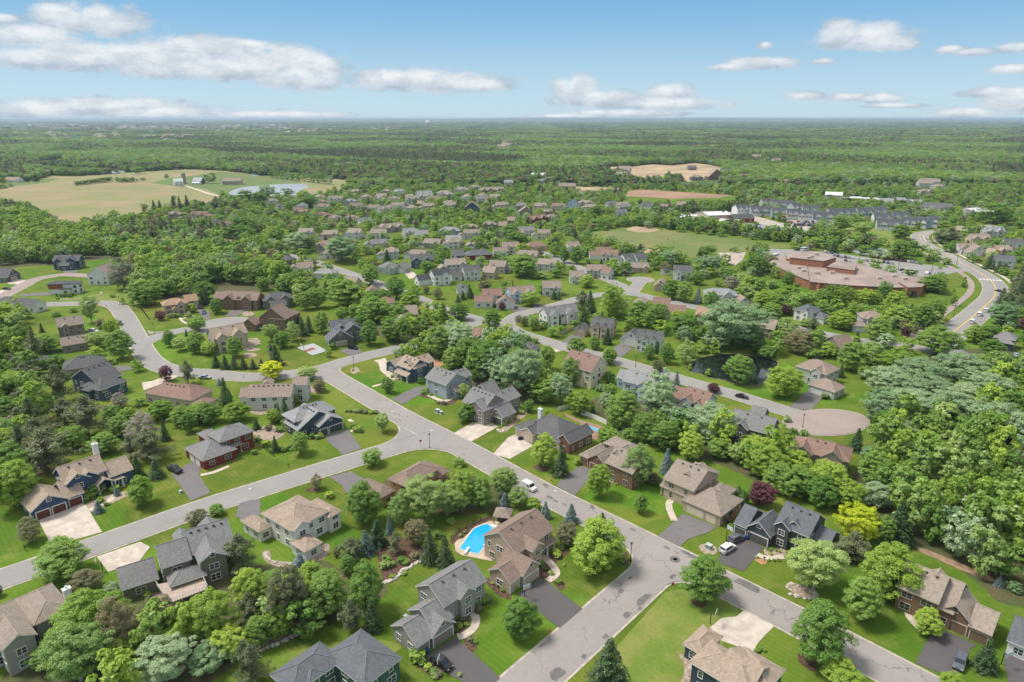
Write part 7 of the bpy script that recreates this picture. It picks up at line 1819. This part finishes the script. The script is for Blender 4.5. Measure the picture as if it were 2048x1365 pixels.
vehicle(*K('m5', 1285, 275), R(45), 'van', 'white', 'white van parked along the avenue, the middle of three')
vehicle(*K('m5', 1333, 245), R(45), 'van', 'white', 'white van parked along the avenue, farthest of three')
vehicle(*K('m5', 1228, 330), R(50), 'van', 'white', 'white van parked along the avenue, nearest of three')
vehicle(*K('u1', 68, 975), R(-5), 'car', 'black', 'black car on the white concrete drive at the left edge')
vehicle(*K('u2', 808, 556), R(15), 'truck', 'red', 'red pickup on a pale drive among dense trees')
vehicle(*K('u5', 1622, 685), R(-40), 'car', 'maroon', 'maroon car on the drive of the avenue house with round tree')

vehicle(*K('u4', 1632, 630), R(40), 'bus', 'white', 'white minibus at the near corner of the school')
vehicle(*K('u4', 1905, 568), R(30), 'bus', 'white', 'white minibus by the tall school block')
vehicle(*K('u4', 1835, 566), R(10), 'car', 'black', 'black car in the turning loop behind the school')
LOT = [(235, 632, 'silver'), (268, 642, 'blue'), (302, 648, 'silver'), (340, 652, 'grey'), (372, 656, 'silver'), (408, 660, 'white'), (470, 672, 'silver'), (505, 678, 'white'), (545, 684, 'silver'), (598, 682, 'black'), (340, 682, 'black'), (375, 687, 'white'),
       (618, 696, 'grey'), (650, 703, 'blue'), (705, 698, 'black'), (745, 705, 'blue'), (785, 711, 'silver'), (655, 654, 'maroon'), (722, 660, 'red'), (757, 667, 'maroon'), (792, 671, 'black'), (825, 677, 'maroon'), (862, 684, 'maroon'), (902, 689, 'black'),
       (940, 693, 'white'), (975, 699, 'silver'), (1010, 704, 'silver'), (1055, 712, 'grey'), (882, 774, 'black'), (927, 776, 'white'), (1010, 788, 'silver'), (990, 802, 'black'), (1130, 808, 'silver'), (215, 612, 'grey'), (180, 606, 'silver'), (145, 602, 'white')]
CARS_AUTO = []
for x, y, c_ in LOT:
    v = vehicle(*K('u5', x, y), R(35 if y > 760 else 62), 'suv' if rb_.random() < .4 else 'car', c_, c_ + ' car in the school car park', 'parked_car', 'cars in the school car park', full=True); CARS_AUTO.append((v, {'ltblue': 'pale blue'}.get(c_, c_) + ' car in the school car park'))
for k in range(44):
    r_i = k // 15; x = 1760 + (k % 15) * 20 + rb_.uniform(-3, 3); y = 304 + r_i * 14 + (k % 15) * .6
    if k % 7 == 3: continue
    c_ = rb_.choice(['white', 'silver', 'blue', 'white', 'grey', 'black', 'red'])
    v = vehicle(*K('u4', x, y), R(75), 'car' if rb_.random() < .6 else 'van', c_, '', 'parked_car' if 0 else None, 'vehicles stored in the yard by the townhouses', full=False); CARS_AUTO.append((v, c_ + ' vehicle stored in the yard below the townhouses'))
for k, (x, y, c_) in enumerate(((900, 122, 'white'), (930, 128, 'silver'), (960, 118, 'black'), (990, 112, 'white'), (760, 88, 'white'), (1000, 128, 'blue'), (1480, 165, 'black'), (1520, 175, 'red'), (940, 105, 'grey'), (1550, 240, 'white'), (800, 165, 'white'), (880, 140, 'silver'))):
    v = vehicle(*K('u5', x, y), R(40), 'truck' if k % 2 else 'car', c_, '', None, 'vehicles in the works yard beyond the townhouses', full=False); CARS_AUTO.append((v, c_ + ' vehicle in the works yard beyond the townhouses'))
# ---------------------------------------------------------------- people on the playing field, a few pixels tall
def person(x, y, rz, top, label, stride=.12):
    p = G(x, y)
    V = [(0, 0, .95), (0, 0, 1.2), (0, 0, 1.45), (0, 0, 1.55), (0, 0, 1.68), (.1, 0, .92), (.12, stride, .5), (.12, stride * 1.2, .06), (-.1, 0, .92), (-.12, -stride * .6, .5), (-.12, -stride * 1.6, .06),
         (.18, 0, 1.42), (.25, -.05, 1.15), (.26, .08, .92), (-.18, 0, 1.42), (-.25, .05, 1.15), (-.26, .15, .93)]
    E_ = [(0, 1), (1, 2), (2, 3), (3, 4), (0, 5), (5, 6), (6, 7), (0, 8), (8, 9), (9, 10), (2, 11), (11, 12), (12, 13), (2, 14), (14, 15), (15, 16)]
    me_ = bpy.data.meshes.new('person'); me_.from_pydata(V, E_, []); o = obj('person', me_, None, tuple(p), rz); me_.materials.append(top)
    m_ = o.modifiers.new('skin', 'SKIN'); rr = [.14, .15, .16, .06, .11, .1, .07, .05, .1, .07, .05, .07, .05, .04, .07, .05, .04]
    for i, v in enumerate(me_.skin_vertices[0].data): v.radius = (rr[i], rr[i] * .85); v.use_root = i == 0
    o.modifiers.new('smooth', 'SUBSURF').levels = 1; tag(o, label, 'person')
CL = [mat('cloth_dark', (.03, .03, .05), .8), mat('cloth_red', (.35, .05, .04), .8), mat('cloth_pale', (.5, .48, .44), .8), mat('cloth_blue', (.05, .09, .25), .8)]
person(1335.5, 481.5, 0, CL[0], 'person in dark clothes standing alone on the playing field'); person(1346.5, 486, 1.2, CL[1], 'person in red walking on the playing field beside the sandy marks')
for k, (x, y) in enumerate(((1448, 509), (1462, 511), (1474, 508), (1481, 516), (1452, 518), (1467, 521))): person(x, y, k * 1.1, CL[(k * 3) % 4], 'child number %s from the left playing on the paved school yard' % ('one', 'three', 'five', 'six', 'two', 'four')[k], .18)
# ---------------------------------------------------------------- shrubs near the houses
SHR = {'z2': "900 860 90;960 880 80;930 960 90;1010 940 70;880 1010 60;1150 690 110;1160 770 120;1230 660 120;1290 640 90;1060 1130 90;1120 1150 70;370 1330 150;320 1240 60", 'z1': "1460 770 130;1520 680 110;1590 620 90;1250 900 90;1290 960 80;1380 1020 80;1480 1140 90;600 1150 70;660 1180 70;720 1240 80;860 1210 120;140 500 60;210 450 60;1560 900 30;1120 130 180",
       'b1': "520 320 90;545 295 80;490 335 60;650 290 50;600 370 30;570 350 40;830 880 50;400 895 40;420 915 35", 'b2': "760 720 60;800 710 40;850 690 50;925 670 55;880 700 40;770 680 50;800 780 35;870 760 30;940 1240 90;970 1260 50;1000 1290 45;1030 1310 40;1060 1330 45;1040 1340 40;445 325 50;1010 480 60;880 1340 35;1180 1330 30",
       'z3': "780 780 90;1240 1130 40;1200 1075 25;1230 1090 25;1290 1090 25;1330 1100 25;1090 1160 30;1220 1190 25;1270 1190 25;1320 1190 25;260 560 60;210 530 50;830 850 60", 'm2': "1160 1120 60;1190 1150 60;1210 1140 50;1110 1000 30;1140 1003 30;1180 1005 40;1220 1010 40;1260 1012 40;1300 1015 40;1335 1015 40;430 1220 60;500 1260 70;520 1140 60;600 1150 60;630 1300 50;590 1300 50;680 1290 60;660 1110 90;850 1200 60;890 1205 50;920 1195 50;410 1320 50;1420 760 30;1460 740 30;1160 690 20",
       'z7': "700 610 90;225 330 40;350 415 35;385 420 35;440 460 35;480 470 35;870 750 50;950 760 60;1400 930 60;1720 1030 70;1780 1000 70;1850 960 70;1930 880 90;780 650 50;1330 990 50", 'z6': "860 800 90;1340 1030 50;1300 970 60;700 860 60;120 460 30;1360 1090 40;1450 1070 40", 'b4': "210 640 25;250 640 25;120 620 20;870 880 30;930 930 30;1370 1080 40", 'z4': "1180 850 80;1240 830 60;1290 840 40", 'm1': "470 130 40;500 125 40;540 120 40;440 150 30;1290 290 50;1340 285 50;1430 280 50;640 900 30", 'm4': "300 535 30;340 560 30;30 800 70;1700 900 60"}
SHRN = 0; SHRUBS = []
for cd, s in SHR.items():
    for q in s.split(';'):
        x, y, w = map(float, q.split()); g = G(*K(cd, x, y)); dist = proj((g.x, g.y, 0))[2]; wm = max(.8, min(4.5, w * CR[cd][2] / F * dist)); cm, tm = NEAR['shrub'][SHRN % 2]; SHRN += 1
        o = obj('shrub', cm, None, (g.x, g.y, 0), rb_.uniform(0, 6)); o.scale = (wm / .72, wm / .72, wm * .8)
        k = rb_.choice('mmbmblol'); o.material_slots[0].link = 'OBJECT'; o.material_slots[0].material = LEAFS[k]; tag(o, None, 'shrub', 'shrubs planted round the houses'); SHRUBS.append((o, k))
# ---------------------------------------------------------------- woods
PONDS = []
def fpoly(px): return [Vector((G(*p).x, G(*p).y, 0)) for p in px]
HG = {}
def hadd(x, y, r):
    for i in range(int((x - r) // 20), int((x + r) // 20) + 1):
        for j in range(int((y - r) // 20), int((y + r) // 20) + 1): HG.setdefault((i, j), []).append((x, y, r))
for e in EXCL: hadd(*e)
for t in TREES: hadd(t['x'], t['y'], t['w'] * .40)
def free(x, y, r=0):
    for a, b, c in HG.get((int(x // 20), int(y // 20)), ()):
        if (a - x) ** 2 + (b - y) ** 2 < (c + r) ** 2: return False
    return True
# dense woods: outline, spacing, crown width, height, kinds
DENSE = [([(-420, 425), (0, 418), (40, 424), (80, 434), (100, 450), (118, 466), (160, 466), (200, 454), (300, 450), (325, 462), (390, 472), (480, 480), (540, 520), (560, 545), (600, 560), (640, 600), (600, 610), (560, 575), (420, 568), (400, 585), (300, 610), (272, 612), (262, 560), (250, 520), (200, 512), (100, 530), (-420, 530)], 6.8, 9.2, 13.5, 'mmmmbbbbbllso'),
         ([(1715, 1000), (1735, 930), (1780, 880), (1790, 830), (2030, 880), (2400, 900), (2400, 1240), (2048, 1215), (1960, 1170), (1880, 1105), (1800, 1075), (1730, 1040)], 6.2, 8.0, 14.5, 'mblsmlbm'),
         ([(1790, 800), (1960, 740), (2400, 740), (2400, 960), (2040, 900), (1900, 850)], 7.5, 9, 14, 'mmbbs'),
         ([(150, 1385), (60, 1350), (220, 1290), (400, 1262), (480, 1235), (560, 1215), (650, 1205), (690, 1220), (640, 1270), (560, 1290), (480, 1330), (420, 1400), (150, 1440)], 5.6, 7.4, 11.5, 'bbmmlmmo'),
         ([(-420, 700), (-40, 640), (60, 640), (80, 760), (60, 820), (110, 860), (100, 920), (50, 960), (0, 970), (-420, 990)], 7, 9, 14, 'mmbbDl'),
         ([(860, 660), (960, 680), (1060, 740), (1110, 790), (1050, 790), (960, 770), (900, 720)], 6.5, 8, 13, 'mmbs'),
         ([(1240, 820), (1330, 810), (1430, 850), (1560, 900), (1640, 960), (1560, 975), (1440, 925), (1350, 900), (1290, 880)], 6.5, 8.5, 13, 'mmbbs'),
         ([(1180, 466), (1200, 458), (1280, 452), (1350, 459), (1480, 472), (1560, 484), (1640, 492), (1760, 503), (1700, 484), (1560, 474), (1440, 454), (1340, 446), (1200, 450)], 7, 8.5, 11, 'mmbmD'),
         ([(1300, 416), (1350, 416), (1470, 414), (1530, 416), (1480, 424), (1380, 428), (1300, 432)], 7.5, 8, 9, 'DDmmd'),
         ([(1450, 550), (1530, 580), (1640, 616), (1760, 630), (1850, 642), (1870, 655), (1800, 668), (1640, 645), (1480, 605)], 7.5, 8.5, 8.5, 'bbmml'),
         ([(1990, 600), (2048, 560), (2200, 560), (2200, 640), (2020, 640), (1975, 625)], 6, 8, 13, 'ddD'),
         ([(640, 560), (760, 600), (860, 640), (900, 660), (830, 670), (760, 650), (660, 600)], 7, 9, 12, 'mmbm')]
DENSE = [(fpoly(p), sp, w, h, ks) for p, sp, w, h, ks in DENSE]
NEIGH = fpoly([(-300, 372), (2400, 400), (2500, 660), (-300, 545)])
rs = random.Random(11)
SC = []     # scattered trees
def jitter_grid(x0, x1, y0, y1, sp):
    ny = int((y1 - y0) / sp); nx = int((x1 - x0) / sp)
    for j in range(ny):
        for i in range(nx):
            yield x0 + (i + rs.uniform(.05, .95) + (j % 2) * .5) * sp, y0 + (j + rs.uniform(.05, .95)) * sp
for P, sp, w, h, ks in DENSE:
    xs = [p.x for p in P]; ys = [p.y for p in P]
    for x, y in jitter_grid(min(xs), max(xs), min(ys), max(ys), sp):
        if y < 60 or abs(x) > y * .86 + 30 or not in_poly(x, y, P): continue
        if not free(x, y, .5): continue
        k = rs.choice(ks); s = rs.uniform(.72, 1.22)
        if math.sin(x * .021 + 1.3) + math.sin(y * .017 + x * .009) > 1.1: k = 'D' if rs.random() < .4 else k
        SC.append(dict(x=x, y=y, w=w * s, h=h * s * rs.uniform(.85, 1.15), k=k)); hadd(x, y, w * .3)
# gardens and verges between the houses
def zone(x, y):
    px, py, _ = proj((x, y, 0)); return px, py
for x, y in jitter_grid(-900, 900, 330, 1080, 9.3):
    px, py = zone(x, y)
    if not (-60 < px < 2110 and 366 < py < 560 + (0 if px < 300 or px > 1000 else 0)): continue
    if px < 300 and py > 425: continue
    if any(in_poly(x, y, q) for q in POLY) or not free(x, y, 1.2): continue
    if py > 470 and rs.random() < .15: continue
    if rs.random() < .10: continue
    k = rs.choice('mmmmmmmmbbbbbllssooDd'); s = rs.uniform(.62, 1.2)
    SC.append(dict(x=x, y=y, w=8.0 * s, h=7.4 * s * rs.uniform(.85, 1.25), k=k)); hadd(x, y, 3.0)
for x, y in jitter_grid(-60, 420, 215, 345, 8.6):
    px, py = zone(x, y)
    if not (600 < px < 2100 and 540 < py < 720): continue
    if any(in_poly(x, y, q) for q in POLY) or not free(x, y, 1.3): continue
    if rs.random() < .12: continue
    k = rs.choice('mmmmbbbllosdDp'); s = rs.uniform(.55, 1.15)
    SC.append(dict(x=x, y=y, w=7.5 * s, h=8.5 * s * rs.uniform(.85, 1.25), k=k)); hadd(x, y, 3.2)
# individuals: the ones that show largest; the rest is one mass of woods
for t in SC: t['a'] = t['w'] * t['h'] / (t['x'] ** 2 + t['y'] ** 2)
SC.sort(key=lambda t: -t['a'])
fam = lambda k: NM[k][0]
cnt = {}
for t in TREES: cnt[fam(t['k'])] = cnt.get(fam(t['k']), 0) + 1
handcut = []
hb = sorted([t for t in TREES if fam(t['k']) == 'broadleaf_tree'], key=lambda t: -t['w'] * t['h'] / (t['x'] ** 2 + t['y'] ** 2))
over = set(id(t) for t in hb[300:])
single = [t for t in TREES if id(t) not in over]; mass = [t for t in TREES if id(t) in over]
cnt = {}
for t in single: cnt[fam(t['k'])] = cnt.get(fam(t['k']), 0) + 1
LIM = {'broadleaf_tree': 300, 'pine_tree': 120, 'spruce_tree': 150, 'ornamental_tree': 90, 'purple_leaved_tree': 60}
for t in SC:
    f = fam(t['k'])
    if cnt.get(f, 0) < LIM.get(f, 60): single.append(t); cnt[f] = cnt.get(f, 0) + 1
    else: mass.append(t)
PROTO = {}
for i, t in enumerate(single):
    k = t['k']; sh = rt.choice(SHAPE[k]); lst = NEAR[sh]; n = rt.randrange(len(lst)); cm, tm = lst[n]
    nm = NM[k][0]; base = {'spruce': .26, 'pine': .28, 'column': .30}.get(sh, .385)
    root = obj(nm, None, None, (t['x'], t['y'], 0), rt.uniform(0, 6.28))
    root.scale = (t['w'] / 2 / base, t['w'] / 2 / base * rt.uniform(.9, 1.1), t['h'])
    c_ = obj('crown', cm, root); c_.material_slots[0].link = 'OBJECT'; c_.material_slots[0].material = LEAFS[k]
    r_ = obj('trunk', tm, root)
    root['category'] = 'tree'; t['o'] = root
    if k == 'l' or k == 'e': r_.material_slots[0].link = 'OBJECT'; r_.material_slots[0].material = BARKP
# the far woods: crowns get coarser with distance, each still standing at its own place
FARP = []
d = 930.0
rows = []
while d < 17000:
    sp = max(9.5, d * .0052)
    half = d * .80 + 120; n = int(2 * half / sp)
    off = rs.random()
    for i in range(n):
        x = -half + (i + off + rs.uniform(-.42, .42)) * sp; y = d + rs.uniform(-.45, .45) * sp
        rows.append((x, y, sp))
    d += sp * (.92 if d < 2500 else 1.25)
def nz(x, y, s): return math.sin(x * s + 1.7 * math.sin(y * s * .7)) + math.sin(y * s * 1.3 + x * s * .5 + 2)
for x, y, sp in rows:
    px, py = zone(x, y)
    if py > 372: continue
    if y < 2600 and any(in_poly(x, y, q) for q in POLY): continue
    if y < 3200 and not free(x, y, 3): continue
    # the open brown plain on the far left, thinner settlement elsewhere
    if px < 600 and 247.5 < py < 262 and nz(x, y, .0012) > -.9 and rs.random() < .93: continue
    if py < 257 and nz(x, y, .0009) > 1.2 and rs.random() < .7: continue
    v = nz(x, y, .006) + .5 * nz(x + 300, y, .021); kk = rs.choice('mmbls') if v > .9 else rs.choice('mmmmso') if v > -.3 else rs.choice('mmDDdo')
    if nz(x + 900, y, .0045) > 1.35: kk = rs.choice('DDd')
    s = rs.uniform(.8, 1.3)
    hgt = min(12.5 + y * .0006, 20) * rs.uniform(.75, 1.15) * (1 + .14 * nz(x, y, .011))
    mass_t = dict(x=x, y=y, w=sp * 1.42 * s, h=hgt, k=kk); FARP.append(mass_t)
def make_woods(name, pts, label):
    keys = [('m', 'round', 0), ('m', 'round', 2), ('b', 'round', 1), ('b', 'egg', 1), ('s', 'round', 2), ('l', 'round', 0), ('D', 'pine', 0), ('d', 'spruce', 0), ('o', 'round', 0), ('p', 'round', 1), ('d', 'spruce', 1)]
    col = bpy.data.collections.new('sources_' + name); idx = {}
    for i, (k, sh, n) in enumerate(keys):
        cm = FARM[sh][n % len(FARM[sh])][0].copy(); cm.materials.clear(); cm.materials.append(LEAFS[k])
        o = bpy.data.objects.new('%02d_%s' % (i, k), cm); col.objects.link(o); idx.setdefault(k, []).append(i)
    idx['y'] = idx['b']; idx['n'] = idx['d']; idx['a'] = idx['d']; idx['e'] = idx['o']
    N = len(pts); me = bpy.data.meshes.new(name); me.vertices.add(N)
    me.vertices.foreach_set('co', np.array([(t['x'], t['y'], -.3) for t in pts], dtype=np.float32).reshape(-1))
    bs = {'D': .28, 'd': .26, 'n': .26, 'a': .3}
    sc = np.array([(t['w'] / 2 / bs.get(t['k'], .385), t['w'] / 2 / bs.get(t['k'], .385), t['h']) for t in pts], dtype=np.float32)
    a = me.attributes.new('sc', 'FLOAT_VECTOR', 'POINT'); a.data.foreach_set('vector', sc.reshape(-1))
    a = me.attributes.new('rz', 'FLOAT_VECTOR', 'POINT'); a.data.foreach_set('vector', np.array([(0, 0, rs.uniform(0, 6.28)) for t in pts], dtype=np.float32).reshape(-1))
    a = me.attributes.new('ki', 'INT', 'POINT'); a.data.foreach_set('value', np.array([rs.choice(idx[t['k']]) for t in pts], dtype=np.int32))
    o = obj(name, me); o['kind'] = 'stuff'; o['label'] = label
    ng = bpy.data.node_groups.new(name, 'GeometryNodeTree')
    ng.interface.new_socket('Geometry', in_out='INPUT', socket_type='NodeSocketGeometry'); ng.interface.new_socket('Geometry', in_out='OUTPUT', socket_type='NodeSocketGeometry')
    N_ = ng.nodes; gi = N_.new('NodeGroupInput'); go = N_.new('NodeGroupOutput')
    ci = N_.new('GeometryNodeCollectionInfo'); ci.inputs['Collection'].default_value = col; ci.inputs['Separate Children'].default_value = True; ci.inputs['Reset Children'].default_value = True
    ip = N_.new('GeometryNodeInstanceOnPoints'); ip.inputs['Pick Instance'].default_value = True
    def attr(nm, ty):
        q = N_.new('GeometryNodeInputNamedAttribute'); q.data_type = ty; q.inputs['Name'].default_value = nm; return q.outputs['Attribute']
    L = ng.links
    L.new(gi.outputs[0], ip.inputs['Points']); L.new(ci.outputs[0], ip.inputs['Instance'])
    L.new(attr('ki', 'INT'), ip.inputs['Instance Index']); L.new(attr('sc', 'FLOAT_VECTOR'), ip.inputs['Scale'])
    L.new(attr('rz', 'FLOAT_VECTOR'), ip.inputs['Rotation'])
    L.new(ip.outputs[0], go.inputs[0])
    md = o.modifiers.new('scatter', 'NODES'); md.node_group = ng
    return o
# low wooded hills closing the view
hm_ = MB(); X = [-23000 + i * 500 for i in range(93)]; rh = random.Random(4)
prof_ = [(22500, 0, 1), (24200, 1, 1)]
def hh(x, k): 
    c_ = 60 * math.exp(-((x - 1500) / 7000) ** 2) + 34 * math.exp(-((x - 9000) / 5000) ** 2) + 30 * math.exp(-((x + 14000) / 5000) ** 2)
    return max(4, c_ + 9 * math.sin(x * .0011 + k) + 6 * math.sin(x * .0031 + 2 * k) + 18)
for r_ in range(2):
    y0 = 20500 + r_ * 1700
    for i in range(92):
        a_, b_ = X[i], X[i + 1]
        hm_.face([(a_, y0, -.5), (b_, y0, -.5), (b_, y0 + 800, hh(b_, r_)), (a_, y0 + 800, hh(a_, r_))]); hm_.face([(a_, y0 + 800, hh(a_, r_)), (b_, y0 + 800, hh(b_, r_)), (b_, y0 + 1600, -.5), (a_, y0 + 1600, -.5)])
tag(obj('hills', hm_.mesh('hills', FARFLOOR)), None, None, None, 'structure')
make_woods('woodland', FARP, 'distant broadleaf woods running to the horizon')
make_woods('suburban_woods', mass, 'dense green treetops filling the gaps between the far houses')
print('TREES single', len(single), 'mass', len(mass), 'far', len(FARP), cnt)
# ---------------------------------------------------------------- haze
hz = MB(); hz.box(-26000, 26000, -900, 28000, -1, CAMH + 4)
hm = bpy.data.materials.new('haze'); hm.use_nodes = True; t = NT(hm.node_tree)
for n in list(t.N): t.N.remove(n)
out = t.n('ShaderNodeOutputMaterial'); pv = t.n('ShaderNodeVolumePrincipled')
pv.inputs['Color'].default_value = (.66, .80, .96, 1); pv.inputs['Density'].default_value = 6e-5; pv.inputs['Anisotropy'].default_value = .2
t.L.new(pv.outputs[0], out.inputs['Volume'])
ho = obj('haze', hz.mesh('haze', hm)); ho['kind'] = 'stuff'; ho['label'] = 'pale summer haze over the far woods'
# ---------------------------------------------------------------- words that single each repeated thing out
MARKS = [((1650, 570), 'the school'), ((1400, 480), 'the playing field'), ((1480, 730), 'the dark pond'), ((1650, 850), 'the pinkish turning circle'), ((200, 385), 'the brown field'), ((545, 380), 'the far pond'), ((1340, 342), 'the bare building site'),
         ((1640, 430), 'the townhouses'), ((1950, 520), 'the avenue'), ((470, 640), 'the small cul-de-sac'), ((950, 1080), 'the blue pool'), ((1310, 1120), 'the near junction'), ((850, 880), 'the upper junction'), ((690, 750), 'the top junction'), ((120, 1060), 'the large concrete drive'), ((330, 280), 'the far estate'), ((620, 266), 'the white dome'), ((857, 262), 'the water tower'), ((1000, 295), 'the far clearing'), ((90, 275), 'the lake'),
         ((640, 700), 'the sports court'), ((1283, 560), 'the little loop road'), ((1350, 388), 'the red soil field'), ((240, 640), 'the left bend'), ((1900, 1250), 'the brown sided house'), ((700, 880), 'the slate blue house'), ((1560, 1060), 'the charcoal house'), ((1000, 640), 'the street fork'),
         ((1720, 1040), 'the golden tree'), ((1900, 760), 'the silvery grove'), ((440, 1200), 'the bottom woods'), ((110, 850), 'the tall pines on the left'), ((760, 450), 'the middle distance houses'), ((1100, 430), 'the red walled house'), ((1950, 1100), 'the right hand woods'), ((130, 640), 'the modern flat-roofed house'), ((300, 480), 'the left woods')]
MG = [(G(*p), n) for p, n in MARKS]
def where(o):
    x, y, _ = proj(o.location); best = min(MARKS, key=lambda m: ((m[0][0] - x) / 1.6) ** 2 + ((m[0][1] - y) * 1.3) ** 2)
    (mx, my), nm = best; dx, dy = x - mx, (y - my) * 1.8
    if abs(dx) > abs(dy): rel = 'right of' if dx > 0 else 'left of'
    else: rel = 'below' if dy > 0 else 'above'
    if math.hypot(dx, dy) < 22: rel = 'beside'
    return rel + ' ' + nm
ORD = ['', 'first', 'second', 'third', 'fourth', 'fifth', 'sixth', 'seventh', 'eighth', 'ninth', 'tenth', 'eleventh', 'twelfth']
def single_out(items):
    "items: (object, base words). Adds where it stands; look-alikes in one place are told apart by their order from the left"
    D = {}
    for o, base in items: D.setdefault(base + ' ' + where(o), []).append(o)
    for lab, os_ in D.items():
        os_.sort(key=lambda o: proj(o.location)[0]); n = len(os_)
        for i, o in enumerate(os_):
            if n == 1: o['label'] = lab
            elif n == 2: o['label'] = lab + ', ' + ('the left one of two' if i == 0 else 'the right one of two')
            elif n <= 24:
                q = '%s from the left' % ORD[i + 1] if i < 12 else '%s from the right' % (ORD[n - i])
                o['label'] = lab + ', ' + q
            else: o['label'] = lab; o['group'] = lab
    for o, base in items:
        w = o['label'].split()
        if len(w) > 16: o['label'] = ' '.join(o['label'].replace('the right one of two', 'the right').replace('the left one of two', 'the left').replace(' leaved', '').replace('middle-sized ', '').split()[:16])
def size_word(t):
    return 'tall' if t['h'] > 13 else 'large' if t['w'] > 9.5 else 'small' if t['h'] < 6.5 else 'middle-sized'
tr_items = []
for t in single:
    o = t['o']; adj = NM[t['k']][1]
    tr_items.append((o, size_word(t) + ' ' + adj)); o['group'] = 'trees of the neighbourhood'
single_out(tr_items)
single_out([(o, o['label']) for o in AUTO])
single_out(CARS_AUTO)
single_out([(o, 'tiny pale house among distant treetops') for o in FARH])
KW = {'m': 'green', 'b': 'lime green', 'l': 'pale green', 'o': 'olive brown'}
single_out([(o, 'rounded %s shrub' % KW[k]) for o, k in SHRUBS])
for o in AUTO: o['group'] = o.get('group') or 'houses of the neighbourhood'
long_ = [o['label'] for o in C.objects if o.get('label') and len(o['label'].split()) > 16]
print('LONG', len(long_), long_[:5])
